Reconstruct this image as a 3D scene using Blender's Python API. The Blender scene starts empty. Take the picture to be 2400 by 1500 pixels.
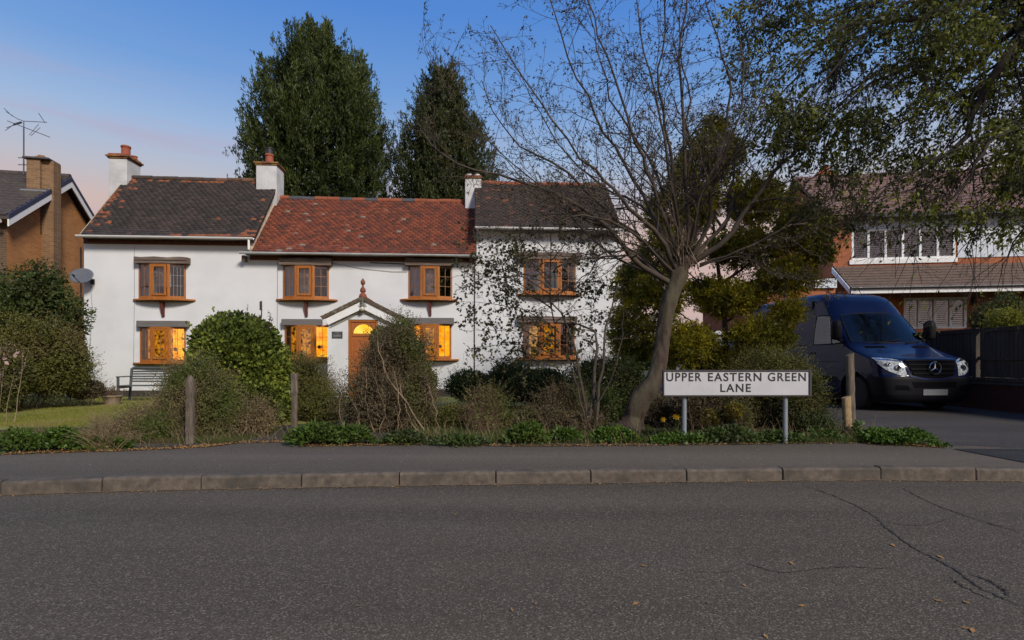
import bpy, bmesh, math, random
import numpy as np
from mathutils import Vector, Matrix, Euler

R = math.radians
SC = bpy.context.scene
COL = SC.collection
rng = np.random.default_rng(7)
random.seed(7)

# ------------------------------------------------------------------ camera
F = 1285.0                       # focal length in pixels of the 2400 px wide photograph
EYE = 1.2
cam_d = bpy.data.cameras.new("camera")
cam = bpy.data.objects.new("camera", cam_d)
COL.objects.link(cam)
cam.location = (0, 0, EYE)
cam.rotation_euler = (R(90), 0, 0)
cam_d.sensor_width = 36.0
cam_d.lens = 36.0 * F / 2400.0
cam_d.shift_y = 95.0 / 2400.0
cam_d.clip_start = 0.05
cam_d.clip_end = 2000
SC.camera = cam

# ------------------------------------------------------------------ light
SUN_DIR = Vector((0.55, -0.78, 0.67)).normalized()      # towards the sun: behind the viewer, to the right
sun_el = math.asin(SUN_DIR.z)
sun_d = bpy.data.lights.new("sun", 'SUN')
sun_d.energy = 2.15
sun_d.angle = R(12)
sun_d.color = (1.0, 0.91, 0.78)
sun = bpy.data.objects.new("sun", sun_d)
COL.objects.link(sun)
sun.rotation_euler = (-SUN_DIR).to_track_quat('-Z', 'Y').to_euler()
sun.location = (10, -20, 20)

world = bpy.data.worlds.new("World")
SC.world = world
world.use_nodes = True
nt = world.node_tree
nt.nodes.clear()
def wn(t, **k):
    n = nt.nodes.new(t)
    for a, b in k.items():
        setattr(n, a, b)
    return n
out = wn('ShaderNodeOutputWorld')
sky = wn('ShaderNodeTexSky', sky_type='NISHITA', sun_disc=False)
sky.sun_elevation = sun_el
sky.sun_rotation = math.atan2(SUN_DIR.x, SUN_DIR.y)
bg1 = wn('ShaderNodeBackground')
bg1.inputs['Strength'].default_value = 0.05
nt.links.new(sky.outputs[0], bg1.inputs[0])
tc = wn('ShaderNodeTexCoord')
sep = wn('ShaderNodeSeparateXYZ')
nt.links.new(tc.outputs['Generated'], sep.inputs[0])
ramp = wn('ShaderNodeValToRGB')
nt.links.new(sep.outputs['Z'], ramp.inputs[0])
stops = [(0.0, (.64, .46, .40)), (0.19, (.72, .48, .41)), (0.235, (.70, .53, .48)), (0.28, (.57, .57, .64)),
         (0.34, (.40, .55, .80)), (0.425, (.19, .39, .79)), (0.53, (.095, .28, .75)), (0.75, (.07, .19, .52)), (1.0, (.06, .16, .44))]
while len(ramp.color_ramp.elements) < len(stops):
    ramp.color_ramp.elements.new(0.5)
for e, (p, c) in zip(ramp.color_ramp.elements, stops):
    e.position = p
for e, (p, c) in zip(ramp.color_ramp.elements, stops):
    e.color = (c[0], c[1], c[2], 1)
# thin mauve streaks of evening cloud
mp = wn('ShaderNodeMapping')
mp.inputs['Scale'].default_value = (2.2, 2.2, 22)
mp.inputs['Rotation'].default_value = (0, R(-4), 0)
nt.links.new(tc.outputs['Generated'], mp.inputs[0])
cn = wn('ShaderNodeTexNoise')
cn.inputs['Scale'].default_value = 1.1
cn.inputs['Detail'].default_value = 5
nt.links.new(mp.outputs[0], cn.inputs[0])
cr = wn('ShaderNodeMapRange')
cr.inputs['From Min'].default_value = 0.50
cr.inputs['From Max'].default_value = 0.78
cr.inputs['To Max'].default_value = 0.85
nt.links.new(cn.outputs[0], cr.inputs[0])
band = wn('ShaderNodeMapRange')
band.inputs['From Min'].default_value = 0.46
band.inputs['From Max'].default_value = 0.30
nt.links.new(sep.outputs['Z'], band.inputs[0])
mul = wn('ShaderNodeMath', operation='MULTIPLY')
nt.links.new(cr.outputs[0], mul.inputs[0])
nt.links.new(band.outputs[0], mul.inputs[1])
mixc = wn('ShaderNodeMix', data_type='RGBA')
nt.links.new(mul.outputs[0], mixc.inputs[0])
nt.links.new(ramp.outputs[0], mixc.inputs[6])
mixc.inputs[7].default_value = (.56, .42, .54, 1)
bg2 = wn('ShaderNodeBackground')
bg2.inputs['Strength'].default_value = 0.56
nt.links.new(mixc.outputs[2], bg2.inputs[0])
mixs = wn('ShaderNodeMixShader')
mixs.inputs[0].default_value = 0.88
nt.links.new(bg1.outputs[0], mixs.inputs[1])
nt.links.new(bg2.outputs[0], mixs.inputs[2])
nt.links.new(mixs.outputs[0], out.inputs[0])

SC.view_settings.view_transform = 'Standard'
SC.view_settings.look = 'None'
SC.view_settings.exposure = 0.75
SC.view_settings.gamma = 1.0
SC.view_settings.use_curve_mapping = False
SC.cycles.max_bounces = 5
SC.cycles.diffuse_bounces = 3
SC.cycles.glossy_bounces = 3
SC.cycles.transmission_bounces = 4
SC.cycles.transparent_max_bounces = 10
SC.cycles.caustics_reflective = False
SC.cycles.caustics_refractive = False
SC.cycles.use_denoising = True

# ------------------------------------------------------------------ helpers
def W(px, py, Y):
    """the point Y metres ahead seen at that place of the photograph"""
    return Vector(((px - 1200) / F * Y, Y, EYE + (845 - py) / F * Y))
def G(px, py, z=0.12):
    Y = (EYE - z) * F / (py - 845)
    return Vector(((px - 1200) / F * Y, Y, z))

class Frame:
    """a building's own axes: x along its front, y into it, z up"""
    def __init__(s, ox, oy, deg, oz=0.0):
        s.o = Vector((ox, oy, oz)); s.a = R(deg)
        s.ux = Vector((math.cos(s.a), math.sin(s.a), 0)); s.uy = Vector((-math.sin(s.a), math.cos(s.a), 0))
    def at(s, px, py, off=0.0):
        """local (x, z) of the point of the plane y = -off seen at that pixel"""
        d = Vector(((px - 1200) / F, 1, (845 - py) / F))
        p0 = s.o - s.uy * off
        t = p0.dot(s.uy) / d.dot(s.uy)
        p = d * t
        return (p - s.o).dot(s.ux), EYE + p.z - s.o.z
    def x(s, px, off=0.0): return s.at(px, 800, off)[0]
    def z(s, px, py, off=0.0): return s.at(px, py, off)[1]

def setp(o, label=None, cat=None, group=None, kind=None):
    if label: o['label'] = label
    if cat: o['category'] = cat
    if group: o['group'] = group
    if kind: o['kind'] = kind
    return o
def empty(name, loc=(0, 0, 0), rz=0.0, **k):
    o = bpy.data.objects.new(name, None)
    o.location = loc; o.rotation_euler = (0, 0, rz); o.empty_display_size = 0.2
    COL.objects.link(o)
    return setp(o, **k)
def link(name, me, mat, parent=None, **k):
    o = bpy.data.objects.new(name, me)
    COL.objects.link(o)
    if mat is not None and len(me.materials) == 0:
        for m in (mat if isinstance(mat, (list, tuple)) else [mat]):
            me.materials.append(m)
    if parent is not None: o.parent = parent
    return setp(o, **k)

def basis(d, up=Vector((0, 0, 1))):
    d = d.normalized()
    if abs(d.dot(up)) > .99: up = Vector((0, 1, 0))
    s = d.cross(up).normalized()
    return d, s, s.cross(d)

class MB:
    def __init__(s): s.v = []; s.f = []; s.m = []
    def add(s, vs, fs, mi=0):
        b = len(s.v); s.v += [tuple(v) for v in vs]
        for f in fs: s.f.append([b + i for i in f]); s.m.append(mi)
        return s
    def box(s, x0, x1, y0, y1, z0, z1, mi=0):
        x0, x1 = sorted((x0, x1)); y0, y1 = sorted((y0, y1)); z0, z1 = sorted((z0, z1))
        return s.add([(x0,y0,z0),(x1,y0,z0),(x1,y1,z0),(x0,y1,z0),(x0,y0,z1),(x1,y0,z1),(x1,y1,z1),(x0,y1,z1)],
              [(3,2,1,0),(4,5,6,7),(0,1,5,4),(1,2,6,5),(2,3,7,6),(3,0,4,7)], mi)
    def obox(s, o, ax, ay, az, mi=0):
        """box from corner o along three vectors"""
        o = Vector(o); c = [o, o+ax, o+ax+ay, o+ay]; c += [p + az for p in c]
        fs = [(3,2,1,0),(4,5,6,7),(0,1,5,4),(1,2,6,5),(2,3,7,6),(3,0,4,7)]
        if ax.cross(ay).dot(az) < 0: fs = [f[::-1] for f in fs]
        return s.add(c, fs, mi)
    def bar(s, p, q, w, h, up=Vector((0,0,1)), mi=0):
        p = Vector(p); q = Vector(q); d, a, b = basis(q - p, up)
        return s.obox(p - a*w/2 - b*h/2, q - p, a*w, b*h, mi)
    def tube(s, pts, r, n=8, caps=True, mi=0):
        pts = [Vector(p) for p in pts]
        if not isinstance(r, (list, tuple)): r = [r]*len(pts)
        b = len(s.v); k = len(pts); prev = None
        for i, p in enumerate(pts):
            t = (pts[min(i+1, k-1)] - pts[max(i-1, 0)]).normalized()
            if prev is None: _, a, c = basis(t)
            else:
                a = (prev - t*prev.dot(t)).normalized(); c = a.cross(t)
            prev = a
            for j in range(n):
                q = p + (a*math.cos(2*math.pi*j/n) + c*math.sin(2*math.pi*j/n))*r[i]
                s.v.append(tuple(q))
        for i in range(k-1):
            for j in range(n):
                s.f.append([b+i*n+j, b+i*n+(j+1)%n, b+(i+1)*n+(j+1)%n, b+(i+1)*n+j]); s.m.append(mi)
        if caps:
            s.f.append([b+j for j in range(n)][::-1]); s.m.append(mi)
            s.f.append([b+(k-1)*n+j for j in range(n)]); s.m.append(mi)
        return s
    def lathe(s, c, prof, n=20, axis=Vector((0,0,1)), mi=0):
        c = Vector(c); d, a, e = basis(Vector(axis)); b = len(s.v)
        for (r, h) in prof:
            for j in range(n):
                t = 2*math.pi*j/n
                s.v.append(tuple(c + d*h + (a*math.cos(t) + e*math.sin(t))*max(r, 1e-4)))
        for i in range(len(prof)-1):
            for j in range(n):
                s.f.append([b+i*n+j, b+i*n+(j+1)%n, b+(i+1)*n+(j+1)%n, b+(i+1)*n+j]); s.m.append(mi)
        s.f.append([b+j for j in range(n)][::-1]); s.m.append(mi)
        s.f.append([b+(len(prof)-1)*n+j for j in range(n)]); s.m.append(mi)
        return s
    def prism(s, poly, u, v, w, o=(0,0,0), mi=0):
        """flat polygon (list of (a,b)) in axes u, v, pushed along w"""
        o = Vector(o); n = len(poly); b = [o + u*p[0] + v*p[1] for p in poly]
        t = [p + w for p in b]
        fs = [list(range(n))[::-1], list(range(n, 2*n))] + [[i, (i+1)%n, n+(i+1)%n, n+i] for i in range(n)]
        area = sum(poly[i][0]*poly[(i+1)%n][1]-poly[(i+1)%n][0]*poly[i][1] for i in range(n))
        if area * u.cross(v).dot(w) < 0: fs = [f[::-1] for f in fs]
        return s.add(b+t, fs, mi)
    def build(s, name, mat, parent=None, bevel=0.0, smooth=None, **k):
        me = bpy.data.meshes.new(name)
        me.from_pydata(s.v, [], s.f)
        if any(s.m): me.polygons.foreach_set('material_index', s.m)
        if bevel > 0:
            bm = bmesh.new(); bm.from_mesh(me)
            ed = [e for e in bm.edges if len(e.link_faces) == 2 and e.calc_face_angle(0) > R(25)]
            bmesh.ops.bevel(bm, geom=ed, offset=bevel, segments=1, affect='EDGES', profile=0.6, clamp_overlap=True)
            bm.to_mesh(me); bm.free()
        if smooth:
            me.polygons.foreach_set('use_smooth', [True]*len(me.polygons))
            me.set_sharp_from_angle(angle=R(smooth))
        me.update()
        return link(name, me, mat, parent, **k)

# ---- materials
MATS = {}
def lnk(t, a, b): t.links.new(a, b)
def mat(name, c1, c2=None, scale=6.0, rough=0.8, bump=0.0, bscale=40.0, metal=0.0, coat=0.0, spec=0.5, detail=4, stretch=None, ramp_pos=(0.3, 0.7),
        c3=None, s3=1.0, p3=(0.5, 0.75), rnd=0.0, trans=0.0, objrnd=0.0):
    """Principled: c1/c2 mixed by noise, c3 as larger stains, 'rnd' attribute or object random shifts the value, trans = leaf translucency"""
    if name in MATS: return MATS[name]
    m = bpy.data.materials.new(name); m.use_nodes = True; t = m.node_tree; N = t.nodes
    P = N['Principled BSDF']; P.inputs['Roughness'].default_value = rough; P.inputs['Metallic'].default_value = metal
    P.inputs['Coat Weight'].default_value = coat; P.inputs['Specular IOR Level'].default_value = spec
    P.inputs['Coat Roughness'].default_value = 0.05
    g = N.new('ShaderNodeNewGeometry'); pos = g.outputs['Position']
    if stretch:
        mpn = N.new('ShaderNodeMapping'); mpn.inputs['Scale'].default_value = stretch; lnk(t, pos, mpn.inputs[0]); pos = mpn.outputs[0]
    def noise(sc, det=detail):
        n = N.new('ShaderNodeTexNoise'); n.inputs['Scale'].default_value = sc; n.inputs['Detail'].default_value = det
        lnk(t, pos, n.inputs['Vector']); return n.outputs[0]
    def mrange(x, a, b, lo=0.0, hi=1.0):
        n = N.new('ShaderNodeMapRange'); lnk(t, x, n.inputs[0])
        for i, v in enumerate((a, b, lo, hi)): n.inputs[i+1].default_value = v
        return n.outputs[0]
    def mix(f, a, b):
        n = N.new('ShaderNodeMix'); n.data_type = 'RGBA'; 
        if isinstance(f, float): n.inputs[0].default_value = f
        else: lnk(t, f, n.inputs[0])
        for i, x in ((6, a), (7, b)):
            if isinstance(x, tuple): n.inputs[i].default_value = (x[0], x[1], x[2], 1)
            else: lnk(t, x, n.inputs[i])
        return n.outputs[2]
    c2 = c2 or tuple(x*0.8 for x in c1)
    fac = mrange(noise(scale), *ramp_pos)
    if rnd or objrnd:
        if rnd:
            a = N.new('ShaderNodeAttribute'); a.attribute_name = 'rnd'; src = a.outputs['Fac']
        else:
            a = N.new('ShaderNodeObjectInfo'); src = a.outputs['Random']
        mm = N.new('ShaderNodeMix'); mm.data_type = 'FLOAT'; mm.inputs[0].default_value = rnd or objrnd
        lnk(t, fac, mm.inputs[2]); lnk(t, src, mm.inputs[3]); fac = mm.outputs[0]
    col = mix(fac, c1, c2)
    if c3:
        col = mix(mrange(noise(s3, 3), *p3), col, c3)
    lnk(t, col, P.inputs['Base Color'])
    if bump:
        b = N.new('ShaderNodeBump'); b.inputs['Strength'].default_value = bump; b.inputs['Distance'].default_value = 0.01
        lnk(t, noise(bscale, 3), b.inputs['Height']); lnk(t, b.outputs[0], P.inputs['Normal'])
    if trans:
        tr = N.new('ShaderNodeBsdfTranslucent'); lnk(t, col, tr.inputs[0])
        ms = N.new('ShaderNodeMixShader'); ms.inputs[0].default_value = trans
        lnk(t, P.outputs[0], ms.inputs[1]); lnk(t, tr.outputs[0], ms.inputs[2]); lnk(t, ms.outputs[0], N['Material Output'].inputs[0])
    m['col'] = 0
    MATS[name] = m
    return m

def glass_mat(name, tint=(.8, .85, .9), refl=0.25, rough=0.02):
    if name in MATS: return MATS[name]
    m = bpy.data.materials.new(name); m.use_nodes = True; t = m.node_tree; N = t.nodes; N.remove(N['Principled BSDF'])
    g = N.new('ShaderNodeBsdfGlossy'); g.inputs['Roughness'].default_value = rough; g.inputs[0].default_value = (.9, .93, 1, 1)
    tr = N.new('ShaderNodeBsdfTransparent'); tr.inputs[0].default_value = (*tint, 1)
    fr = N.new('ShaderNodeFresnel'); fr.inputs[0].default_value = 1.5
    mr = N.new('ShaderNodeMapRange'); mr.inputs[3].default_value = refl; mr.inputs[4].default_value = 1.0; lnk(t, fr.outputs[0], mr.inputs[0])
    ms = N.new('ShaderNodeMixShader'); lnk(t, mr.outputs[0], ms.inputs[0]); lnk(t, tr.outputs[0], ms.inputs[1]); lnk(t, g.outputs[0], ms.inputs[2])
    # slight waviness of old panes
    n = N.new('ShaderNodeTexNoise'); n.inputs['Scale'].default_value = 6; b = N.new('ShaderNodeBump'); b.inputs['Strength'].default_value = .15; b.inputs['Distance'].default_value = .02
    ge = N.new('ShaderNodeNewGeometry'); lnk(t, ge.outputs['Position'], n.inputs['Vector']); lnk(t, n.outputs[0], b.inputs['Height']); lnk(t, b.outputs[0], g.inputs['Normal'])
    lnk(t, ms.outputs[0], N['Material Output'].inputs[0])
    MATS[name] = m
    return m
def emit_mat(name, c1, c2, strength, scale=5.0, stretch=None, dark=None):
    if name in MATS: return MATS[name]
    m = bpy.data.materials.new(name); m.use_nodes = True; t = m.node_tree; N = t.nodes; N.remove(N['Principled BSDF'])
    g = N.new('ShaderNodeNewGeometry'); mp_ = N.new('ShaderNodeMapping'); mp_.inputs['Scale'].default_value = stretch or (1, 1, 1); lnk(t, g.outputs['Position'], mp_.inputs[0])
    n = N.new('ShaderNodeTexNoise'); n.inputs['Scale'].default_value = scale; n.inputs['Detail'].default_value = 3; lnk(t, mp_.outputs[0], n.inputs['Vector'])
    r_ = N.new('ShaderNodeValToRGB'); lnk(t, n.outputs[0], r_.inputs[0])
    e = r_.color_ramp.elements; e[0].position = .35; e[0].color = (*c1, 1); e[1].position = .62; e[1].color = (*c2, 1)
    if dark:
        x = r_.color_ramp.elements.new(.30); x.color = (*dark, 1); e = r_.color_ramp.elements
    em = N.new('ShaderNodeEmission'); em.inputs[1].default_value = strength; lnk(t, r_.outputs[0], em.inputs[0])
    lnk(t, em.outputs[0], N['Material Output'].inputs[0])
    MATS[name] = m
    return m
def brick_mat(name, c1, c2, mortar, sx=0.235, sz=0.075, axis='X', dark=(.1,.05,.03), ang=0.0):
    """brickwork too far away to tell the bricks apart"""
    m = bpy.data.materials.new(name); m.use_nodes = True; t = m.node_tree; N = t.nodes; P = N['Principled BSDF']
    g = N.new('ShaderNodeNewGeometry'); mp_ = N.new('ShaderNodeMapping'); mp_.inputs['Rotation'].default_value = (0, 0, -ang); lnk(t, g.outputs['Position'], mp_.inputs[0])
    s_ = N.new('ShaderNodeSeparateXYZ'); lnk(t, mp_.outputs[0], s_.inputs[0]); c_ = N.new('ShaderNodeCombineXYZ'); lnk(t, s_.outputs[0], c_.inputs[0]); lnk(t, s_.outputs[2], c_.inputs[1])
    b = N.new('ShaderNodeTexBrick'); lnk(t, c_.outputs[0], b.inputs['Vector'])
    b.inputs['Color1'].default_value = (*c1, 1); b.inputs['Color2'].default_value = (*c2, 1); b.inputs['Mortar'].default_value = (*mortar, 1)
    b.inputs['Scale'].default_value = 1.0; b.inputs['Brick Width'].default_value = sx; b.inputs['Row Height'].default_value = sz; b.inputs['Mortar Size'].default_value = .006; b.inputs['Bias'].default_value = -.1
    n = N.new('ShaderNodeTexNoise'); n.inputs['Scale'].default_value = 1.3; n.inputs['Detail'].default_value = 5; lnk(t, g.outputs['Position'], n.inputs['Vector'])
    mr = N.new('ShaderNodeMapRange'); mr.inputs[1].default_value = .4; mr.inputs[2].default_value = .75; mr.inputs[4].default_value = .5; lnk(t, n.outputs[0], mr.inputs[0])
    mx = N.new('ShaderNodeMix'); mx.data_type = 'RGBA'; lnk(t, mr.outputs[0], mx.inputs[0]); lnk(t, b.outputs[0], mx.inputs[6]); mx.inputs[7].default_value = (*dark, 1)
    lnk(t, mx.outputs[2], P.inputs['Base Color']); P.inputs['Roughness'].default_value = .9
    bp = N.new('ShaderNodeBump'); bp.inputs['Strength'].default_value = .6; bp.inputs['Distance'].default_value = .01; bp.invert = True
    lnk(t, b.outputs['Fac'], bp.inputs['Height']); lnk(t, bp.outputs[0], P.inputs['Normal'])
    MATS[name] = m
    return m

# ---- fast numpy meshes
def np_mesh(name, V, Q, rnd=None, smooth=False):
    """V (n,3), Q (m,4) or (m,3)"""
    V = np.asarray(V, np.float32).reshape(-1, 3); Q = np.asarray(Q, np.int32); k = Q.shape[1]
    me = bpy.data.meshes.new(name)
    me.vertices.add(len(V)); me.vertices.foreach_set('co', V.ravel())
    me.loops.add(Q.size); me.loops.foreach_set('vertex_index', Q.ravel())
    me.polygons.add(len(Q)); me.polygons.foreach_set('loop_start', np.arange(0, Q.size, k, dtype=np.int32))
    if smooth: me.polygons.foreach_set('use_smooth', np.ones(len(Q), bool))
    if rnd is not None:
        a = me.attributes.new('rnd', 'FLOAT', 'POINT'); a.data.foreach_set('value', np.asarray(rnd, np.float32))
    me.update(calc_edges=True)
    return me
def unit(a): return a / np.maximum(np.linalg.norm(a, axis=-1, keepdims=True), 1e-9)
def rvec(n): return unit(rng.normal(size=(n, 3)))
def leaf_arrays(C, D, L, Wd, fold=0.25, up=None):
    """diamond leaves: base C, long axis D (unit), length L, width Wd -> verts, quads"""
    n = len(C); D = unit(D); N_ = rvec(n) if up is None else unit(up + 0.35*rng.normal(size=(n, 3)))
    S = unit(np.cross(D, N_)); U = np.cross(S, D)
    L = np.broadcast_to(np.asarray(L, float), (n,))[:, None]; Wd = np.broadcast_to(np.asarray(Wd, float), (n,))[:, None]
    V = np.stack([C, C + D*L*.5 + S*Wd*.5 + U*Wd*fold, C + D*L, C + D*L*.5 - S*Wd*.5 + U*Wd*fold], 1)
    return V.reshape(-1, 3), np.arange(4*n, dtype=np.int32).reshape(-1, 4)
def leaves(name, C, D, L, Wd, m, parent=None, rnd=None, fold=.25, up=None, **k):
    V, Q = leaf_arrays(np.asarray(C), np.asarray(D), L, Wd, fold, up)
    r_ = rng.random(len(C)) if rnd is None else rnd
    return link(name, np_mesh(name, V, Q, np.repeat(r_, 4)), m, parent, **k)
def tubes_arrays(P, Rr, n=4):
    """P (M,k,3) centre lines, Rr (M,k) radii"""
    M, k, _ = P.shape; T = np.empty_like(P); T[:, 1:-1] = P[:, 2:] - P[:, :-2]; T[:, 0] = P[:, 1] - P[:, 0]; T[:, -1] = P[:, -1] - P[:, -2]; T = unit(T)
    ref = np.where(np.abs(T[:, :1, 2:3]) > .8, np.array([[[1., .1, 0]]]), np.array([[[0, .05, 1.]]]))
    A = unit(np.cross(T, np.broadcast_to(ref, T.shape))); B = np.cross(T, A)
    ang = 2*np.pi*np.arange(n)/n
    V = P[:, :, None] + (A[:, :, None]*np.cos(ang)[None, None, :, None] + B[:, :, None]*np.sin(ang)[None, None, :, None])*Rr[:, :, None, None]
    idx = np.arange(M*k*n).reshape(M, k, n); a = idx[:, :-1]; b = idx[:, 1:]
    Q = np.stack([a, np.roll(a, -1, 2), np.roll(b, -1, 2), b], -1).reshape(-1, 4)
    return V.reshape(-1, 3), Q
def join_arrays(lst):
    Vs, Qs, o = [], [], 0
    for V, Q in lst: Vs.append(V); Qs.append(Q + o); o += len(V)
    return np.concatenate(Vs), np.concatenate(Qs)
def resample(pts, k):
    pts = np.array([tuple(p) for p in pts], float)
    # Catmull-Rom through the points
    P = np.vstack([2*pts[0]-pts[1], pts, 2*pts[-1]-pts[-2]]); seg = len(pts)-1
    t = np.linspace(0, seg - 1e-6, k); i = t.astype(int); u = (t - i)[:, None]
    p0, p1, p2, p3 = P[i], P[i+1], P[i+2], P[i+3]
    return .5*((2*p1) + (-p0+p2)*u + (2*p0-5*p1+4*p2-p3)*u**2 + (-p0+3*p1-3*p2+p3)*u**3)
def spawn(P, Rr, n, t0=.15, t1=1.0, ang=(30, 65), ln=(.3, .5), k=6, bias=(0, 0, .25), wig=.12, rf=.5, lens=None, tip=.25, minr=.0015):
    """n children on each parent branch"""
    M, kp, _ = P.shape; par = np.repeat(np.arange(M), n); m = len(par)
    t = (np.tile(np.arange(n), M) + rng.random(m))/n*(t1-t0)+t0
    f = t*(kp-1); i = np.minimum(f.astype(int), kp-2); u = (f-i)[:, None]
    base = P[par, i]*(1-u) + P[par, i+1]*u; tan = unit(P[par, i+1]-P[par, i]); r0 = (Rr[par, i]*(1-u[:, 0]) + Rr[par, i+1]*u[:, 0])
    Lp = np.linalg.norm(np.diff(P, axis=1), axis=2).sum(1)[par]
    L = Lp*rng.uniform(ln[0], ln[1], m)*(1.15-.6*t) if lens is None else rng.uniform(lens[0], lens[1], m)
    side = unit(np.cross(tan, rvec(m))); a = np.radians(rng.uniform(ang[0], ang[1], m))[:, None]
    d = unit(tan*np.cos(a) + side*np.sin(a))
    out_ = np.empty((m, k, 3)); out_[:, 0] = base; b = np.array(bias)[None]
    for j in range(1, k):
        d = unit(d + b/(k-1) + rng.normal(size=(m, 3))*wig); out_[:, j] = out_[:, j-1] + d*(L/(k-1))[:, None]
    rr = np.maximum(r0*rf, minr)[:, None]*np.linspace(1, tip, k)[None]
    return out_, np.maximum(rr, minr*.6)
def along(P, per, jit=0.0, t0=0.0):
    """points and tangents spread along branches, per metre"""
    seg = P[:, 1:]-P[:, :-1]; L = np.linalg.norm(seg, axis=2); tot = L.sum(1); M, k, _ = P.shape
    cnt = rng.poisson(tot*per*(1-t0)); par = np.repeat(np.arange(M), cnt); m = len(par)
    f = (t0 + (1-t0)*rng.random(m))*(k-1); i = np.minimum(f.astype(int), k-2); u = (f-i)[:, None]
    return P[par, i]*(1-u)+P[par, i+1]*u + jit*rng.normal(size=(m, 3)), unit(seg[par, i])
PH = rng.uniform(0, 6.28, (12, 4)); FQ = unit(rng.normal(size=(12, 3)))
def lump(p, sc=1.0):
    """smooth pseudo-noise, about -1..1"""
    v = 0
    for i in range(12):
        fr = (1.3 if i < 5 else 2.9 if i < 9 else 6.1)*sc; am = (.3 if i < 5 else .18 if i < 9 else .1)
        v = v + am*np.sin((p @ FQ[i])*fr*2.2 + PH[i, 0])
    return v
def blob_points(blobs, n, depth=.16, lumpy=.10, lsc=1.5, zmin=.1):
    """points and outward directions through the outer shell of a union of ellipsoids"""
    B = np.array(blobs, float); ar = (B[:, 3]*B[:, 4]*B[:, 5])**(2/3); pick = rng.choice(len(B), size=int(n*1.9), p=ar/ar.sum())
    u = rvec(len(pick)); c = B[pick, :3]; r = B[pick, 3:]
    dep = 1 - np.abs(rng.normal(size=len(pick)))*depth
    p = c + u*r
    dep = dep + lumpy*lump(p, lsc)
    p = c + u*r*dep[:, None]
    keep = p[:, 2] > zmin
    for b in range(len(B)):
        q = (p - B[b, :3])/B[b, 3:]; ins = ((q**2).sum(1) < .62) & (pick != b); keep &= ~ins
    p, u, r = p[keep][:n], u[keep][:n], r[keep][:n]
    return p, unit(u/r)
# ------------------------------------------------------------------ ground, road, pavement
def asphalt(name, base, light, speck, sc=1.0, band=None, warm=(.085, .075, .06)):
    m = bpy.data.materials.new(name); m.use_nodes = True; t = m.node_tree; N = t.nodes; P = N['Principled BSDF']
    g = N.new('ShaderNodeNewGeometry'); pos = g.outputs['Position']
    def noise(s, det=3, st=None):
        n = N.new('ShaderNodeTexNoise'); n.inputs['Scale'].default_value = s; n.inputs['Detail'].default_value = det
        if st:
            q = N.new('ShaderNodeMapping'); q.inputs['Scale'].default_value = st; lnk(t, pos, q.inputs[0]); lnk(t, q.outputs[0], n.inputs['Vector'])
        else: lnk(t, pos, n.inputs['Vector'])
        return n.outputs[0]
    def mr(x, a, b, lo=0., hi=1.):
        n = N.new('ShaderNodeMapRange'); lnk(t, x, n.inputs[0])
        for i, v in enumerate((a, b, lo, hi)): n.inputs[i+1].default_value = v
        return n.outputs[0]
    def mix(f, a, b):
        n = N.new('ShaderNodeMix'); n.data_type = 'RGBA'; lnk(t, f, n.inputs[0])
        for i, x in ((6, a), (7, b)):
            if isinstance(x, tuple): n.inputs[i].default_value = (*x, 1)
            else: lnk(t, x, n.inputs[i])
        return n.outputs[2]
    c = mix(mr(noise(.9, 6, (.25, 1.1, 1)), .35, .68), base, light)
    c = mix(mr(noise(1.0, 3, (.03, .9, 1)), .40, .62, .0, .75), c, tuple(x*.62 for x in base))
    c = mix(mr(noise(1.7, 4, (.5, 1.0, 1)), .52, .80, 0, .55), c, warm)
    v = N.new('ShaderNodeTexVoronoi'); v.inputs['Scale'].default_value = 95*sc; lnk(t, pos, v.inputs['Vector'])
    c = mix(mr(v.outputs['Distance'], .42, .10, 0, .24), c, speck)
    v2 = N.new('ShaderNodeTexVoronoi'); v2.inputs['Scale'].default_value = 130*sc; lnk(t, pos, v2.inputs['Vector'])
    s2 = N.new('ShaderNodeSeparateColor'); lnk(t, v2.outputs['Color'], s2.inputs[0])
    c = mix(mr(s2.outputs[0], .72, 1.0, 0, .5), c, tuple(x*1.9 for x in speck))
    c = mix(mr(s2.outputs[1], .70, 1.0, 0, .7), c, tuple(x*.35 for x in base))
    lnk(t, c, P.inputs['Base Color']); P.inputs['Roughness'].default_value = .82; P.inputs['Specular IOR Level'].default_value = .35
    b = N.new('ShaderNodeBump'); b.inputs['Strength'].default_value = .7; b.inputs['Distance'].default_value = .004
    lnk(t, v.outputs['Distance'], b.inputs['Height']); b.invert = True; lnk(t, b.outputs[0], P.inputs['Normal'])
    MATS[name] = m; return m
m_road = asphalt('road_asphalt', (.078, .063, .045), (.102, .084, .061), (.18, .15, .115))
m_pave = asphalt('pavement_asphalt', (.106, .087, .064), (.132, .109, .083), (.18, .153, .12), 1.4)
m_drive = asphalt('drive_surface', (.055, .047, .042), (.075, .063, .055), (.10, .09, .08), 1.0)
m_patch = asphalt('new_tarmac', (.022, .021, .02), (.028, .027, .026), (.05, .048, .046), 1.2)
m_kerb = mat('kerb_concrete', (.14, .112, .085), (.068, .055, .043), scale=16, rough=.9, bump=.5, bscale=90, c3=(.055, .048, .038), s3=3.2, p3=(.48, .7))
m_soil = mat('garden_soil', (.055, .042, .028), (.03, .028, .016), scale=14, rough=1, bump=1.0, bscale=60, c3=(.06, .055, .028), s3=2, p3=(.45, .65))
m_lawn = mat('lawn_turf', (.24, .23, .045), (.14, .16, .028), scale=5, rough=1, bump=.8, bscale=90, c3=(.22, .19, .06), s3=1.2, p3=(.5, .75), stretch=(.5, 1.6, 1))
m_land = mat('far_fields', (.05, .06, .025), (.04, .045, .02), scale=.5, rough=1)

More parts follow.
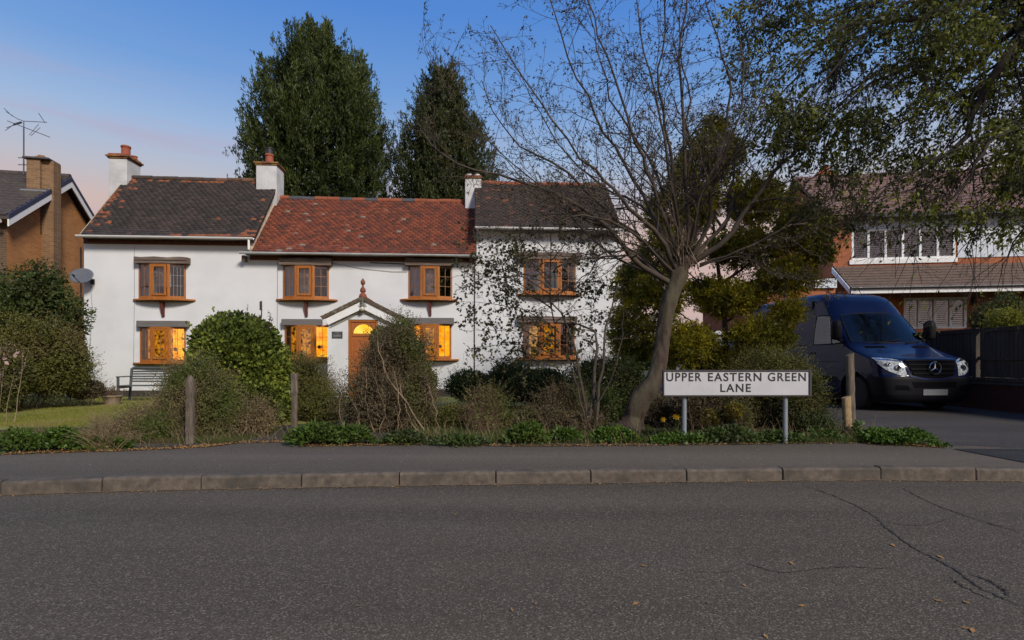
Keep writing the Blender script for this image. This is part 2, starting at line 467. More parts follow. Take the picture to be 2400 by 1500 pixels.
def sheet(name, pts, z, m, **k):
    me = bpy.data.meshes.new(name); me.from_pydata([(p[0], p[1], z) for p in pts], [], [list(range(len(pts)))]); me.update()
    if me.polygons[0].normal.z < 0: me.flip_normals()
    return link(name, me, m, **k)
sheet('ground', [(700*math.cos(a*math.pi/24), 700*math.sin(a*math.pi/24)) for a in range(48)], -0.03, m_land, kind='structure')
KB = [(0, 1160), (238, 1152), (470, 1147), (705, 1142), (935, 1138), (1162, 1135), (1385, 1132), (1610, 1129), (1835, 1126), (2065, 1125), (2290, 1127)]
kb = [G(x, y, 0.0).xy for x, y in KB]
d0 = (kb[0]-kb[1]).normalized()*.914; d1 = Vector((.914, -.02))
kl = [kb[0]+d0*i for i in range(6, 0, -1)] + kb + [kb[-1]+d1*i for i in range(1, 7)]
far_l = kl[0]+d0*150; far_r = kl[-1]+d1*150
road_edge = [far_l] + kl + [far_r]
sheet('road', [(p.x, p.y+.1) for p in road_edge] + [(140, -1.9), (-140, -1.9)], 0.0, m_road, kind='structure')
sheet('far_pavement', [(-140, -2.0), (140, -2.0), (140, -3.8), (-140, -3.8)], 0.1, m_pave, kind='structure')
# pavement from the kerb to the garden
PB = [(0, 1066), (150, 1060), (300, 1056), (420, 1051), (500, 1046), (560, 1038), (680, 1036), (720, 1045), (860, 1044), (1010, 1041), (1200, 1046), (1400, 1045), (1600, 1043), (1840, 1040), (2020, 1038), (2130, 1044), (2220, 1050)]
pb = [G(x, y, .12).xy for x, y in PB]
pave_poly = [(p.x, p.y+.06) for p in road_edge] + [(140, 7.9), (-140, 7.9)]
sheet('pavement', pave_poly, 0.115, m_pave, kind='structure')
def dense(pts, step, jit):
    o = []
    for a, b in zip(pts[:-1], pts[1:]):
        n = max(1, int((b-a).length/step))
        for i in range(n):
            p = a.lerp(b, i/n); o.append((p.x, p.y + rng.normal()*jit))
    return o + [tuple(pts[-1])]
edge = [(-60, pb[0].y-.05)] + dense(pb[:7], .07, .012) + dense(pb[6:], .07, .012)
sheet('garden_ground', edge + [(5.9, 8.5), (5.75, 10.5), (5.75, 60), (-60, 60)], 0.120, m_soil, kind='structure')
sheet('lawn', [(-40, 7.5), (-9.2, 7.5), (-7.6, 8.7), (-4.3, 8.9), (-2.9, 9.6), (1.6, 9.2), (2.2, 12), (2.2, 16.2), (-30, 16.2)], 0.126, m_lawn, kind='structure')
sheet('driveway', [(5.2, 7.05), (5.9, 6.98), (6.2, 6.80), (10.52, 6.75), (10.52, 24), (5.2, 24)], 0.1165+.0015, m_drive, kind='structure')
pp = [G(2235, 1052, .122), G(2420, 1052, .122), G(3400, 1054, .122), G(3400, 1089, .122), G(2420, 1087, .122), G(2330, 1070, .122)]
sheet('drive_patch', [(p.x, p.y) for p in pp], 0.123, m_patch, kind='structure')
# kerb stones
kerb = empty('kerb', kind='structure')
kerb['label'] = 'concrete kerb stones edging the pavement'
for i, (a, b) in enumerate(zip(kl[:-1], kl[1:])):
    d = (b-a); L = d.length; u = d/L; n = Vector((-u.y, u.x)); g = .005
    o = a + u*g; mb = MB(); dz = rng.normal()*.004; dn = rng.normal()*.004
    hx = L-2*g; w = .125; c = .018
    prof = [(0, -.05), (w, -.05), (w, .122), (c*1.2, .122), (0.004, .122-c)]
    U = Vector((n.x, n.y, 0)); mb.prism(prof, U, Vector((0, 0, 1)), Vector((u.x, u.y, 0))*hx, (o.x+n.x*dn, o.y+n.y*dn, dz))
    mb.build('kerb_stone', m_kerb, kerb, bevel=.006)
# grit and dead leaves in the gutter
m_grit = mat('gutter_grit', (.20, .14, .08), (.10, .075, .05), scale=25, rough=1, bump=.8, bscale=120)
gl = []
for a, b in zip(kl[:-1], kl[1:]):
    for q in range(9): gl.append(a.lerp(b, q/9))
V = []; 
for p in gl: V += [(p.x, p.y+.012, .004), (p.x, p.y-.022-abs(rng.normal())*.022, .004)]
link('gutter_dirt', np_mesh('gutter_dirt', V, [(2*i+1, 2*i+3, 2*i+2, 2*i) for i in range(len(gl)-1)]), m_grit, kind='stuff')
# cracks in the road
m_crack = mat('crack_tar', (.024, .022, .02), (.036, .033, .03), scale=30, rough=.9)
m_worn = mat('worn_edge', (.13, .105, .075), (.075, .066, .055), scale=40, rough=1)
def strip(pix, w, z, m, name, jit=.006, taper=True):
    P3 = resample([G(x, y, 0) for x, y in pix], len(pix)*14); P3[:, 1] += rng.normal(size=len(P3))*jit; P3[:, 0] += rng.normal(size=len(P3))*jit
    T = np.gradient(P3, axis=0); Nn = unit(np.stack([-T[:, 1], T[:, 0], 0*T[:, 0]], 1)); ww = w*(.4+rng.random(len(P3)))
    if taper: ww *= np.clip(np.minimum(np.arange(len(P3)), np.arange(len(P3))[::-1])/8., .15, 1)
    V = np.stack([P3+Nn*ww[:, None], P3-Nn*ww[:, None]], 1).reshape(-1, 3); V[:, 2] = z
    n = len(P3)
    return link(name, np_mesh(name, V, [(2*i, 2*i+1, 2*i+3, 2*i+2) for i in range(n-1)]), m, kind='structure')
C1 = [(1880, 1136), (1960, 1165), (2040, 1205), (2080, 1240), (2150, 1290), (2230, 1330), (2300, 1380), (2400, 1425)]
strip(C1, .0065, .004, m_crack, 'road_crack')
strip([(2100, 1138), (2180, 1178), (2270, 1212), (2400, 1250)], .006, .004, m_crack, 'road_crack')
strip([(2270, 1345), (2330, 1368), (2372, 1402)], .007, .005, m_crack, 'road_crack')
strip([(2060, 1222), (2150, 1232), (2240, 1215)], .004, .004, m_crack, 'road_crack')
strip([(1740, 1318), (1830, 1342), (1960, 1330), (2100, 1335)], .004, .004, m_crack, 'road_crack')
strip([(1432, 1073), (1444, 1090), (1458, 1104)], .002, .121, m_crack, 'pavement_crack') if False else None
strip([(2225, 1350), (2260, 1375), (2330, 1408)], .010, .0045, m_worn, 'worn_road_edge')
strip([(1600, 1338), (1680, 1342), (1740, 1336)], .003, .0045, m_worn, 'worn_road_edge')

# ------------------------------------------------------------------ the cottage
CF = Frame(0, 17.3, 4.0)
m_white = mat('white_render', (.69, .70, .71), (.62, .63, .645), scale=1.1, rough=.92, bump=.35, bscale=55, c3=(.53, .53, .52), s3=.7, p3=(.55, .9))
m_whitepaint = mat('white_paint', (.80, .80, .79), (.74, .74, .73), scale=5, rough=.5)
m_gutter = mat('grey_gutter', (.62, .63, .64), (.45, .45, .45), scale=3, rough=.4)
m_oak = mat('stained_window_wood', (.42, .145, .020), (.29, .090, .012), scale=9, rough=.45, stretch=(3, 3, .6), c3=(.22, .06, .012), s3=3, p3=(.6, .85))
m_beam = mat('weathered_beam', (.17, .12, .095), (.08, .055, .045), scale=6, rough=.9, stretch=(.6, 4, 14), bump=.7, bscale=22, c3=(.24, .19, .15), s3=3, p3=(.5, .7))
m_slatehd = mat('grey_lintel', (.17, .155, .15), (.12, .11, .105), scale=5, rough=.85, stretch=(.5, 2, 6), bump=.3)
m_brk = mat('dark_red_brick', (.16, .055, .035), (.09, .035, .025), scale=14, rough=.95, objrnd=.5, bump=.4)
m_pane = glass_mat('window_glass', (.95, .96, .97), .09)
m_dark = mat('dark_room', (.030, .024, .018), (.018, .014, .012), scale=2, rough=.9)
m_net = mat('net_curtain', (.80, .82, .84), (.45, .46, .47), scale=10, rough=1, stretch=(6, 6, .3), trans=.3)
m_glow = emit_mat('lit_room', (1.0, .26, .002), (1.0, .46, .015), .85, 5.0, dark=(.22, .05, .002))
m_glow2 = emit_mat('lit_hall', (1.0, .50, .03), (1.0, .70, .14), .80, 3.0)
m_glow3 = emit_mat('lit_room_dim', (.02, .008, .002), (1.0, .36, .012), .45, 11.0)
m_lead = mat('lead_flashing', (.22, .23, .24), (.15, .15, .16), scale=5, rough=.6)
m_mortar = mat('verge_mortar', (.42, .34, .25), (.30, .23, .16), scale=12, rough=1, bump=.5)

def tile_mat(name, cols, moss=None):
    m = bpy.data.materials.new(name); m.use_nodes = True; t = m.node_tree; N = t.nodes; P = N['Principled BSDF']
    a = N.new('ShaderNodeAttribute'); a.attribute_name = 'rnd'
    g = N.new('ShaderNodeNewGeometry')
    n = N.new('ShaderNodeTexNoise'); n.inputs['Scale'].default_value = 1.1; n.inputs['Detail'].default_value = 4; lnk(t, g.outputs['Position'], n.inputs['Vector'])
    ad = N.new('ShaderNodeMath'); ad.operation = 'MULTIPLY_ADD'; lnk(t, n.outputs[0], ad.inputs[0]); ad.inputs[1].default_value = .55; ad.inputs[2].default_value = -.275
    s = N.new('ShaderNodeMath'); s.operation = 'ADD'; lnk(t, a.outputs['Fac'], s.inputs[0]); lnk(t, ad.outputs[0], s.inputs[1])
    r_ = N.new('ShaderNodeValToRGB'); lnk(t, s.outputs[0], r_.inputs[0])
    while len(r_.color_ramp.elements) < len(cols): r_.color_ramp.elements.new(.5)
    for e, (p, c) in zip(r_.color_ramp.elements, cols): e.position = p
    for e, (p, c) in zip(r_.color_ramp.elements, cols): e.color = (*c, 1)
    n2 = N.new('ShaderNodeTexNoise'); n2.inputs['Scale'].default_value = 18; n2.inputs['Detail'].default_value = 4; lnk(t, g.outputs['Position'], n2.inputs['Vector'])
    mr = N.new('ShaderNodeMapRange'); mr.inputs[1].default_value = .55; mr.inputs[2].default_value = .8; mr.inputs[4].default_value = .7; lnk(t, n2.outputs[0], mr.inputs[0])
    mx = N.new('ShaderNodeMix'); mx.data_type = 'RGBA'; lnk(t, mr.outputs[0], mx.inputs[0]); lnk(t, r_.outputs[0], mx.inputs[6]); mx.inputs[7].default_value = (*(moss or (.05, .045, .03)), 1)
    lnk(t, mx.outputs[2], P.inputs['Base Color']); P.inputs['Roughness'].default_value = .85
    b = N.new('ShaderNodeBump'); b.inputs['Strength'].default_value = .5; b.inputs['Distance'].default_value = .008; lnk(t, n2.outputs[0], b.inputs['Height']); lnk(t, b.outputs[0], P.inputs['Normal'])
    MATS[name] = m; return m
m_tile_dark = tile_mat('dark_clay_tiles', [(0, (0.020, 0.015, 0.013)), (.55, (0.038, 0.028, 0.024)), (.85, (0.056, 0.038, 0.032)), (.93, (0.172, 0.056, 0.023)), (1, (0.238, 0.079, 0.033))])
m_tile_red = tile_mat('red_clay_tiles', [(0, (0.053, 0.022, 0.015)), (.3, (0.099, 0.028, 0.015)), (.6, (0.167, 0.038, 0.017)), (.9, (0.223, 0.059, 0.024)), (1, (0.205, 0.167, 0.130))])
m_tile_brown = tile_mat('brown_clay_tiles', [(0, (0.020, 0.014, 0.012)), (.55, (0.038, 0.025, 0.019)), (.86, (0.062, 0.034, 0.024)), (.94, (0.149, 0.053, 0.025)), (1, (0.186, 0.062, 0.031))])

COT = empty('cottage', (CF.o.x, CF.o.y, 0), CF.a, label='long white rendered cottage with three tiled roofs and orange wood windows', cat='house')
COT_PIECES = [0]

def wall_holes(x0, x1, z0, z1, holes, y0=0.0, th=.3):
    """front wall face with openings and their reveals"""
    mb = MB(); xs = sorted({x0, x1} | {h[i] for h in holes for i in (0, 1)}); zs = sorted({z0, z1} | {h[i] for h in holes for i in (2, 3)})
    xs = [x for x in xs if x0 <= x <= x1]; zs = [z for z in zs if z0 <= z <= z1]
    for a, b in zip(xs[:-1], xs[1:]):
        for c, d in zip(zs[:-1], zs[1:]):
            mx_, mz = (a+b)/2, (c+d)/2
            if any(h[0] < mx_ < h[1] and h[2] < mz < h[3] for h in holes): continue
            mb.add([(a, y0, c), (b, y0, c), (b, y0, d), (a, y0, d)], [(0, 1, 2, 3)])
    for h in holes:
        a, b, c, d = h
        a = max(a, x0); b = min(b, x1); c = max(c, z0); d = min(d, z1)
        mb.add([(a, y0, c), (a, y0, d), (a, y0+th, d), (a, y0+th, c)], [(0, 1, 2, 3)])
        mb.add([(b, y0, c), (b, y0, d), (b, y0+th, d), (b, y0+th, c)], [(3, 2, 1, 0)])
        mb.add([(a, y0, d), (b, y0, d), (b, y0+th, d), (a, y0+th, d)], [(3, 2, 1, 0)])
        mb.add([(a, y0, c), (b, y0, c), (b, y0+th, c), (a, y0+th, c)], [(0, 1, 2, 3)])
    return mb

OUTH = .30                                  # eaves overhang
sec = [  # x0px, x1px, wall top py, eave py, ridge py, roof x range px at eave, tile mat
    dict(n='l', a=197, b=586, gut=556, eave=551, ridge=417, ra=189, rb=597, m=m_tile_dark),
    dict(n='m', a=586, b=1117, gut=596, eave=591, ridge=466, ra=590, rb=1116, m=m_tile_red),
    dict(n='r', a=1117, b=1455, gut=536, eave=532, ridge=430, ra=1113, rb=1458, m=m_tile_brown)]
WIN = [ # lintel (x0,x1,y0,y1), frame (x0,x1,y0,y1), sill (x0,x1,y), bracket (x, y1) , lit, style
    dict(l=(317, 443, 603, 618), f=(325, 436, 618, 700), s=(308, 455, 703), b=(380, 742), lit=0, m='beam', s3=0),
    dict(l=(322, 441, 752, 767), f=(328, 436, 767, 848), s=(308, 450, 851), b=None, lit=1, m='slate', s3=0),
    dict(l=(656, 777, 606, 622), f=(663, 771, 622, 700), s=(645, 790, 703), b=(717, 742), lit=0, m='beam', s3=1),
    dict(l=(661, 780, 748, 763), f=(667, 775, 763, 842), s=(650, 785, 846), b=None, lit=1, m='slate', s3=1),
    dict(l=(950, 1063, 606, 623), f=(957, 1060, 623, 700), s=(937, 1072, 703), b=(1008, 740), lit=0, m='beam', s3=1),
    dict(l=(952, 1064, 745, 760), f=(958, 1058, 760, 840), s=(940, 1076, 844), b=None, lit=2, m='slate', s3=1),
    dict(l=(1212, 1362, 592, 608), f=(1227, 1350, 608, 688), s=(1210, 1365, 692), b=None, lit=0, m='beam', s3=2),
    dict(l=(1214, 1352, 742, 756), f=(1225, 1347, 756, 838), s=(1208, 1362, 842), b=None, lit=3, m='beam', s3=2)]
holes = {0: [], 1: [], 2: []}
for w in WIN:
    x0, x1, y0, y1 = w['f']; xa, xb = CF.x(x0), CF.x(x1); cx = (x0+x1)/2
    zb, zt = CF.z(cx, y1), CF.z(cx, y0)
    w['g'] = (xa, xb, zb, zt); holes[w['s3']].append((xa+.06, xb-.06, zb+.04, zt-.04))

ROOFS = []
NT = 0
tile_variants = {}
def tile_mesh(i, rv, w=.2, L=.17, th=.022):
    """one plain clay tile, slightly cambered; x across, y up the slope"""
    g = .0025
    c = .006*(1+.5*math.sin(i*3.1))
    v = []
    for yy in (0, L):
        for xx, zz in ((-w/2+g, 0), (0, c), (w/2-g, 0)):
            v.append((xx, yy, zz)); v.append((xx, yy, zz-th))
    f = [(0, 2, 8, 6), (2, 4, 10, 8), (0, 1, 3, 2), (2, 3, 5, 4), (0, 6, 7, 1), (4, 5, 11, 10)]
    me = bpy.data.meshes.new('tile'); me.from_pydata(v, [], f)
    a = me.attributes.new('rnd', 'FLOAT', 'POINT'); a.data.foreach_set('value', np.full(12, rv, np.float32)); me.update()
    return me
TV = np.array([(-.0975, 0, 0), (-.0975, 0, -.022), (0, 0, .006), (0, 0, -.007), (.0975, 0, 0), (.0975, 0, -.022), (-.0975, .17, 0), (-.0975, .17, -.022), (0, .17, .006), (0, .17, -.007), (.0975, .17, 0), (.0975, .17, -.022)])
TF = np.array([(0, 2, 8, 6), (2, 4, 10, 8), (0, 1, 3, 2), (2, 3, 5, 4), (0, 6, 7, 1), (4, 5, 11, 10)])

def roof_section(s, idx, n_single):
    cx = (s['ra']+s['rb'])/2
    ze = CF.z(cx, s['eave'], OUTH); x0 = CF.x(s['ra'], OUTH); x1 = CF.x(s['rb'], OUTH)
    ye = -OUTH; yr = 1.85
    # ridge height from its picture height at that depth
    zr = CF.z(cx, s['ridge'], -yr)
    s.update(ze=ze, zr=zr, x0=x0, x1=x1, ye=ye, yr=yr)
    sl = Vector((0, yr-ye, zr-ze)); L = sl.length; u = sl/L; nrm = Vector((0, -u.z, u.y))
    deck = MB()
    e0 = Vector((0, ye, ze)) - nrm*.05; r0 = Vector((0, yr, zr)) - nrm*.03; bk = Vector((0, 2*yr-ye, ze)) - Vector((0, 0, .03))
    deck.prism([(e0.y, e0.z), (r0.y, r0.z), (bk.y, bk.z), (bk.y, bk.z-.06), (r0.y, r0.z-.08), (e0.y, e0.z-.05)], Vector((0, 1, 0)), Vector((0, 0, 1)), Vector((x1-x0-.03, 0, 0)), (x0+.015, 0, 0))
    roof = deck.build('roof', s['m'], COT)
    NR = 30; w = .175; gauge = L/NR
    ncol = int(round((x1-x0)/w)); w = (x1-x0)/ncol
    tilt = 0.075
    xs, T = [], []
    sag = lambda xx: -.025*math.sin(math.pi*(xx-x0)/(x1-x0))
    for r in range(NR):
        for c in range(ncol + (r % 2)):
            xx = x0 + (c+.5)*w - (w/2 if r % 2 else 0)
            half = (r % 2) and (c == 0 or c == ncol)
            if half: xx = x0 + w/4 if c == 0 else x1 - w/4
            ed = min(xx-x0, x1-xx)
            if idx == 0:
                rv = rng.uniform(.0, .80)
                pr = .5 if xx-x0 < .15+rng.random()*.25 and r % 3 else .12 if xx-x0 < .6 else .12 if x1-xx < .4 else .006
                if r >= NR-2: pr = .4
                if r == 0 and xx > x0+2.4: pr = .6
                if rng.random() < pr: rv = rng.uniform(.86, 1.15)
            elif idx == 1:
                rv = rng.beta(2.2, 2.0)*.85 + .06
                rv -= .30*max(0, (xx-x0)/(x1-x0)-.72)*3.0*rng.random()
                if rng.random() < .012: rv = 1.25
            else:
                rv = rng.uniform(0, .82) + (.2 if xx-x0 < 1.2 and r > 13 and rng.random() < .5 else 0)
                if rng.random() < .02: rv = 1.05
            pos = Vector((xx + rng.normal()*.002, ye, ze + sag(xx))) + u*(r*gauge + rng.normal()*.004 - .01) + nrm*(.012 + abs(rng.normal())*.003)
            T.append((pos, rv, rng.normal()*.012, half))
    bx = Vector((1, 0, 0))
    def mtx(pos, yaw, half):
        uy = (u*math.cos(-tilt) - nrm*math.sin(tilt)).normalized(); uy = (uy*math.cos(yaw) + bx*math.sin(yaw)).normalized(); ux = (bx*math.cos(yaw) - u*math.sin(yaw)).normalized(); uz = ux.cross(uy)
        ux2 = ux*((.5 if half else 1.0)*w/.2)
        return np.array([[ux2.x, uy.x, uz.x], [ux2.y, uy.y, uz.y], [ux2.z, uy.z, uz.z]]), pos
    single = T[:n_single]; rest = T[n_single:]
    for pos, rv, yaw, half in single:
        key = (round(rv*10)/10, half)
        if key not in tile_variants: tile_variants[key] = {}
        if s['m'].name not in tile_variants[key]:
            me = tile_mesh(int(rv*10), key[0]); me.materials.append(s['m']); tile_variants[key][s['m'].name] = me
        A, p = mtx(pos, yaw, half)
        o = bpy.data.objects.new('tile', tile_variants[key][s['m'].name]); COL.objects.link(o); o.parent = roof
        M4 = Matrix([[*A[0], p.x], [*A[1], p.y], [*A[2], p.z], [0, 0, 0, 1]]); o.matrix_local = M4
    Vs, Qs, rv_ = [], [], []
    for i, (pos, rv, yaw, half) in enumerate(rest):
        A, p = mtx(pos, yaw, half); Vs.append(TV @ A.T + np.array(p)); Qs.append(TF + 12*i); rv_ += [rv]*12
    me = np_mesh('tiles', np.concatenate(Vs), np.concatenate(Qs), rv_)
    link('tiles', me, s['m'], roof, kind='stuff')
    # ridge tiles
    nr = int(round((x1-x0)/.42)); rw = (x1-x0)/nr
    for i in range(nr):
        mb = MB(); rr = .105; pts = []; xa = x0+i*rw+.004; xb = x0+(i+1)*rw-.004
        zc = zr + sag((xa+xb)/2) + .03 - rr*.55 + rng.normal()*.006
        arc = [(math.cos(a)*rr, math.sin(a)*rr*.85) for a in np.linspace(R(205), R(-25), 9)]
        arc_i = [(p[0]*.85, p[1]*.85) for p in arc[::-1]]
        mb.prism(arc+arc_i, Vector((0, 1, 0)), Vector((0, 0, 1)), Vector((xb-xa, 0, rng.normal()*.004)), (xa, yr, zc))
        if idx == 1: rm = m_ridge_d if i in (1, 2, 5, 7, 10, 16) else m_ridge_r if i < 15 else m_ridge_b
        elif idx == 0: rm = m_ridge_b if i < 7 else m_ridge_r2
        else: rm = m_ridge_r if i in (1, 2, 3, 5, 6, 7, 8) else m_ridge_r2
        mb.build('ridge_tile', rm, roof, smooth=40)
    ROOFS.append(roof)
    return roof
m_ridge_r = mat('ridge_red', (0.300, 0.090, 0.041), (0.225, 0.060, 0.026), scale=8, rough=.85, bump=.4)
m_ridge_r2 = mat('ridge_orange_brown', (0.195, 0.090, 0.045), (0.105, 0.053, 0.034), scale=8, rough=.9, bump=.4, c3=(0.045, 0.038, 0.030), s3=4)
m_ridge_b = mat('ridge_brown', (0.075, 0.049, 0.038), (0.045, 0.034, 0.028), scale=8, rough=.9, bump=.4)
m_ridge_d = mat('ridge_blue_grey', (.075, .08, .09), (.05, .052, .058), scale=8, rough=.7, bump=.3)
for i, s in enumerate(sec): roof_section(s, i, (90, 130, 70)[i])

# walls
GZ = .12
for i, s in enumerate(sec):
    xa, xb = CF.x(s['a']), CF.x(s['b'])
    top = s['ze'] + .03
    s['wx'] = (xa, xb); s['top'] = top
    mb = wall_holes(xa, xb, GZ-.1, top, holes[i])
    D = 2*s['yr']
    # flanks, back and gables
    for xx, flip in ((xa, 0), (xb, 1)):
        pl = [(0, GZ-.1), (D, GZ-.1), (D, top), (s['yr'], s['zr']-.1), (0, top)]
        v = [(xx, p[0], p[1]) for p in pl]; mb.add(v, [(0, 1, 2, 3, 4) if flip else (4, 3, 2, 1, 0)])
    mb.add([(xa, D, GZ-.1), (xb, D, GZ-.1), (xb, D, top), (xa, D, top)], [(3, 2, 1, 0)])
    mb.build('wall', m_white, COT)
    # brick eaves course with projecting headers
    zt = top - .015; x = xa+.06; hb = .075
    mb = MB(); mb.box(xa+.004, xb-.004, -.035, .02, zt-.24, zt-.10); mb.box(xa+.002, xb-.002, -.075, .02, zt-.10, zt+.0)
    mb.build('brick_band', m_brk if i < 2 else m_whitepaint, COT)
    if i < 2:
        while x < xb-.1:
            b = MB().box(x, x+.11, -.085, -.02, zt-.175, zt-.102); b.build('brick', m_brk, COT, bevel=.004); x += .235
    # gutter
    gx0 = CF.x({0: 177, 1: 560, 2: 1113}[i], OUTH+.1); gx1 = CF.x({0: 593, 1: 1125, 2: 1461}[i], OUTH+.1)
    zg = CF.z((s['a']+s['b'])/2, s['gut'], OUTH+.1)
    rr = .062; arc = [(math.cos(a)*rr, math.sin(a)*rr) for a in np.linspace(R(180), R(360), 9)]; arc = arc + [(p[0]*.85, p[1]*.85+.004) for p in arc[::-1]]
    g = MB().prism(arc, Vector((0, 1, 0)), Vector((0, 0, 1)), Vector((gx1-gx0, 0, 0)), (gx0, -OUTH-.07, zg+.03))
    gut = g.build('gutter', m_whitepaint if i != 1 else m_gutter, COT, smooth=40)
    x = gx0+.3
    while x < gx1:
        MB().box(x, x+.025, -OUTH-.01, -OUTH+.04, zg-.02, zg+.03).build('gutter_bracket', m_gutter, gut); x += 1.3
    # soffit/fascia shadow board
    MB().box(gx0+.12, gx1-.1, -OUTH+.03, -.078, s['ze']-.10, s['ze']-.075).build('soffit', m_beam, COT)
# plinth
MB().box(sec[0]['wx'][0], sec[2]['wx'][1], -.02, .001, GZ-.1, .30).build('plinth', mat('dark_plinth', (.035, .032, .028), (.06, .05, .04), scale=10, rough=1, bump=.6), COT)
# flank wall strip between the higher end roof and the middle roof: mortar fillet
s0, s1 = sec[0], sec[1]
xv = s1['x0']
MB().add([(xv-.10, s1['ye']+.02, s1['ze']-.02), (xv+.05, s1['ye']+.02, s1['ze']-.0), (xv+.05, s1['yr'], s1['zr']+.02), (xv-.10, s1['yr'], s1['zr']+.15),
          (xv-.10, s1['ye']+.02, s1['ze']+.12)], [(0, 1, 2, 3), (0, 1, 4), (4, 1, 2, 3)]).build('mortar_fillet', m_mortar, COT)
# right hand roof edge boards
MB().bar((s0['x0'], s0['ye'], s0['ze']-.03), (s0['x0'], s0['yr'], s0['zr']-.03), .03, .07).build('verge_board', m_mortar, COT)
# downpipe stub
xd = CF.x(583, .36)
MB().tube([(xd, -.36, s0['ze']-.08), (xd, -.36, s1['ze']+.02)], .034, 10).build('downpipe', m_whitepaint, COT, smooth=40)
bk_ = MB(); bk_.box(CF.x(566, .2), CF.x(574, .2), -.22, 0, s1['ze']-.30, s1['ze']-.12); bk_.build('gutter_corbel', m_beam, COT, bevel=.02)

# thin cables down the wall
m_cable = mat('grey_cable', (.25, .25, .25), (.2, .2, .2), rough=.7)
m_blackc = mat('black_cable', (.03, .03, .03), (.04, .04, .04), rough=.7)
for pts, r_, mm in (([(316, 578), (316, 700), (314, 850)], .006, m_cable), ([(651, 612), (651, 700), (650, 800)], .006, m_cable),
                    ([(1113, 612), (1112, 760), (1112, 880)], .016, m_blackc), ([(213, 664), (217, 720), (214, 780), (209, 850)], .007, m_cable),
                    ([(780, 617), (850, 630), (920, 637), (955, 637)], .006, m_cable), ([(868, 616), (905, 617), (948, 619)], .014, m_blackc)):
    MB().tube([(*(CF.x(a),), -.02, CF.z(a, b)) for a, b in pts], r_, 6).build('cable', mm, COT)
# iron wall tie
x, z = CF.at(612, 716); MB().box(x-.035, x+.035, -.03, 0, z-.13, z+.13).build('wall_tie', mat('old_iron', (.05, .045, .045), rough=.8), COT, bevel=.01)

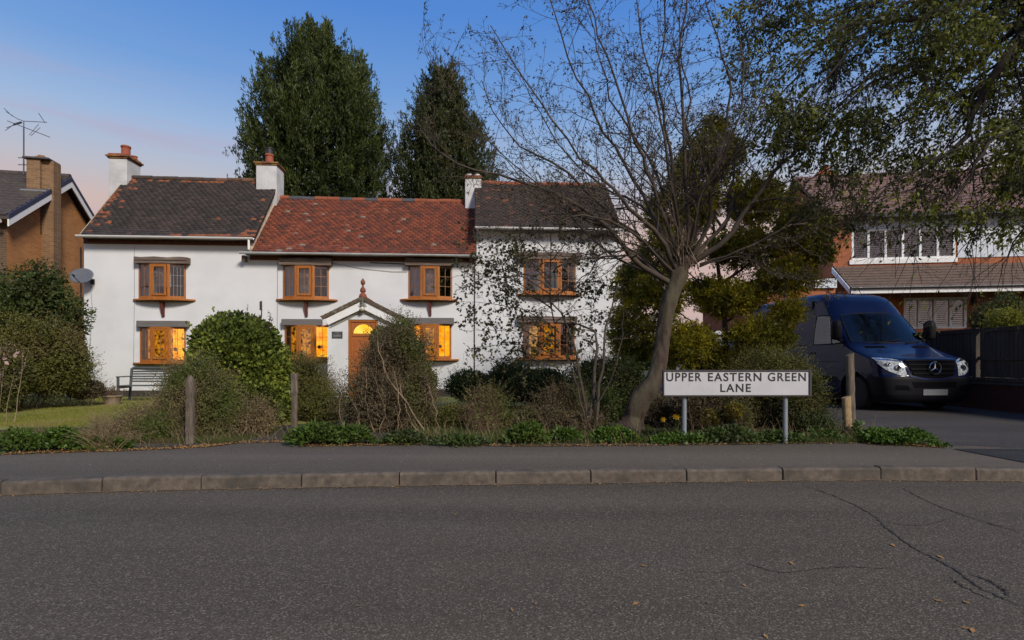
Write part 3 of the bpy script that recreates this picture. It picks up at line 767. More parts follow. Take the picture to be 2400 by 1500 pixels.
# ---- windows
def facet(P0, P1):
    P0 = Vector((P0[0], P0[1], 0)); P1 = Vector((P1[0], P1[1], 0)); d = (P1-P0); L = d.length; d /= L; return P0, d, Vector((d.y, -d.x, 0)), L
def fbox(mb, fc, s0, s1, z0, z1, n0, n1):
    P0, d, n, L = fc
    mb.obox(P0 + d*s0 + n*n0 + Vector((0, 0, z0)), d*(s1-s0), n*(n1-n0), Vector((0, 0, z1-z0)))
def bay(w):
    xa, xb, zb, zt = w['g']; wd = xb-xa; p = .17
    A, B, C, D = (xa, -.01), (xa+wd*.31, -p), (xb-wd*.31, -p), (xb, -.01)
    fr = MB()
    for sx in (xa, xb-.045): fr.box(sx, sx+.045, -.01, .08, zb, zt)
    facets = [facet(A, B), facet(B, C), facet(C, D)]
    for k, fc in enumerate(facets):
        L = fc[3]
        fbox(fr, fc, 0, .045, zb, zt, -.05, .0); fbox(fr, fc, L-.045, L, zb, zt, -.05, .0)
        fbox(fr, fc, .045, L-.045, zb, zb+.07, -.05, .0); fbox(fr, fc, .045, L-.045, zt-.05, zt, -.05, .0)
    # head and base filler boards
    for z0, z1 in ((zt-.012, zt+.012), (zb-.02, zb+.01)):
        fr.prism([A, B, C, D, (xb, .08), (xa, .08)], Vector((1, 0, 0)), Vector((0, 1, 0)), Vector((0, 0, z1-z0)), (0, 0, z0))
    win = fr.build('window', m_oak, COT, bevel=.004)
    # opening light in the middle
    fc = facets[1]; L = fc[3]; cs = MB(); a, b, c, d = .05, L-.05, zb+.075, zt-.055; t = .065
    fbox(cs, fc, a, a+t, c, d, .004, .03); fbox(cs, fc, b-t, b, c, d, .004, .03); fbox(cs, fc, a+t, b-t, c, c+t, .004, .03); fbox(cs, fc, a+t, b-t, d-t, d, .004, .03)
    cs.build('casement', m_oak, win, bevel=.004)
    for k, fc in enumerate(facets):
        L = fc[3]
        if k == 1: s0_, s1_, z0, z1, cols = a+t, b-t, c+t, d-t, 2
        else: s0_, s1_, z0, z1, cols = .045, L-.045, zb+.07, zt-.05, 2
        if k == 2 and w is WIN[0]: cols = 4
        if w['lit'] and k != 2: cols = 2
        rows = 3
        bar = MB(); bw = .011
        for j in range(1, cols): x = s0_+(s1_-s0_)*j/cols; fbox(bar, fc, x-bw/2, x+bw/2, z0, z1, -.03, -.012)
        for j in range(1, rows): z = z0+(z1-z0)*j/rows; fbox(bar, fc, s0_, s1_, z-bw/2, z+bw/2, -.031, -.011)
        bar.build('glazing_bar', m_bar if not (w is WIN[0] and k == 2) else m_cable, win)
        for i in range(cols):
            for j in range(rows):
                q = MB(); xa_ = s0_+(s1_-s0_)*i/cols; xb_ = s0_+(s1_-s0_)*(i+1)/cols; za = z0+(z1-z0)*j/rows; zb_ = z0+(z1-z0)*(j+1)/rows
                P0, dd, nn, _ = fc; tl = rng.normal()*.0012
                q.add([P0+dd*xa_+nn*(-.022+tl)+Vector((0, 0, za)), P0+dd*xb_+nn*(-.022-tl)+Vector((0, 0, za)), P0+dd*xb_+nn*(-.022-tl)+Vector((0, 0, zb_)), P0+dd*xa_+nn*(-.022+tl)+Vector((0, 0, zb_))], [(0, 1, 2, 3)])
                q.build('pane', m_pane, win)
    # sill
    x0, x1, y = w['s']; cxp = (x0+x1)/2; sa, sb = CF.x(x0, .1), CF.x(x1, .1); zs = zb-.02
    if w is WIN[3]: sb = CF.x(768, .1)
    pl = [(sa, 0), (sa, -.04)] + [(sa+(sb-sa)*q/10, -.04-.24*math.sin(math.pi*q/10)**.6) for q in range(1, 10)] + [(sb, -.04), (sb, 0)]
    MB().prism(pl, Vector((1, 0, 0)), Vector((0, 1, 0)), Vector((0, 0, .05)), (0, 0, zs-.05)).build('sill', m_oak, win, bevel=.006)
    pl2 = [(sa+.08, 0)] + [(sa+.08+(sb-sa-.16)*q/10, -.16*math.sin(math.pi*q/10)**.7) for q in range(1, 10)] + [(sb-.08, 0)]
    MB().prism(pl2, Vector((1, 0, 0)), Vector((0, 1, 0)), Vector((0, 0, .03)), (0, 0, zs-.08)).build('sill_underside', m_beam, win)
    if w['b']:
        bx, by = w['b']; xx = CF.x(bx, .08); zz = CF.z(bx, by, .08)
        MB().prism([(0, zs-.055), (-.20, zs-.055), (-.17, zs-.12), (-.06, zz+.06), (-.05, zz), (0, zz)], Vector((0, 1, 0)), Vector((0, 0, 1)), Vector((.075, 0, 0)), (xx-.037, 0, 0)).build('sill_bracket', m_bracket, win, bevel=.004)
    # lintel
    lx0, lx1, ly0, ly1 = w['l']; la, lb = CF.x(lx0, .1), CF.x(lx1, .1); z1, z0 = CF.z((lx0+lx1)/2, ly0, .1), CF.z((lx0+lx1)/2, ly1, .1)
    mb = MB()
    if w['m'] == 'beam':
        n = 8
        for i in range(n):
            xa_ = la+(lb-la)*i/n; xb_ = la+(lb-la)*(i+1)/n; j0 = .012*math.sin(i*1.7+lx0); j1 = .012*math.sin((i+1)*1.7+lx0); y0_ = -.19
            v = [(xa_, y0_, z0), (xb_, y0_, z0), (xb_, .02, z0), (xa_, .02, z0), (xa_, y0_+.01, z1+j0), (xb_, y0_+.01, z1+j1), (xb_, .02, z1+j1), (xa_, .02, z1+j0)]
            fs = [(3, 2, 1, 0), (4, 5, 6, 7), (0, 1, 5, 4)] + ([(3, 0, 4, 7)] if i == 0 else []) + ([(1, 2, 6, 5)] if i == n-1 else [])
            mb.add(v, fs)
        mb.build('lintel', m_beam, win)
        MB().box(la+.03, lb-.03, -.198, -.19, z0+(z1-z0)*.42, z0+(z1-z0)*.5).build('lintel_split', m_dark, win)
    else:
        if w is WIN[3]: lb = CF.x(754, .1)
        MB().box(la, lb, -.17, .02, z0, z1).build('lintel', m_slatehd, win, bevel=.012)
    # the room behind
    rm = MB(); d_ = 1.6
    x0_, x1_, z0_, z1_ = xa-.5, xb+.5, zb-.5, zt+.3
    if x0_ < sec[w['s3']]['wx'][0]: x0_ = sec[w['s3']]['wx'][0]+.02
    rm.add([(x0_, .31, z0_), (x1_, .31, z0_), (x1_, .31, z1_), (x0_, .31, z1_), (x0_, d_, z0_), (x1_, d_, z0_), (x1_, d_, z1_), (x0_, d_, z1_)],
           [(4, 5, 6, 7), (0, 1, 5, 4), (7, 6, 2, 3), (0, 4, 7, 3), (5, 1, 2, 6)])
    rm.build('room', m_dark if not w['lit'] else m_litroom, win)
    cur = MB()
    def curtain(xs0, xs1, y, zz0, zz1, m_, amp=.018):
        n = 28; v = []; 
        for i in range(n+1):
            xx = xs0+(xs1-xs0)*i/n; yy = y+amp*math.sin(i*1.9)+amp*.5*math.sin(i*.7)
            v += [(xx, yy, zz0), (xx, yy, zz1)]
        MB().add(v, [(2*i, 2*i+2, 2*i+3, 2*i+1) for i in range(n)]).build('curtain', m_, win, smooth=180)
    if not w['lit']:
        curtain(xa+.04, xa+wd*.36, .07, zb, zt, m_net)
        if w['s3'] < 2: curtain(xa+wd*.36, xa+wd*.64, .10, zb+(zt-zb)*(.35 if w is WIN[0] else .1), zt, m_net2)
        else: curtain(xa+wd*.36, xa+wd*.64, .10, zb, zt, m_net)
    else:
        curtain(xa+.04, xa+wd*.13, .09, zb, zt, m_cream)
        y = .20
        if w['lit'] == 1: spans = [(xb-wd*.36, xb+.04, zb+.02, zt-.02, m_glow), (xa+wd*.05, xb-wd*.37, zb+.1, zt-.04, m_glow3)]
        elif w['lit'] == 2: spans = [(xa-.02, xa+wd*.30, zb+.45, zt-.02, m_glow), (xb-wd*.34, xb+.05, zb+.02, zt-.02, m_glow), (xa+wd*.31, xb-wd*.35, zb+.1, zt-.04, m_glow3)]
        else: spans = [(xa+wd*.42, xa+wd*.62, zb+.1, zt-.05, m_glow3), (xa+.05, xa+wd*.3, zb+.1, zt-.1, m_glow4)]
        for (a_, b_, c_, d__, mm) in spans:
            MB().box(a_, b_, y, y+.01, c_, d__).build('room_glow_panel', mm, win)  # flat glowing panel stands in for the lit room behind
        # things on the inside sill
        for k in range(4):
            xx = xa+.15+rng.random()*(wd-.3); h = .06+.1*rng.random()
            MB().lathe((xx, .06, zb), [(.02, 0), (.035, h*.3), (.02, h*.7), (.028, h)], 10).build('ornament', m_whitepaint if k % 2 else m_beam, win, smooth=50)
        if w['lit'] < 3:
            x_, z_ = xb-wd*.27, zb+.38
            MB().lathe((x_, .10, z_), [(.01, -.01), (.055, -.005), (.055, .005), (.01, .01)], 14, Vector((0, -1, 0))).build('hanging_ornament', m_dark, win)
            MB().tube([(x_, .10, z_+.05), (x_, .10, zt-.02)], .004, 5).build('ornament_string', m_dark, win)
            # lampshade and reflectionlike cabinet deeper in the room
            MB().lathe((xa+wd*.5, .75, zt-.30), [(.16, 0), (.09, .18)], 16).build('lamp_shade', m_glow5, win, smooth=60)
    return win
m_bar = mat('glazing_bar_wood', (.36, .16, .06), (.28, .12, .04), rough=.5)
m_bracket = mat('red_bracket', (.14, .03, .02), (.10, .025, .015), rough=.7)
m_net2 = mat('lace', (.8, .8, .78), (.3, .27, .24), scale=7, rough=1, trans=.3)
m_cream = mat('cream_curtain', (.45, .38, .28), (.30, .24, .16), scale=9, rough=1, stretch=(6, 6, .3), trans=.3)
m_litroom = mat('warm_room', (.30, .16, .07), (.16, .08, .035), scale=3, rough=.9)
m_glow4 = emit_mat('lit_room_low', (.05, .02, .002), (.45, .22, .04), .8, 14.0)
m_glow5 = emit_mat('lamp_light', (1.0, .42, .05), (1.0, .55, .10), .9, 2.0)
for w in WIN: bay(w)

# ---- chimneys
m_chim = mat('chimney_render', (.62, .62, .62), (.50, .50, .50), scale=3, rough=.95, bump=.8, bscale=45, c3=(.42, .42, .40), s3=1.5, p3=(.5, .8))
m_cap = mat('lichen_brick', (.24, .09, .04), (.12, .055, .03), scale=9, rough=.95, bump=.7, bscale=25, c3=(.28, .16, .05), s3=5, p3=(.45, .6))
m_pot = mat('clay_pot', (.34, .09, .045), (.24, .06, .03), scale=6, rough=.8)
def chimney(x0p, x1p, ytop, ybase, depth, yf, pot, caps, pots):
    x0, x1 = CF.x(x0p, -yf), CF.x(x1p, -yf); cxp = (x0p+x1p)/2; zt = CF.z(cxp, ytop, -yf); zb = CF.z(cxp, ybase, -yf) - .35
    ch = MB().box(x0, x1, yf, yf+depth, zb, zt).build('chimney', m_chim, COT, bevel=.012)
    z = zt
    for (o, h, mm) in caps:
        nx = max(2, int((x1-x0+2*o)/.115)); c_ = MB(); rngx = np.linspace(x0-o, x1+o, nx+1)
        if o > .0:
            for a_, b_ in zip(rngx[:-1], rngx[1:]): c_.box(a_+.003, b_-.003, yf-o, yf-o+.12, z, z+h)
            c_.box(x0-o+.01, x1+o-.01, yf-o+.01, yf+depth+o, z+.001, z+h-.004)
        c_.build('chimney_course', mm, ch, bevel=.004); z += h
    cx, cy = (x0+x1)/2, yf+depth*pots[0][1] if pots else 0
    for (fx, fy, r_, h, mm, top) in pots:
        px_, py_ = x0+(x1-x0)*fx, yf+depth*fy
        MB().lathe((px_, py_, z), [(r_*1.25, 0), (r_*1.2, .03), (r_, .07), (r_*.97, h*.8), (r_*1.12, h*.84), (r_*1.12, h*.95), (r_, h), (r_*.8, h), (r_*.8, h-.1)], 18).build('chimney_pot', mm, ch, smooth=50)
        if top: MB().lathe((px_, py_, z+h-.02), [(r_*.95, 0), (r_*1.0, .17), (r_*1.12, .18), (r_*1.12, .21)], 18).build('cowl', m_blackmetal, ch, smooth=50)
    return ch, (x0, x1, z)
m_blackmetal = mat('black_metal', (.025, .025, .03), (.04, .04, .045), rough=.5, metal=.3)
chimney(255, 297, 371, 436, .75, 1.5, None, [(.035, .05, m_cap), (.075, .055, m_cap), (.02, .06, m_pot)], [(.55, .5, .135, .38, m_pot, 0), (.75, .85, .09, .14, m_pot, 0)])
chimney(600, 648, 387, 478, .72, 1.45, None, [(.03, .05, m_cap), (.06, .05, m_cap), (.0, .0, m_cap)][:2], [(.5, .4, .13, .36, m_pot, 1)])
chimney(1090, 1128, 418, 484, .6, 1.5, None, [(.03, .05, m_cap), (.01, .06, m_cap)], [(.25, .5, .09, .12, m_whitepaint, 0), (.75, .5, .09, .12, m_whitepaint, 0)])
# ---- porch
PO = 1.05
porch = empty('porch'); porch.parent = COT
px0, px1 = CF.x(768, PO), CF.x(944, PO); pxm = CF.x(851, PO)
z_ap = CF.z(851, 697, PO+.1); z_ev = CF.z(770, 738, PO+.1)
dx0, dx1 = CF.x(816, PO), CF.x(886, PO); dzt = CF.z(850, 749, PO)
slope = (z_ap - CF.z(757, 742, PO+.1))/(pxm - CF.x(757, PO+.1))
def zroof(x): return z_ap - slope*abs(x-pxm)
fw = MB()
t_ = .10
def pwall(xa, xb, zlo):
    xs = [xa] + ([pxm] if xa < pxm < xb else []) + [xb]
    low = [(x, zlo) for x in xs]; hi = [(x, zroof(x)-t_) for x in xs[::-1]]
    fw.prism(low+hi, Vector((1, 0, 0)), Vector((0, 0, 1)), Vector((0, .12, 0)), (0, -PO, 0))
pwall(px0, dx0, GZ-.1); pwall(dx1, px1, GZ-.1); pwall(dx0, dx1, dzt)
fw.add([(px0, -PO+.12, GZ-.1), (px0, -.001, GZ-.1), (px0, -.001, zroof(px0)-t_), (px0, -PO+.12, zroof(px0)-t_)], [(0, 3, 2, 1)])
fw.add([(px1, -PO+.12, GZ-.1), (px1, -.001, GZ-.1), (px1, -.001, zroof(px1)-t_), (px1, -PO+.12, zroof(px1)-t_)], [(0, 1, 2, 3)])
fw.build('porch_wall', m_white, porch)
xl, xr = CF.x(757, PO+.1), CF.x(950, PO+.1)
m_verge = mat('mossy_verge', (.13, .095, .06), (.065, .048, .036), scale=16, rough=1, bump=.9, bscale=40, c3=(.20, .17, .12), s3=9, p3=(.5, .7))
for xe, nm in ((xl, 0), (xr, 1)):
    e = Vector((xe, 0, zroof(xe))); a_ = Vector((pxm, 0, z_ap)); d = (e-a_); L = d.length; u = d/L; n = Vector((-u.z, 0, u.x)) if nm == 0 else Vector((u.z, 0, -u.x)); 
    if n.z < 0: n = -n
    # bargeboard
    bb = MB(); bw = .26
    o = a_ + Vector((0, -PO-.10, 0))
    bb.prism([(0, 0), (L-.02, 0), (L-.02, -bw), (0, -bw*1.08)], u, n, Vector((0, .03, 0)), o - n*.02)
    bb.build('bargeboard', m_whitepaint, porch, bevel=.004)
    MB().obox(a_ + Vector((0, -PO-.072, 0)) - n*.34, u*(L-.05), n*.014, Vector((0, .03, 0))).build('bargeboard_shadow_strip', m_beam, porch)  # thin dark strip draws the shade line below the bargeboard
    # roof slope: rows of tiles stepping down
    deck = MB().obox(a_ + Vector((0, -PO-.13, 0)) - n*.03, u*(L+.04), n*.03, Vector((0, PO+.12, 0))).build('porch_roof', m_verge, porch)
    MB().obox(a_ + Vector((0, -PO-.145, 0)) - n*.075, u*(L+.05), n*.10, Vector((0, .07, 0))).build('verge', m_verge, porch, bevel=.01)
    nr_ = 9
    for r_ in range(nr_):
        sx = (L+.06)*(r_)/nr_
        for c_ in range(6):
            y0 = -PO-.14 + c_*(PO+.13)/6
            q = MB().obox(a_ + u*(sx-.02) + n*(.004+.010) + Vector((0, y0+.003, 0)), u*((L+.06)/nr_+.03) + n*.012, n*.014, Vector((0, (PO+.13)/6-.006, 0)))
            q.build('tile', m_verge if c_ == 0 else m_tile_brown, deck)
# finial
fz = z_ap+.03
m_terra = mat('terracotta', (.26, .075, .035), (.18, .055, .03), scale=9, rough=.8, bump=.4)
fin = MB().lathe((pxm+.005, -PO-.05, fz-.05), [(.10, 0), (.115, .04), (.10, .10), (.05, .16), (.085, .20), (.075, .27), (.03, .33), (.022, .38), (.05, .40), (.068, .45), (.06, .50), (.03, .54), (.008, .58)], 20)
fin.build('finial', m_terra, porch, smooth=60)
nrd = 4
for i in range(nrd):
    y0 = -PO-.05+.07 + i*(PO-.02)/nrd
    arc = [(math.cos(a)*.10, math.sin(a)*.09) for a in np.linspace(R(205), R(-25), 9)]
    MB().prism(arc, Vector((1, 0, 0)), Vector((0, 0, 1)), Vector((0, (PO-.02)/nrd-.01, 0)), (pxm, y0, z_ap-.02)).build('ridge_tile', m_terra, porch, smooth=40)
# door set in a frame with a half round fanlight
dfr = MB(); ft = .07; y0, y1 = -PO+.02, -PO+.11
dfr.box(dx0, dx0+ft, y0, y1, GZ, dzt); dfr.box(dx1-ft, dx1, y0, y1, GZ, dzt); dfr.box(dx0+ft, dx1-ft, y0, y1, dzt-ft, dzt)
door_f = dfr.build('door_frame', m_oak, porch, bevel=.005)
ix0, ix1 = dx0+ft+.002, dx1-ft-.002; izt = dzt-ft-.002; cxd = (ix0+ix1)/2; zf = izt-.33; rf = .29
lf = MB(); arcp = [(cxd+math.cos(a)*rf, zf+math.sin(a)*rf*.92) for a in np.linspace(0, math.pi, 17)]
lf.prism([(ix0, zf), (cxd-rf, zf)] + arcp[::-1][1:9] + [(cxd, izt), (ix0, izt)], Vector((1, 0, 0)), Vector((0, 0, 1)), Vector((0, .045, 0)), (0, -PO+.05, 0))
lf.prism([(cxd+rf, zf), (ix1, zf), (ix1, izt), (cxd, izt)] + arcp[::-1][8:16], Vector((1, 0, 0)), Vector((0, 0, 1)), Vector((0, .045, 0)), (0, -PO+.05, 0))
lf.box(ix0, ix1, -PO+.05, -PO+.095, GZ, zf)
m_door = mat('door_wood', (.42, .13, .03), (.32, .09, .02), scale=8, rough=.4, stretch=(4, 4, .5))
door = lf.build('door', m_door, porch)
MB().add([(cxd-rf, -PO+.08, zf)] + [(p[0], -PO+.08, p[1]) for p in arcp[::-1]], [list(range(18))]).build('fanlight', m_glow2, door)
MB().prism([(p[0], p[1]) for p in arcp] + [((p[0]-cxd)*1.12+cxd, (p[1]-zf)*1.12+zf) for p in arcp[::-1]], Vector((1, 0, 0)), Vector((0, 0, 1)), Vector((0, .02, 0)), (0, -PO+.036, 0)).build('fanlight_moulding', m_oak, door)
MB().box(ix0+.03, ix1-.03, -PO+.03, -PO+.052, zf-.09, zf-.03).build('door_rail', m_oak, door, bevel=.006)
for (a_, b_) in ((ix0+.08, cxd-.04), (cxd+.04, ix1-.08)):
    MB().box(a_, b_, -PO+.038, -PO+.052, zf-.95, zf-.16).build('door_panel', m_door, door, bevel=.012)
    MB().box(a_, b_, -PO+.038, -PO+.052, GZ+.15, zf-1.05).build('door_panel', m_door, door, bevel=.012)
MB().lathe((ix0+.28, -PO+.03, zf-.45), [(.03, 0), (.035, .01), (.02, .03)], 10, Vector((0, -1, 0))).build('door_knocker', mat('brass', (.6, .45, .2), rough=.3, metal=.8), door)
# name plaque with faint white lettering
x0, x1 = CF.x(778, PO), CF.x(803, PO); z0, z1 = CF.z(790, 793, PO), CF.z(790, 777, PO)
m_plq = mat('plaque_slate', (.06, .065, .07), (.05, .05, .055), rough=.6)
plq = MB().box(x0, x1, -PO-.018, -PO, z0, z1).build('plaque', m_plq, porch, bevel=.004)
m_wht = mat('white_lettering', (.7, .7, .68), (.6, .6, .6), rough=.6)
def text_mesh(name, body, size, m_, parent, loc, rot, extrude=.002, sx=1.0, align='CENTER', space=1.0, offset=0.0):
    cu = bpy.data.curves.new('t', 'FONT'); cu.body = body; cu.size = size; cu.align_x = align; cu.align_y = 'CENTER'; cu.extrude = extrude; cu.space_character = space; cu.offset = offset
    o = bpy.data.objects.new('t', cu); COL.objects.link(o); dg = bpy.context.evaluated_depsgraph_get(); me = bpy.data.meshes.new_from_object(o.evaluated_get(dg)); bpy.data.objects.remove(o)
    ob = link(name, me, m_, parent); ob.location = loc; ob.rotation_euler = rot; ob.scale = (sx, 1, 1); return ob
m_faint = mat('faded_lettering', (.26, .26, .25), (.18, .18, .17), rough=.7)
wq = (x1-x0); tq = x0+wq*.16
for (dx, w_, h0, h1) in ((0, .06, .25, .62), (.10, .10, .24, .44), (.24, .10, .25, .46), (.37, .05, .24, .66), (.46, .10, .25, .45), (.59, .07, .26, .55)):
    MB().obox(Vector((tq+wq*dx, -PO-.021, z0+(z1-z0)*h0)), Vector((wq*w_, 0, 0)), Vector((0, .003, 0)), Vector((wq*.02, 0, (z1-z0)*(h1-h0)))).build('lettering', m_faint, plq)
MB().box(x0+wq*.30, x0+wq*.72, -PO-.021, -PO-.018, z0+(z1-z0)*.78, z0+(z1-z0)*.84).build('lettering', m_faint, plq)
# porch lamp on the gable point
x = CF.x(849, PO+.15); z = CF.z(849, 722, PO+.15)
m_lampg = mat('lamp_green', (.08, .10, .07), (.12, .12, .08), rough=.6)
lamp = MB().lathe((x, -PO-.15, z), [(.045, .02), (.05, .10), (.03, .13), (.045, .2), (.03, .30)], 14).build('porch_lamp', m_lampg, porch, smooth=60)
MB().lathe((x, -PO-.16, z-.07), [(.02, -.02), (.06, .0), (.075, .05), (.05, .10)], 14).build('lamp_globe', mat('cream_glass', (.6, .58, .45), rough=.3), lamp, smooth=60)
# ledge above the door
xa_, xb_ = CF.x(820, PO), CF.x(880, PO); zz = CF.z(850, 737, PO)
MB().box(xa_-.1, xb_+.1, -PO-.012, -PO, zz-.01, zz+.012).build('batten', mat('grey_trim', (.3, .3, .3), rough=.7), porch)

# satellite dish on the corner of the cottage (its own thing)
dish = empty('satellite_dish', tuple(CF.o + CF.ux*CF.x(213, .1) + CF.uy*(-.02) + Vector((0, 0, CF.z(213, 655, .1)))), CF.a,
             label='grey oval satellite dish fixed to the corner of the white cottage', cat='satellite dish')
m_dish = mat('dish_grey', (.13, .14, .16), (.10, .105, .12), scale=4, rough=.5)
dm = MB(); n = 28
c = Vector((-.12, -.30, .08)); nrm_ = Vector((.05, -.86, .34)).normalized(); _, a1, b1 = basis(nrm_)
v = [c + nrm_*(-.05)]; rings = 5
for r_ in range(1, rings+1):
    f_ = r_/rings
    for j in range(n):
        t = 2*math.pi*j/n; v.append(c + a1*math.cos(t)*.33*f_ + b1*math.sin(t)*.25*f_ + nrm_*(-.05+.05*f_*f_))
fs = [(0, 1+j, 1+(j+1) % n) for j in range(n)]
for r_ in range(1, rings):
    for j in range(n): fs.append((1+(r_-1)*n+j, 1+r_*n+j, 1+r_*n+(j+1) % n, 1+(r_-1)*n+(j+1) % n))
dm.add(v, fs); ob = dm.build('reflector', m_dish, dish, smooth=60)
sm_ = ob.modifiers.new('t', 'SOLIDIFY'); sm_.thickness = .008
MB().tube([(.0, 0, -.05), (-.02, -.12, -.05), (-.1, -.26, .02)], .02, 8).build('bracket', m_blackmetal, dish)
MB().tube([c - b1*.22, c - b1*.20 + nrm_*.30], .011, 6).build('feed_arm', m_blackmetal, dish)
MB().lathe(c - b1*.17 + nrm_*.30, [(.02, -.05), (.03, 0), (.028, .05)], 10, nrm_).build('receiver', m_blackmetal, dish)
MB().box(-.05, .05, -.03, .02, -.12, .02).build('wall_plate', m_blackmetal, dish)
# ------------------------------------------------------------------ brick house beyond the hedge
m_brkL = brick_mat('orange_brick_gable', (.50, .21, .06), (.38, .145, .04), (.42, .27, .14), ang=math.atan2(3, -.6), dark=(.30, .11, .035))
m_brkL2 = brick_mat('brown_brick_front', (.15, .09, .05), (.09, .055, .035), (.20, .15, .10), ang=R(-170), dark=(.06, .04, .03))
m_ctile = mat('concrete_tile', (.075, .06, .055), (.05, .042, .04), scale=7, rough=.9, bump=.4, c3=(.10, .08, .06), s3=1.5)
A_ = Vector((-16.6, 18, 0)); M_ = Vector((-17.2, 21, 0)); B_ = Vector((-17.8, 24, 0))
gd = (B_-A_).normalized(); gn = Vector((gd.y, -gd.x, 0)); he, hm = 5.92, 7.98
BH = empty('brick_house', tuple(A_), 0, label='orange brick house with tiled gable roof and a tall chimney beyond the hedge', cat='house')
def rel(v): return Vector(v) - A_
GLn = (B_-A_).length
body = MB()
base = [(0, -.2), (GLn, -.2), (GLn, he), (GLn/2, hm-.08), (0, he)]
body.prism(base, gd, Vector((0, 0, 1)), -gn*9, (0, 0, 0)); body.build('wall', m_brkL, BH)
# front wall face of browner brick, 3 mm proud
MB().obox(Vector((0, 0, -.2)) - gd*.003, -gn*9, -gd*.0 + gd*.01, Vector((0, 0, he))).build('front_wall', m_brkL2, BH)
rf = MB(); ov = .28; eo = .38; sl = (hm-he)/(GLn/2)
def rp(t, z, n_): return gd*t + gn*n_ + Vector((0, 0, z))
for sgn, t0, t1 in ((1, -eo, GLn/2), (-1, GLn+eo, GLn/2)):
    z0 = he - eo*sl + .1; z1 = hm + .1
    c = [rp(t0, z0, ov), rp(t0, z0, -9.2), rp(t1, z1, -9.2), rp(t1, z1, ov)]
    rf.add(c + [p + Vector((0, 0, .12)) for p in c], [(0, 1, 2, 3), (7, 6, 5, 4), (0, 4, 5, 1), (1, 5, 6, 2), (2, 6, 7, 3), (3, 7, 4, 0)])
roofL = rf.build('roof', m_ctile, BH)
# courses of interlocking tiles on the slope that shows: each course a part, its rolls as geometry
nc = 15
for i in range(nc):
    f0, f1 = i/nc, (i+1)/nc; t0 = -eo-.03 + (GLn/2+eo)*f0; t1 = -eo-.03 + (GLn/2+eo)*f1 + .04
    z0 = he-eo*sl+.23 + (hm-he+eo*sl)*f0; z1 = he-eo*sl+.23 + (hm-he+eo*sl)*f1
    mb = MB(); n_ = 0.18; v = []; 
    K = 62
    for k in range(K+1):
        xx = .25 - 9.3*k/K; zz = .02*abs(math.sin(k*math.pi/2))
        v += [rp(t0, z0+.045+zz, xx), rp(t0, z0+.0, xx), rp(t1, z1+.012+zz*.5, xx)]
    f = []
    for k in range(K): a = 3*k; f += [(a, a+3, a+4, a+1), (a, a+2, a+5, a+3)]
    mb.add(v, f).build('tile_course', m_ctile, roofL)
MB().tube([rp(GLn/2, hm+.26, .25), rp(GLn/2, hm+.26, -9)], .12, 10).build('ridge', m_ctile, roofL, smooth=50)
for sgn, t0, t1 in ((1, -eo, GLn/2), (-1, GLn+eo, GLn/2)):
    z0 = he - eo*sl; z1 = hm
    c = [rp(t0, z0-.13, ov+.02), rp(t1, z1-.13, ov+.02), rp(t1, z1+.10, ov+.02), rp(t0, z0+.10, ov+.02)]
    q = MB(); q.add(c + [p - gn*.04 for p in c], [(0, 1, 2, 3), (7, 6, 5, 4), (0, 4, 5, 1), (1, 5, 6, 2), (2, 6, 7, 3), (3, 7, 4, 0)]); q.build('bargeboard', m_whitepaint, BH)
    c = [rp(t0, z0+.10, ov+.03), rp(t1, z1+.10, ov+.03), rp(t1, z1+.26, ov+.03), rp(t0, z0+.26, ov+.03)]
    q = MB(); q.add(c + [p - gn*.06 for p in c], [(0, 1, 2, 3), (7, 6, 5, 4), (0, 4, 5, 1), (1, 5, 6, 2), (2, 6, 7, 3), (3, 7, 4, 0)]); q.build('verge_trim', mat('dark_blue_verge', (.035, .04, .075), rough=.7), BH)
MB().tube([rp(-eo-.05, he-eo*sl+.02, .1), rp(-eo-.05, he-eo*sl+.02, -9)], .06, 8).build('gutter', m_whitepaint, BH)
# the chimney, partly outside the gable
tC = 1.95
stack = MB(); stack.obox(rp(tC-.25, he-.2, -.42), gd*.56, gn*.42, Vector((0, 0, 8.42-(he-.2)))); stack.obox(rp(tC-.13, -.2, 0.002), gd*.44, gn*.36, Vector((0, 0, 8.62)))
chL = stack.build('chimney', brick_mat('yellow_brown_brick', (.25, .14, .065), (.17, .09, .045), (.30, .22, .14), ang=math.atan2(-.2, .98), dark=(.11, .065, .035)), BH)
MB().obox(rp(tC-.33, 8.42, -.52), gd*.74, gn*.82, Vector((0, 0, .07))).build('chimney_slab', mat('grey_capping', (.10, .09, .10), (.07, .065, .06), rough=.9), chL, bevel=.015)
MB().lathe(rp(tC+.05, 8.49, -.12), [(.26, 0), (.22, .07), (.12, .12), (.10, .16)], 14).build('chimney_pot', m_cap, chL, smooth=50)
MB().obox(rp(tC-.40, he+tC*sl-.06, -.55), gd*.65+Vector((0, 0, .35)), gn*.8, Vector((0, 0, .09))).build('flashing', m_lead, chL)
# drain pipe on the gable and a lamp wire
MB().tube([rp(4.2, 1, .03), rp(4.2, he-.15, .03)], .03, 6).build('vent_pipe', m_blackmetal, BH)
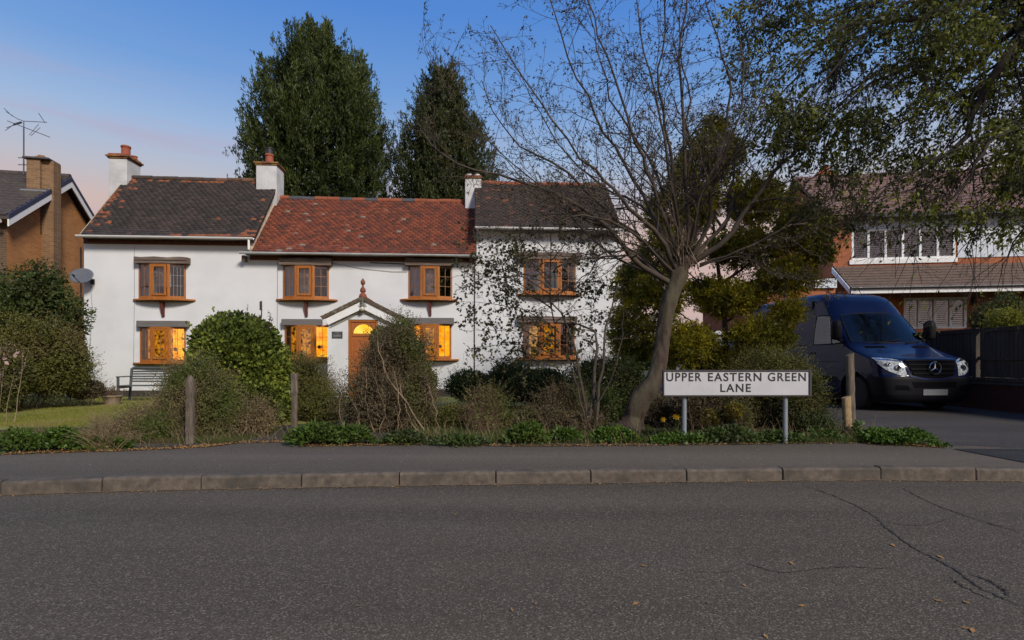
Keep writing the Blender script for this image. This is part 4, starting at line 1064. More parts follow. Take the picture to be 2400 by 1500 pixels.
# aerial
p0 = A_ + rp(tC-.05, 8.25, -.62)
AE = empty('television_aerial', tuple(p0), 0, label='thin television aerial on a mast strapped to the brick chimney', cat='aerial')
m_al = mat('aerial_metal', (.12, .12, .14), (.09, .09, .11), rough=.5, metal=.4)
mh = 1.35
MB().tube([(0, 0, -.35), (0, 0, mh)], .022, 8).build('mast', m_al, AE)
for zz in (.25, 0.0, -.25): MB().tube([(-.2, 0, zz), (.32, .0, zz-.01)], .016, 5).build('strap', m_al, AE)
bd = Vector((.78, .2, -.24)); c0 = Vector((0, 0, mh-.02))
MB().tube([c0 - bd*.62 + Vector((0, 0, .05)), c0 + bd*1.0 + Vector((0, 0, -.02))], .013, 5).build('boom', m_al, AE)
c1 = Vector((0, 0, mh+.22))
MB().tube([c1 + Vector((-.55, -.1, .30)), c1 + Vector((-.22, 0, .08)), c1, c1 + Vector((.75, .1, 0))], .012, 5).build('boom', m_al, AE)
MB().tube([(0, 0, mh), c1], .016, 5).build('mast_tip', m_al, AE)
for q, (dx, dz, hh) in enumerate(((-.50, .06, .22), (-.46, .08, .14), (.42, -.1, .25), (.36, -.02, .3))):
    MB().tube([c0 + Vector((dx-.03, -.15, dz-hh)), c0 + Vector((dx+.04, .15, dz+hh*.7))], .011, 5).build('element', m_al, AE)
MB().tube([c1 + Vector((.62, -.1, .25)), c1 + Vector((.68, .1, -.02))], .011, 5).build('element', m_al, AE)
MB().tube([c1 + Vector((-.62, -.1, .42)), c1 + Vector((-.50, .1, .22))], .011, 5).build('element', m_al, AE)
MB().tube([c0 + Vector((-.35, 0, .12)), c0 + Vector((-.08, 0, .20))], .035, 6).build('dipole_box', m_al, AE)

# ------------------------------------------------------------------ white fronted house beyond the drive
NF = Frame(W(1953, 800, 22).x, 22, -8.5)
g0 = 1.15
NH = empty('white_fronted_house', tuple(NF.o), NF.a, label='brick and white house with shuttered windows and a tiled lean-to roof behind the van', cat='house')
m_brkR = brick_mat('red_orange_brick', (.42, .125, .045), (.33, .09, .035), (.30, .2, .12), ang=NF.a, dark=(.22, .07, .035))
m_clad = mat('white_boarding', (.62, .66, .72), (.55, .60, .66), scale=3, rough=.6)
X1 = 15.0
zU0 = NF.z(1990, 612); zU1 = NF.z(1990, 522); zR = 6.9
zroof0 = NF.z(2100, 500, .4)
hUw = (NF.x(1996), NF.x(2240), NF.z(2100, 607), NF.z(2100, 535))
hLw = (NF.x(2118), NF.x(2266), NF.z(2200, 770), NF.z(2200, 697))
wl = wall_holes(0, X1, -.2, zroof0+.1, [hUw, hLw], 0, .25)
wl.add([(0, 0, -.2), (0, 8, -.2), (0, 8, zroof0+.1), (0, 4, zroof0+2.4), (0, 0, zroof0+.1)], [(0, 4, 3, 2, 1)]); wl.add([(X1, 0, -.2), (X1, 8, -.2), (X1, 8, zroof0+.1), (X1, 4, zroof0+2.4), (X1, 0, zroof0+.1)], [(0, 1, 2, 3, 4)])
wl.add([(0, 8, -.2), (X1, 8, -.2), (X1, 8, zroof0+.1), (0, 8, zroof0+.1)], [(3, 2, 1, 0)])
wl.build('wall', m_brkR, NH)
# white panels right of the upper window, each board on its own
xa_ = hUw[1]+.05; zb_ = zU0+.02; nb = 6
for k in range(8):
    x_ = xa_ + k*1.25
    if x_ + 1.2 > X1: break
    MB().box(x_, x_+1.24, -.03, -.002, zb_, zroof0-.05).build('panel', m_clad, NH, bevel=.006)
MB().box(NF.x(1990), hUw[1]+.04, -.05, .0, hUw[2]-.18, hUw[2]-.005).build('window_board', m_whitepaint, NH)
MB().box(NF.x(1990), hUw[1]+.04, -.04, .0, hUw[3]+.005, zroof0-.02).build('window_head', m_clad, NH)
def shutters(h, n, inner, name='window'):
    x0, x1, z0, z1 = h; w_ = (x1-x0)/n
    fr = MB(); 
    for i in range(n+1): xx = min(max(x0+i*w_-.045, x0), x1-.09); fr.box(xx, xx+.09, .0, .09, z0, z1)
    fr.box(x0, x1, .001, .089, z0, z0+.07); fr.box(x0, x1, .001, .089, z1-.07, z1)
    win = fr.build(name, m_whitepaint, NH, bevel=.004)
    for i in range(n):
        a, b = x0+i*w_+.05, x0+(i+1)*w_-.05
        st = MB(); st.box(a, a+.05, .10, .13, z0+.07, z1-.07); st.box(b-.05, b, .10, .13, z0+.07, z1-.07); st.box(a+.05, b-.05, .10, .13, z0+.07, z0+.13); st.box(a+.05, b-.05, .10, .13, z1-.13, z1-.07)
        st.build('shutter_frame', m_whitepaint, win)
        sl = MB(); z = z0+.15
        while z < z1-.14:
            sl.obox(Vector((a+.05, .10, z)), Vector((b-a-.10, 0, 0)), Vector((0, .030, .010)), Vector((0, -.002, .026))); z += .075
        sl.build('louvres', m_shut, win, kind='stuff')
        MB().add([(a-.01, .05, z0+.07), (b+.01, .05, z0+.07), (b+.01, .05, z1-.07), (a-.01, .05, z1-.07)], [(0, 1, 2, 3)]).build('pane', m_pane, win)
    MB().add([(x0-.1, .3, z0-.1), (x1+.1, .3, z0-.1), (x1+.1, .3, z1+.1), (x0-.1, .3, z1+.1)], [(0, 1, 2, 3)]).build('room', m_dark, win)
m_shut = mat('shutter_white', (.80, .80, .78), (.70, .70, .68), rough=.5)
shutters(hUw, 6, 0); shutters(hLw, 4, 0)
# main roof
m_pinkt = mat('weathered_pink_tile', (.24, .135, .11), (.16, .095, .08), scale=5, rough=.9, bump=.5, c3=(.18, .12, .10), s3=2)
e = .4; rz = zroof0+3.0
rm_ = MB().prism([(-e, zroof0), (4, rz-.05), (8+e, zroof0), (8+e, zroof0-.1), (4, rz-.2), (-e, zroof0-.1)], Vector((0, 1, 0)), Vector((0, 0, 1)), Vector((X1+.6+.2, 0, 0)), (-.2, 0, 0))
roofR = rm_.build('roof', m_pinkt, NH)
sl_ = Vector((0, 4+e, rz-.05-zroof0)); Ls = sl_.length; us = sl_/Ls; ns = Vector((0, -us.z, us.y))
ncs = 16
for i in range(ncs):
    p = Vector((-.2, -e, zroof0)) + us*(Ls*i/ncs) + ns*.0
    MB().obox(p + ns*.015 - us*.02, Vector((X1+.8, 0, 0)), us*(Ls/ncs+.03) - ns*.02, ns*.025).build('tile_course', m_pinkt, roofR)
MB().box(.9, X1+.2, -e-.09, -e-.01, zroof0-.14, zroof0-.0).build('gutter', m_blackmetal, NH)
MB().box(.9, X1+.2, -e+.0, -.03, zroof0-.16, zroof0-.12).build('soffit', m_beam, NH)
# lean-to roof
zT = NF.z(1990, 626); zE = NF.z(1990, 675, 1.5); LO = 1.5
lt = MB().prism([(0.0-.001, zT), (-LO, zE), (-LO, zE-.1), (-.001, zT-.12)], Vector((0, 1, 0)), Vector((0, 0, 1)), Vector((X1, 0, 0)), (.0, 0, 0)).build('lean_to_roof', m_ctile2 if False else mat('brown_interlocking_tile', (.15, .10, .075), (.10, .07, .055), scale=6, rough=.9, bump=.4), NH)
u2 = Vector((0, LO, zT-zE)); L2 = u2.length; u2 /= L2; n2 = Vector((0, -u2.z, u2.y)); nc2 = 8
for i in range(nc2):
    p = Vector((.0, -LO, zE)) + u2*(L2*i/nc2)
    MB().obox(p - u2*.03 + n2*.012, Vector((X1, 0, 0)), u2*(L2/nc2+.04) - n2*.022, n2*.035).build('tile_course', MATS['brown_interlocking_tile'], lt)
MB().box(.0, X1, -LO-.05, -LO-.005, zE-.22, zE-.02).build('fascia', m_whitepaint, NH)
MB().tube([(-.02, -LO-.09, zE-.02), (X1, -LO-.09, zE-.02)], .05, 8).build('gutter', m_blackmetal, NH)
q = MB(); c = [Vector((-.03, -.001, zT-.22)), Vector((-.03, -LO, zE-.2)), Vector((-.03, -LO, zE+.02)), Vector((-.03, -.001, zT))]
q.add(c + [p + Vector((-.03, 0, 0)) for p in c], [(0, 1, 2, 3), (7, 6, 5, 4), (0, 4, 5, 1), (1, 5, 6, 2), (2, 6, 7, 3), (3, 7, 4, 0)]); q.build('bargeboard', m_clad, NH)
MB().box(.0, .45, -LO+.1, -.002, -.2, zE-.05).build('porch_pier', m_brkR, NH)
# wall lantern
xx, zz = NF.at(2284, 702, .1); MB().box(xx-.05, xx+.05, -.14, -.02, zz-.18, zz+.12).build('wall_lantern', m_blackmetal, NH, bevel=.02)
# chimney behind the ridge
cp = W(1932, 402, 27); lc = Vector(((cp-NF.o).dot(NF.ux), (cp-NF.o).dot(NF.uy), 0))
chR = MB().box(lc.x-.4, lc.x+.4, lc.y-.4, lc.y+.4, 3, cp.z-.1).build('chimney', m_brkR, NH)
MB().box(lc.x-.46, lc.x+.46, lc.y-.46, lc.y+.46, cp.z-.35, cp.z-.22).build('chimney_course', m_cap, chR, bevel=.01)
MB().lathe((lc.x, lc.y, cp.z-.1), [(.28, 0), (.22, .08), (.20, .3), (.24, .33)], 14).build('chimney_pot', m_pot, chR, smooth=50)
# flat roofed garage left of it
ga = W(1778, 845, 20.5); gb = W(1958, 845, 20.5); zt_ = W(1900, 654, 20.5).z
GAR = empty('flat_roofed_garage', (ga.x, 20.5, 0), 0, label='low flat roofed brick garage with white fascia behind the golden conifer', cat='garage')
gw = gb.x-ga.x
MB().box(0, gw, .0, 6, -.2, zt_-.35).build('wall', m_brkR, GAR)
MB().box(-.1, gw-.01, -.12, 6.1, zt_-.35, zt_).build('fascia', m_clad, GAR, bevel=.01)
MB().box(.3, 2.5, -.03, -.002, .05, 2.1).build('garage_door', m_beam, GAR, bevel=.01)
for k in range(9): MB().box(.35, 2.45, -.045, -.031, .08+k*.22, .08+k*.22+.19).build('door_slat', m_beam, GAR, bevel=.004)

oa, ob_ = W(1640, 845, 17.5), W(1762, 845, 17.5); ot = W(1700, 776, 17.5).z
OB = empty('white_outbuilding', (oa.x, 17.5, 0), 0, label='low white outbuilding glimpsed through the golden conifer', cat='outbuilding')
MB().box(0, ob_.x-oa.x, 0, 2.5, -.1, ot-.12).build('wall', m_white, OB); MB().box(-.08, ob_.x-oa.x+.08, -.1, 2.6, ot-.12, ot).build('roof', m_whitepaint, OB, bevel=.01)
MB().box(.5, 1.2, -.02, -.002, .4, 1.5).build('window', m_dark, OB)
# raised garden behind the brick wall on the right
V = [(10.72, 6.5, .62), (10.72, 24, .9), (60, 24, 1.4), (60, 6.5, .8)]
me = bpy.data.meshes.new('raised_garden'); me.from_pydata(V + [(10.72, 6.5, -.1), (60, 6.5, -.1)], [], [(0, 3, 2, 1), (0, 4, 5, 3)]); link('raised_garden', me, m_land, kind='structure')

# brick retaining wall and board fence along the drive
m_bw = mat('dark_red_wall_brick', (.075, .028, .022), (.045, .018, .015), scale=15, rough=.95, objrnd=.6, bump=.5, bscale=60)  # very dark red, tone varied brick by brick
RW = empty('retaining_wall', (10.46, 7.6, 0), 0, label='low dark red brick wall under the board fence beside the driveway', cat='wall')
Lw = 8.5; hW = .66
MB().box(.012, .2, 0, Lw, -.05, hW-.005).build('mortar_core', mat('dark_mortar', (.05, .045, .04), (.035, .03, .028), rough=1), RW)
bms = [MB().box(0, .1, 0, .215, 0, .065).build('x', m_bw).data for _ in range(1)]
for o in [o for o in COL.objects if o.name == 'x']: bpy.data.objects.remove(o)
nbr = 0
for r_ in range(8):
    y = -.11*(r_ % 2)
    while y < Lw-.02:
        y0 = max(y, 0)
        o = bpy.data.objects.new('brick', bms[0]); COL.objects.link(o); o.parent = RW
        o.location = (rng.normal()*.0015, y0, .1+.0 + r_*.0705); o.scale = (1, min(1, (y+.215-y0)/.215), 1); nbr += 1
        y += .225
MB().box(-.03, .22, 0, Lw, hW, hW+.05).build('coping', mat('dark_coping', (.06, .045, .04), (.04, .035, .03), rough=.95), RW, bevel=.01)
FE = empty('board_fence', (10.52, 7.6, hW+.05), 0, label='dark weathered board fence on top of the brick wall beside the van', cat='fence')
m_fence = mat('weathered_board', (.075, .060, .047), (.040, .033, .027), scale=8, rough=.95, stretch=(8, 8, .8), objrnd=.35, bump=.4, c3=(.085, .07, .055), s3=2)
hF = 1.17
for ps in (0.0, 2.4, 4.8, 7.2): MB().box(-.03, .07, ps, ps+.1, 0, hF+.06).build('post', m_fence, FE, bevel=.006)
y = .11
while y < Lw:
    if not any(ps-.10 < y < ps+.1 for ps in (2.4, 4.8, 7.2)):
        q = MB().obox(Vector((.0, y, .12+rng.normal()*.004)), Vector((.016, -.0, 0)), Vector((.010, .108, 0)), Vector((0, 0, hF-.16))); q.build('board', m_fence, FE)
    y += .10
for zz in (.04, .52, hF-.04): MB().box(.02 if zz == .52 else -.02, .06, .1, Lw, zz, zz+.06).build('rail', m_fence, FE)
MB().box(-.02, -.002, .1, Lw, .5, .53).build('rail', m_fence, FE)
MB().box(-.03, .05, 0, Lw, hF+.02, hF+.045).build('capping_rail', m_fence, FE)
MB().box(-.01, .03, .1, Lw, .0, .115).build('gravel_board', m_fence, FE)

# ------------------------------------------------------------------ street name sign
SY = 7.12
SL = W(1552, 897, SY); SR = W(1902, 897, SY); zt = W(1700, 867, SY).z; zb = W(1700, 929, SY).z
SG = empty('street_name_sign', ((SL.x+SR.x)/2, SY, 0), R(1.0), label='white street name sign in dark frame reading UPPER EASTERN GREEN LANE on two grey posts', cat='street sign')
w2 = (SR.x-SL.x)/2
m_frame = mat('dark_frame', (.045, .042, .040), (.03, .03, .03), scale=6, rough=.6)
m_plate = mat('sign_white', (.50, .50, .51), (.44, .44, .45), scale=4, rough=.6, c3=(.35, .35, .35), s3=9, p3=(.6, .9))
m_black = mat('sign_black', (.012, .012, .013), (.015, .015, .016), rough=.55)
m_galv = mat('galvanised_grey', (.24, .27, .29), (.19, .21, .22), scale=6, rough=.55, metal=.2)
MB().box(-w2+.018, w2-.035, -.012, .0, zb+.018, zt-.018).build('plate', m_plate, SG)
fr = MB(); fr.box(-w2, w2, -.028, .02, zt-.018, zt); fr.box(-w2, w2, -.028, .02, zb, zb+.018); fr.box(-w2, -w2+.016, -.0275, .019, zb+.018, zt-.018); fr.box(w2-.032, w2, -.0275, .019, zb+.018, zt-.018)
fr.build('frame', m_frame, SG, bevel=.003)
MB().box(-w2, w2, .0, .018, zb+.018, zt-.018).build('backboard', m_frame, SG)
for px in (1604, 1843):
    x_ = W(px, 980, SY+.03).x - (SL.x+SR.x)/2
    MB().tube([(x_, .045, .05), (x_, .045, zt-.01)], .030, 14).build('post', m_galv, SG, smooth=40)
    MB().box(x_-.05, x_+.05, .02, .026, zb+.05, zb+.08).build('clip', m_galv, SG); MB().box(x_-.05, x_+.05, .02, .026, zt-.08, zt-.05).build('clip', m_galv, SG)
hgt = zt-zb
def sign_line(txt, xc, zc, cap, width):
    o = text_mesh('lettering', txt, cap/.70, m_black, SG, (0, 0, 0), (R(90), 0, 0), extrude=.001, space=1.18, offset=.003)
    bb = [v.co.x for v in o.data.vertices]; yy = [v.co.y for v in o.data.vertices]
    sx = width/(max(bb)-min(bb)); sy = cap/(max(yy)-min(yy))
    for v in o.data.vertices: v.co.x = (v.co.x-(max(bb)+min(bb))/2)*sx; v.co.y = (v.co.y-(max(yy)+min(yy))/2)*sy
    o.location = (xc, -.0135, zc)
cxs = (SL.x+SR.x)/2
for word, xa_, xb_ in (('UPPER', 1560, 1643), ('EASTERN', 1658, 1784), ('GREEN', 1799, 1889)):
    sign_line(word, W((xa_+xb_)/2, 884, SY).x-cxs, W(1700, 883.5, SY).z, .112, W(xb_, 884, SY).x-W(xa_, 884, SY).x)
sign_line('LANE', W(1723, 908, SY).x-cxs, W(1700, 909, SY).z, .107, W(1759, 884, SY).x-W(1687, 884, SY).x)

# ------------------------------------------------------------------ gate posts and stumps
m_post = mat('old_oak_post', (.16, .125, .09), (.075, .058, .045), scale=10, rough=.95, stretch=(5, 5, .7), bump=.9, bscale=50, c3=(.24, .21, .16), s3=4, p3=(.55, .75))
m_post2 = mat('pale_timber', (.36, .26, .13), (.26, .18, .09), scale=9, rough=.9, stretch=(6, 6, .8), bump=.5)
def old_post(px, ptop, pbot, width_px, label, notches, lean=0, round_top=True, m=m_post, top_slope=0):
    g = G(px, pbot, .118); Y = g.y; h = (pbot-ptop)*Y/F; w_ = width_px*Y/F
    prof = []
    N_ = 26; v = []; 
    for i in range(N_+1):
        z = h*i/N_; s = 1 + .03*math.sin(i*1.3) + .02*rng.normal()
        for (a, b, dpt) in notches:
            if a < i/N_ < b: s *= dpt
        if round_top and i > N_-3: s *= [.9, .68, .3][i-N_+2]
        prof.append((z, s))
    if not round_top: prof[-1] = (h, .97)
    mb = MB(); K = 12; pw = .62
    for (z, s) in prof:
        for k in range(K):
            t = 2*math.pi*k/K + math.pi/4; c, sn = math.cos(t), math.sin(t)
            x = math.copysign(abs(c)**pw, c)*w_*.56*s; y = math.copysign(abs(sn)**pw, sn)*w_*.5*s
            mb.v.append((x + lean*z, y, z + (top_slope*x if z > h*.9 else 0)))
    for i in range(N_):
        for k in range(K): mb.f.append([i*K+k, i*K+(k+1) % K, (i+1)*K+(k+1) % K, (i+1)*K+k]); mb.m.append(0)
    mb.f.append([N_*K+k for k in range(K)]); mb.m.append(0)
    o = mb.build('wooden_post', m, None, smooth=50, label=label, cat='post'); o.location = (g.x, g.y, .11); return o
old_post(446, 878, 1040, 17, 'weathered round topped wooden gate post in front of the brown hedge', [(.60, .73, .9), (.18, .22, 1.15), (.73, .76, 1.12)])
old_post(690, 874, 1016, 14, 'dark notched wooden gate post between the ivy mound and the flowering shrub', [(.0, .66, .86), (.66, .72, 1.2)], round_top=False)
old_post(1996, 829, 1021, 15, 'tall grey split post at the driveway edge in front of the van wheel', [(.7, .8, 1.06)], lean=-.025, round_top=False, top_slope=.5)
old_post(1987, 929, 1022, 16, 'short pale sawn timber post leaning beside the taller grey post', [], lean=-.04, round_top=False, m=m_post2, top_slope=.35)

# ------------------------------------------------------------------ bench and planter
m_bench = mat('bench_paint', (.10, .115, .12), (.07, .08, .085), scale=6, rough=.7)
bp_ = G(297, 925, .13); BY = 14.7
b0 = W(298, 900, BY); BW = 1.55
BE = empty('garden_bench', (b0.x, BY, .12), R(2), label='grey slatted garden bench against the white wall under the lit window', cat='bench')
hs = .44; hb = .88; ha = .64
for x_ in (0.02, BW-.07):
    MB().box(x_, x_+.05, -.45, -.40, 0, ha).build('leg', m_bench, BE, bevel=.004)
    q = MB(); q.obox(Vector((x_, .0, 0)), Vector((.05, 0, 0)), Vector((0, .05, 0)), Vector((0, .10, hb))); q.build('leg', m_bench, BE, bevel=.004)
    MB().box(x_-.005, x_+.055, -.47, .08, ha, ha+.03).build('arm', m_bench, BE, bevel=.006)
    MB().box(x_, x_+.05, -.40, 0, hs-.09, hs-.03).build('side_rail', m_bench, BE)
for i in range(6): MB().box(0.02, BW-.02, -.46+i*.078, -.46+i*.078+.06, hs-.03, hs-.008).build('slat', m_bench, BE, bevel=.004)
for i in range(6): z_ = hs+.06+i*.066; MB().box(.07, BW-.07, .03+(z_)*.11, .05+(z_)*.11, z_, z_+.042).build('slat', m_bench, BE, bevel=.004)
MB().box(.07, BW-.07, .095, .125, hb-.02, hb+.03).build('top_rail', m_bench, BE, bevel=.006)
pg = W(263, 929, 13.4); m_stone = mat('weathered_stone', (.30, .22, .15), (.17, .13, .09), scale=12, rough=.95, bump=.7, c3=(.10, .09, .06), s3=5)
PL = empty('stone_planter', (pg.x, 13.4, .12), 0, label='weathered round stone planter with dry stems on the lawn edge', cat='planter')
MB().lathe((0, 0, 0), [(.15, 0), (.16, .02), (.17, .10), (.20, .17), (.215, .19), (.23, .20), (.235, .235), (.20, .235), (.19, .20)], 24).build('bowl', m_stone, PL, smooth=40)
MB().lathe((0, 0, .19), [(.195, 0), (.05, .01)], 20).build('soil', m_soil, PL)

# ------------------------------------------------------------------ the van
m_van = mat('navy_van_paint', (.004, .010, .050), (.003, .008, .042), scale=3, rough=.35, coat=.38, spec=.08)
m_vblk = mat('van_black_plastic', (.010, .010, .012), (.007, .007, .009), scale=8, rough=.6, spec=.15)
m_vdark = mat('van_dark_lower', (.008, .008, .012), (.006, .006, .009), scale=5, rough=.6, spec=.15)
m_vgrl = mat('grille_black', (.004, .004, .005), (.003, .003, .004), rough=.7, spec=.05)
m_tyre = mat('tyre_rubber', (.016, .016, .016), (.022, .021, .02), scale=9, rough=.9)
m_rim = mat('wheel_steel', (.25, .26, .28), (.18, .19, .2), rough=.4, metal=.7)
m_chrome = mat('chrome', (.75, .77, .8), (.6, .62, .65), rough=.15, metal=1.0)
m_lens = mat('headlamp_lens', (.62, .66, .68), (.25, .28, .30), scale=22, rough=.12, coat=1, spec=.8, ramp_pos=(.4, .6))
m_vglass = glass_mat('van_glass', (.45, .5, .55), .08, .01)
m_vglass2 = glass_mat('van_screen', (.45, .5, .52), .02, .01)
m_numpl = mat('number_plate', (.22, .225, .23), (.20, .205, .21), rough=.5)
VY, VX, VZ = 11.42, 8.82, .118
VAN = empty('parked_van', (VX, VY, VZ), R(4.5), label='dark blue high roof panel van parked facing the road on the driveway', cat='van')
PRF = np.array([(.20, .10), (.26, .045), (.34, .01), (.5, .0), (.68, .015), (.74, .05), (.90, .08), (1.02, .13), (1.07, .19), (1.10, .28), (1.16, .48), (1.24, .72), (1.31, .90), (1.37, 1.02), (1.42, 1.09), (1.8, 1.42), (2.05, 1.63), (2.15, 1.715), (2.3, 1.83), (2.45, 1.96), (2.56, 2.11), (2.64, 2.33), (2.69, 2.63), (2.715, 3.0), (2.725, 3.5)])
WPR = np.array([(.20, .90), (.34, .96), (.6, .985), (.9, 1.0), (1.2, .995), (1.5, .965), (1.8, .93), (2.1, .885), (2.3, .85), (2.45, .82), (2.55, .79), (2.62, .75), (2.68, .67), (2.715, .52), (2.73, .30), (2.735, .05)])
def yf(z): return np.interp(z, PRF[:, 0], PRF[:, 1])
def wv(z): return np.interp(z, WPR[:, 0], WPR[:, 1])
DC = .42; NE = 3.2
def Fy(x, z):
    t = np.clip(np.abs(x)/wv(z), 0, 1); return yf(z) + DC*(1-(1-t**NE)**(1/NE))
zz_ = np.concatenate([np.arange(.20, 1.55, .03), np.arange(1.55, 2.5, .05), np.array([2.5, 2.53, 2.56, 2.59, 2.62, 2.64, 2.66, 2.68, 2.70, 2.715, 2.725, 2.73, 2.735])])
LV = 5.9; wheels = [(.98, .345), (4.65, .345)]
rings = []; K1 = 28; K2 = 120
for z in zz_:
    w_ = wv(z); y_f = yf(z); th = np.linspace(0, math.pi/2, K1)[:-1]
    x1 = w_*np.sin(th)**(2/NE); y1 = y_f + DC*(1-np.cos(th)**(2/NE))
    ys = np.linspace(y_f+DC, LV-.08, K2); xs_ = np.full(K2, w_)
    for yw, zw in wheels:
        r_ = np.sqrt((ys-yw)**2 + (z-zw-.0)**2); xs_ = np.where(r_ < .44, w_-.24, np.where(r_ < .475, w_+.012, xs_))
    xr = np.concatenate([x1, xs_, [w_-.02, w_-.10, 0]]); yr = np.concatenate([y1, ys, [LV-.03, LV, LV]])
    full = np.concatenate([np.stack([-xr[::-1], yr[::-1]], 1)[:-1], np.stack([xr, yr], 1)[0:]])
    rings.append(np.column_stack([full, np.full(len(full), z)]))
n_r = len(rings[0]); V = np.concatenate(rings); Q = []
for i in range(len(rings)-1):
    a = np.arange(n_r-1) + i*n_r; Q.append(np.stack([a, a+1, a+1+n_r, a+n_r], 1))
Q = np.concatenate(Q)
cz = V[Q].mean(1)
ws_ = (cz[:, 2] > 1.445) & (cz[:, 2] < 2.10) & (np.abs(cz[:, 0]) < np.interp(cz[:, 2], [1.44, 2.1], [.855, .735])) & (cz[:, 1] < 3)
dg_ = (cz[:, 2] > 1.44) & (cz[:, 2] < 2.08) & (cz[:, 1] > np.interp(cz[:, 2], [1.44, 2.08], [1.46, 1.95])) & (cz[:, 1] < 2.39)
kq = ~(ws_ | dg_); Q = Q[kq]; cz = cz[kq]; mi = np.zeros(len(Q), int)
low = (cz[:, 2] < .70) & ((cz[:, 1] < .62))                      # bumper
sill = (cz[:, 2] < .32)
rub = (cz[:, 2] > .55) & (cz[:, 2] < .67) & (cz[:, 1] > 1.5)
arch = np.zeros(len(Q), bool)
for yw, zw in wheels: arch |= (np.hypot(cz[:, 1]-yw, cz[:, 2]-zw) < .46)
mi[low | rub | sill] = 1; mi[arch & (cz[:, 1] > .55)] = 2
me = np_mesh('body', V, Q, None, True); me.polygons.foreach_set('material_index', mi.astype(np.int32)); me.set_sharp_from_angle(angle=R(38))
body = link('body', me, [m_van, m_vdark, m_vblk], VAN)
def vpatch(name, xz, m, off=.006, parent=None, side=0, nx=12, fn=None):
    """four-edge patch laid on the front skin: xz = list of (x, z) outline, fan-filled on a grid between its lower and upper edge"""
    lo, hi = xz; lo = resample([(p[0], p[1], 0) for p in lo], nx)[:, :2]; hi = resample([(p[0], p[1], 0) for p in hi], nx)[:, :2]; ny = 8; vs = []
    for j in range(ny):
        t = j/(ny-1); p = lo*(1-t)+hi*t
        for x, z in p: vs.append((x, Fy(x, z)-off, z) if side == 0 else (side*(wv(z)+off), x, z))
    fs = []
    for j in range(ny-1):
        for i in range(nx-1): a = j*nx+i; f = (a, a+1, a+1+nx, a+nx); fs.append(f if side == 0 else f[::-1] if side < 0 else f)
    o = MB().add(vs, fs).build(name, m, parent or VAN, smooth=60); return o
# windscreen
def seal(pts, off=.012, r_=.016):
    MB().tube([(x, Fy(x, z)-off+.01, z) for x, z in pts], r_, 6, False).build('windscreen_seal', m_vblk, VAN, smooth=60)
wo = [(-.87, 1.45), (-.5, 1.43), (0, 1.425), (.5, 1.43), (.87, 1.45), (.84, 1.65), (.80, 1.87), (.75, 2.09), (.4, 2.125), (0, 2.135), (-.4, 2.125), (-.75, 2.09), (-.80, 1.87), (-.84, 1.65), (-.87, 1.45)]
seal(wo)
#vpatch('windscreen_seal', ([(-.91, 1.415), (-.5, 1.385), (0, 1.38), (.5, 1.385), (.91, 1.415)], [(-.79, 2.13), (-.4, 2.16), (0, 2.17), (.4, 2.16), (.79, 2.13)]), m_vblk, .004)
vpatch('windscreen', ([(-.87, 1.45), (-.5, 1.43), (0, 1.425), (.5, 1.43), (.87, 1.45)], [(-.75, 2.09), (-.4, 2.125), (0, 2.135), (.4, 2.125), (.75, 2.09)]), m_vglass2, .009)
for sx in (-.45, .28):
    pts = [(sx, Fy(sx, 1.435)-.03, 1.435), (sx+.35, Fy(sx+.35, 1.46)-.03, 1.465), (sx+.62 if sx < 0 else sx+.52, Fy(min(sx+.6, .82), 1.50)-.025, 1.50)]
    MB().tube(pts, .010, 5).build('wiper', m_vblk, VAN)
# bonnet vents, grille, lamps, bumper details
for s_ in (-1, 1):
    a, b = .30*s_, .74*s_; vpatch('bonnet_vent', ([(min(a, b), 1.31), (max(a, b), 1.31)], [(min(a, b)+.02, 1.36), (max(a, b)-.02, 1.36)]), m_vgrl, .006)
    e_ = [(.55, .735), (.67, .745), (.79, .79), (.91, .87), (.972, .98)]; u_ = [(.585, 1.03), (.67, 1.06), (.78, 1.085), (.90, 1.10), (.975, 1.10)]
    e_ = [(p[0]*s_, p[1]) for p in e_][::s_]; u_ = [(p[0]*s_, p[1]) for p in u_][::s_]
    hl = vpatch('headlight', (e_, u_), m_lens, .012)
    for (xx, zz, rr) in ((.70, .89, .07), (.84, .96, .055)):
        MB().lathe((xx*s_, Fy(xx, zz)-.010, zz), [(rr, 0), (rr*.9, -.012), (rr*.5, -.016), (rr*.45, -.01)], 14, Vector((0, 1, 0))).build('lamp_reflector', m_chrome, hl, smooth=50)
    vpatch('indicator', ([(p[0], p[1]) for p in ([(.61*s_, 1.015), (.95*s_, 1.06)][::s_])], [(p[0], p[1]) for p in ([(.60*s_, 1.037), (.96*s_, 1.09)][::s_])]), m_chrome, .016, hl)
    lo_ = [(.52, .44), (.78, .46)][::s_]; hi_ = [(.56, .54), (.78, .55)][::s_]
    vpatch('fog_light', ([(p[0]*s_, p[1]) for p in lo_], [(p[0]*s_, p[1]) for p in hi_]), m_vgrl, .006)
vpatch('grille_surround', ([(-.50, .71), (-.25, .655), (0, .645), (.25, .655), (.50, .71)], [(-.60, 1.05), (-.3, 1.085), (0, 1.09), (.3, 1.085), (.60, 1.05)]), m_van, .010)
gr = vpatch('grille', ([(-.44, .745), (-.25, .70), (0, .69), (.25, .70), (.44, .745)], [(-.555, 1.035), (-.3, 1.06), (0, 1.065), (.3, 1.06), (.555, 1.035)]), m_vgrl, .016)
m_slat = mat('grille_slat', (.010, .010, .012), (.008, .008, .01), rough=.5, spec=.2)
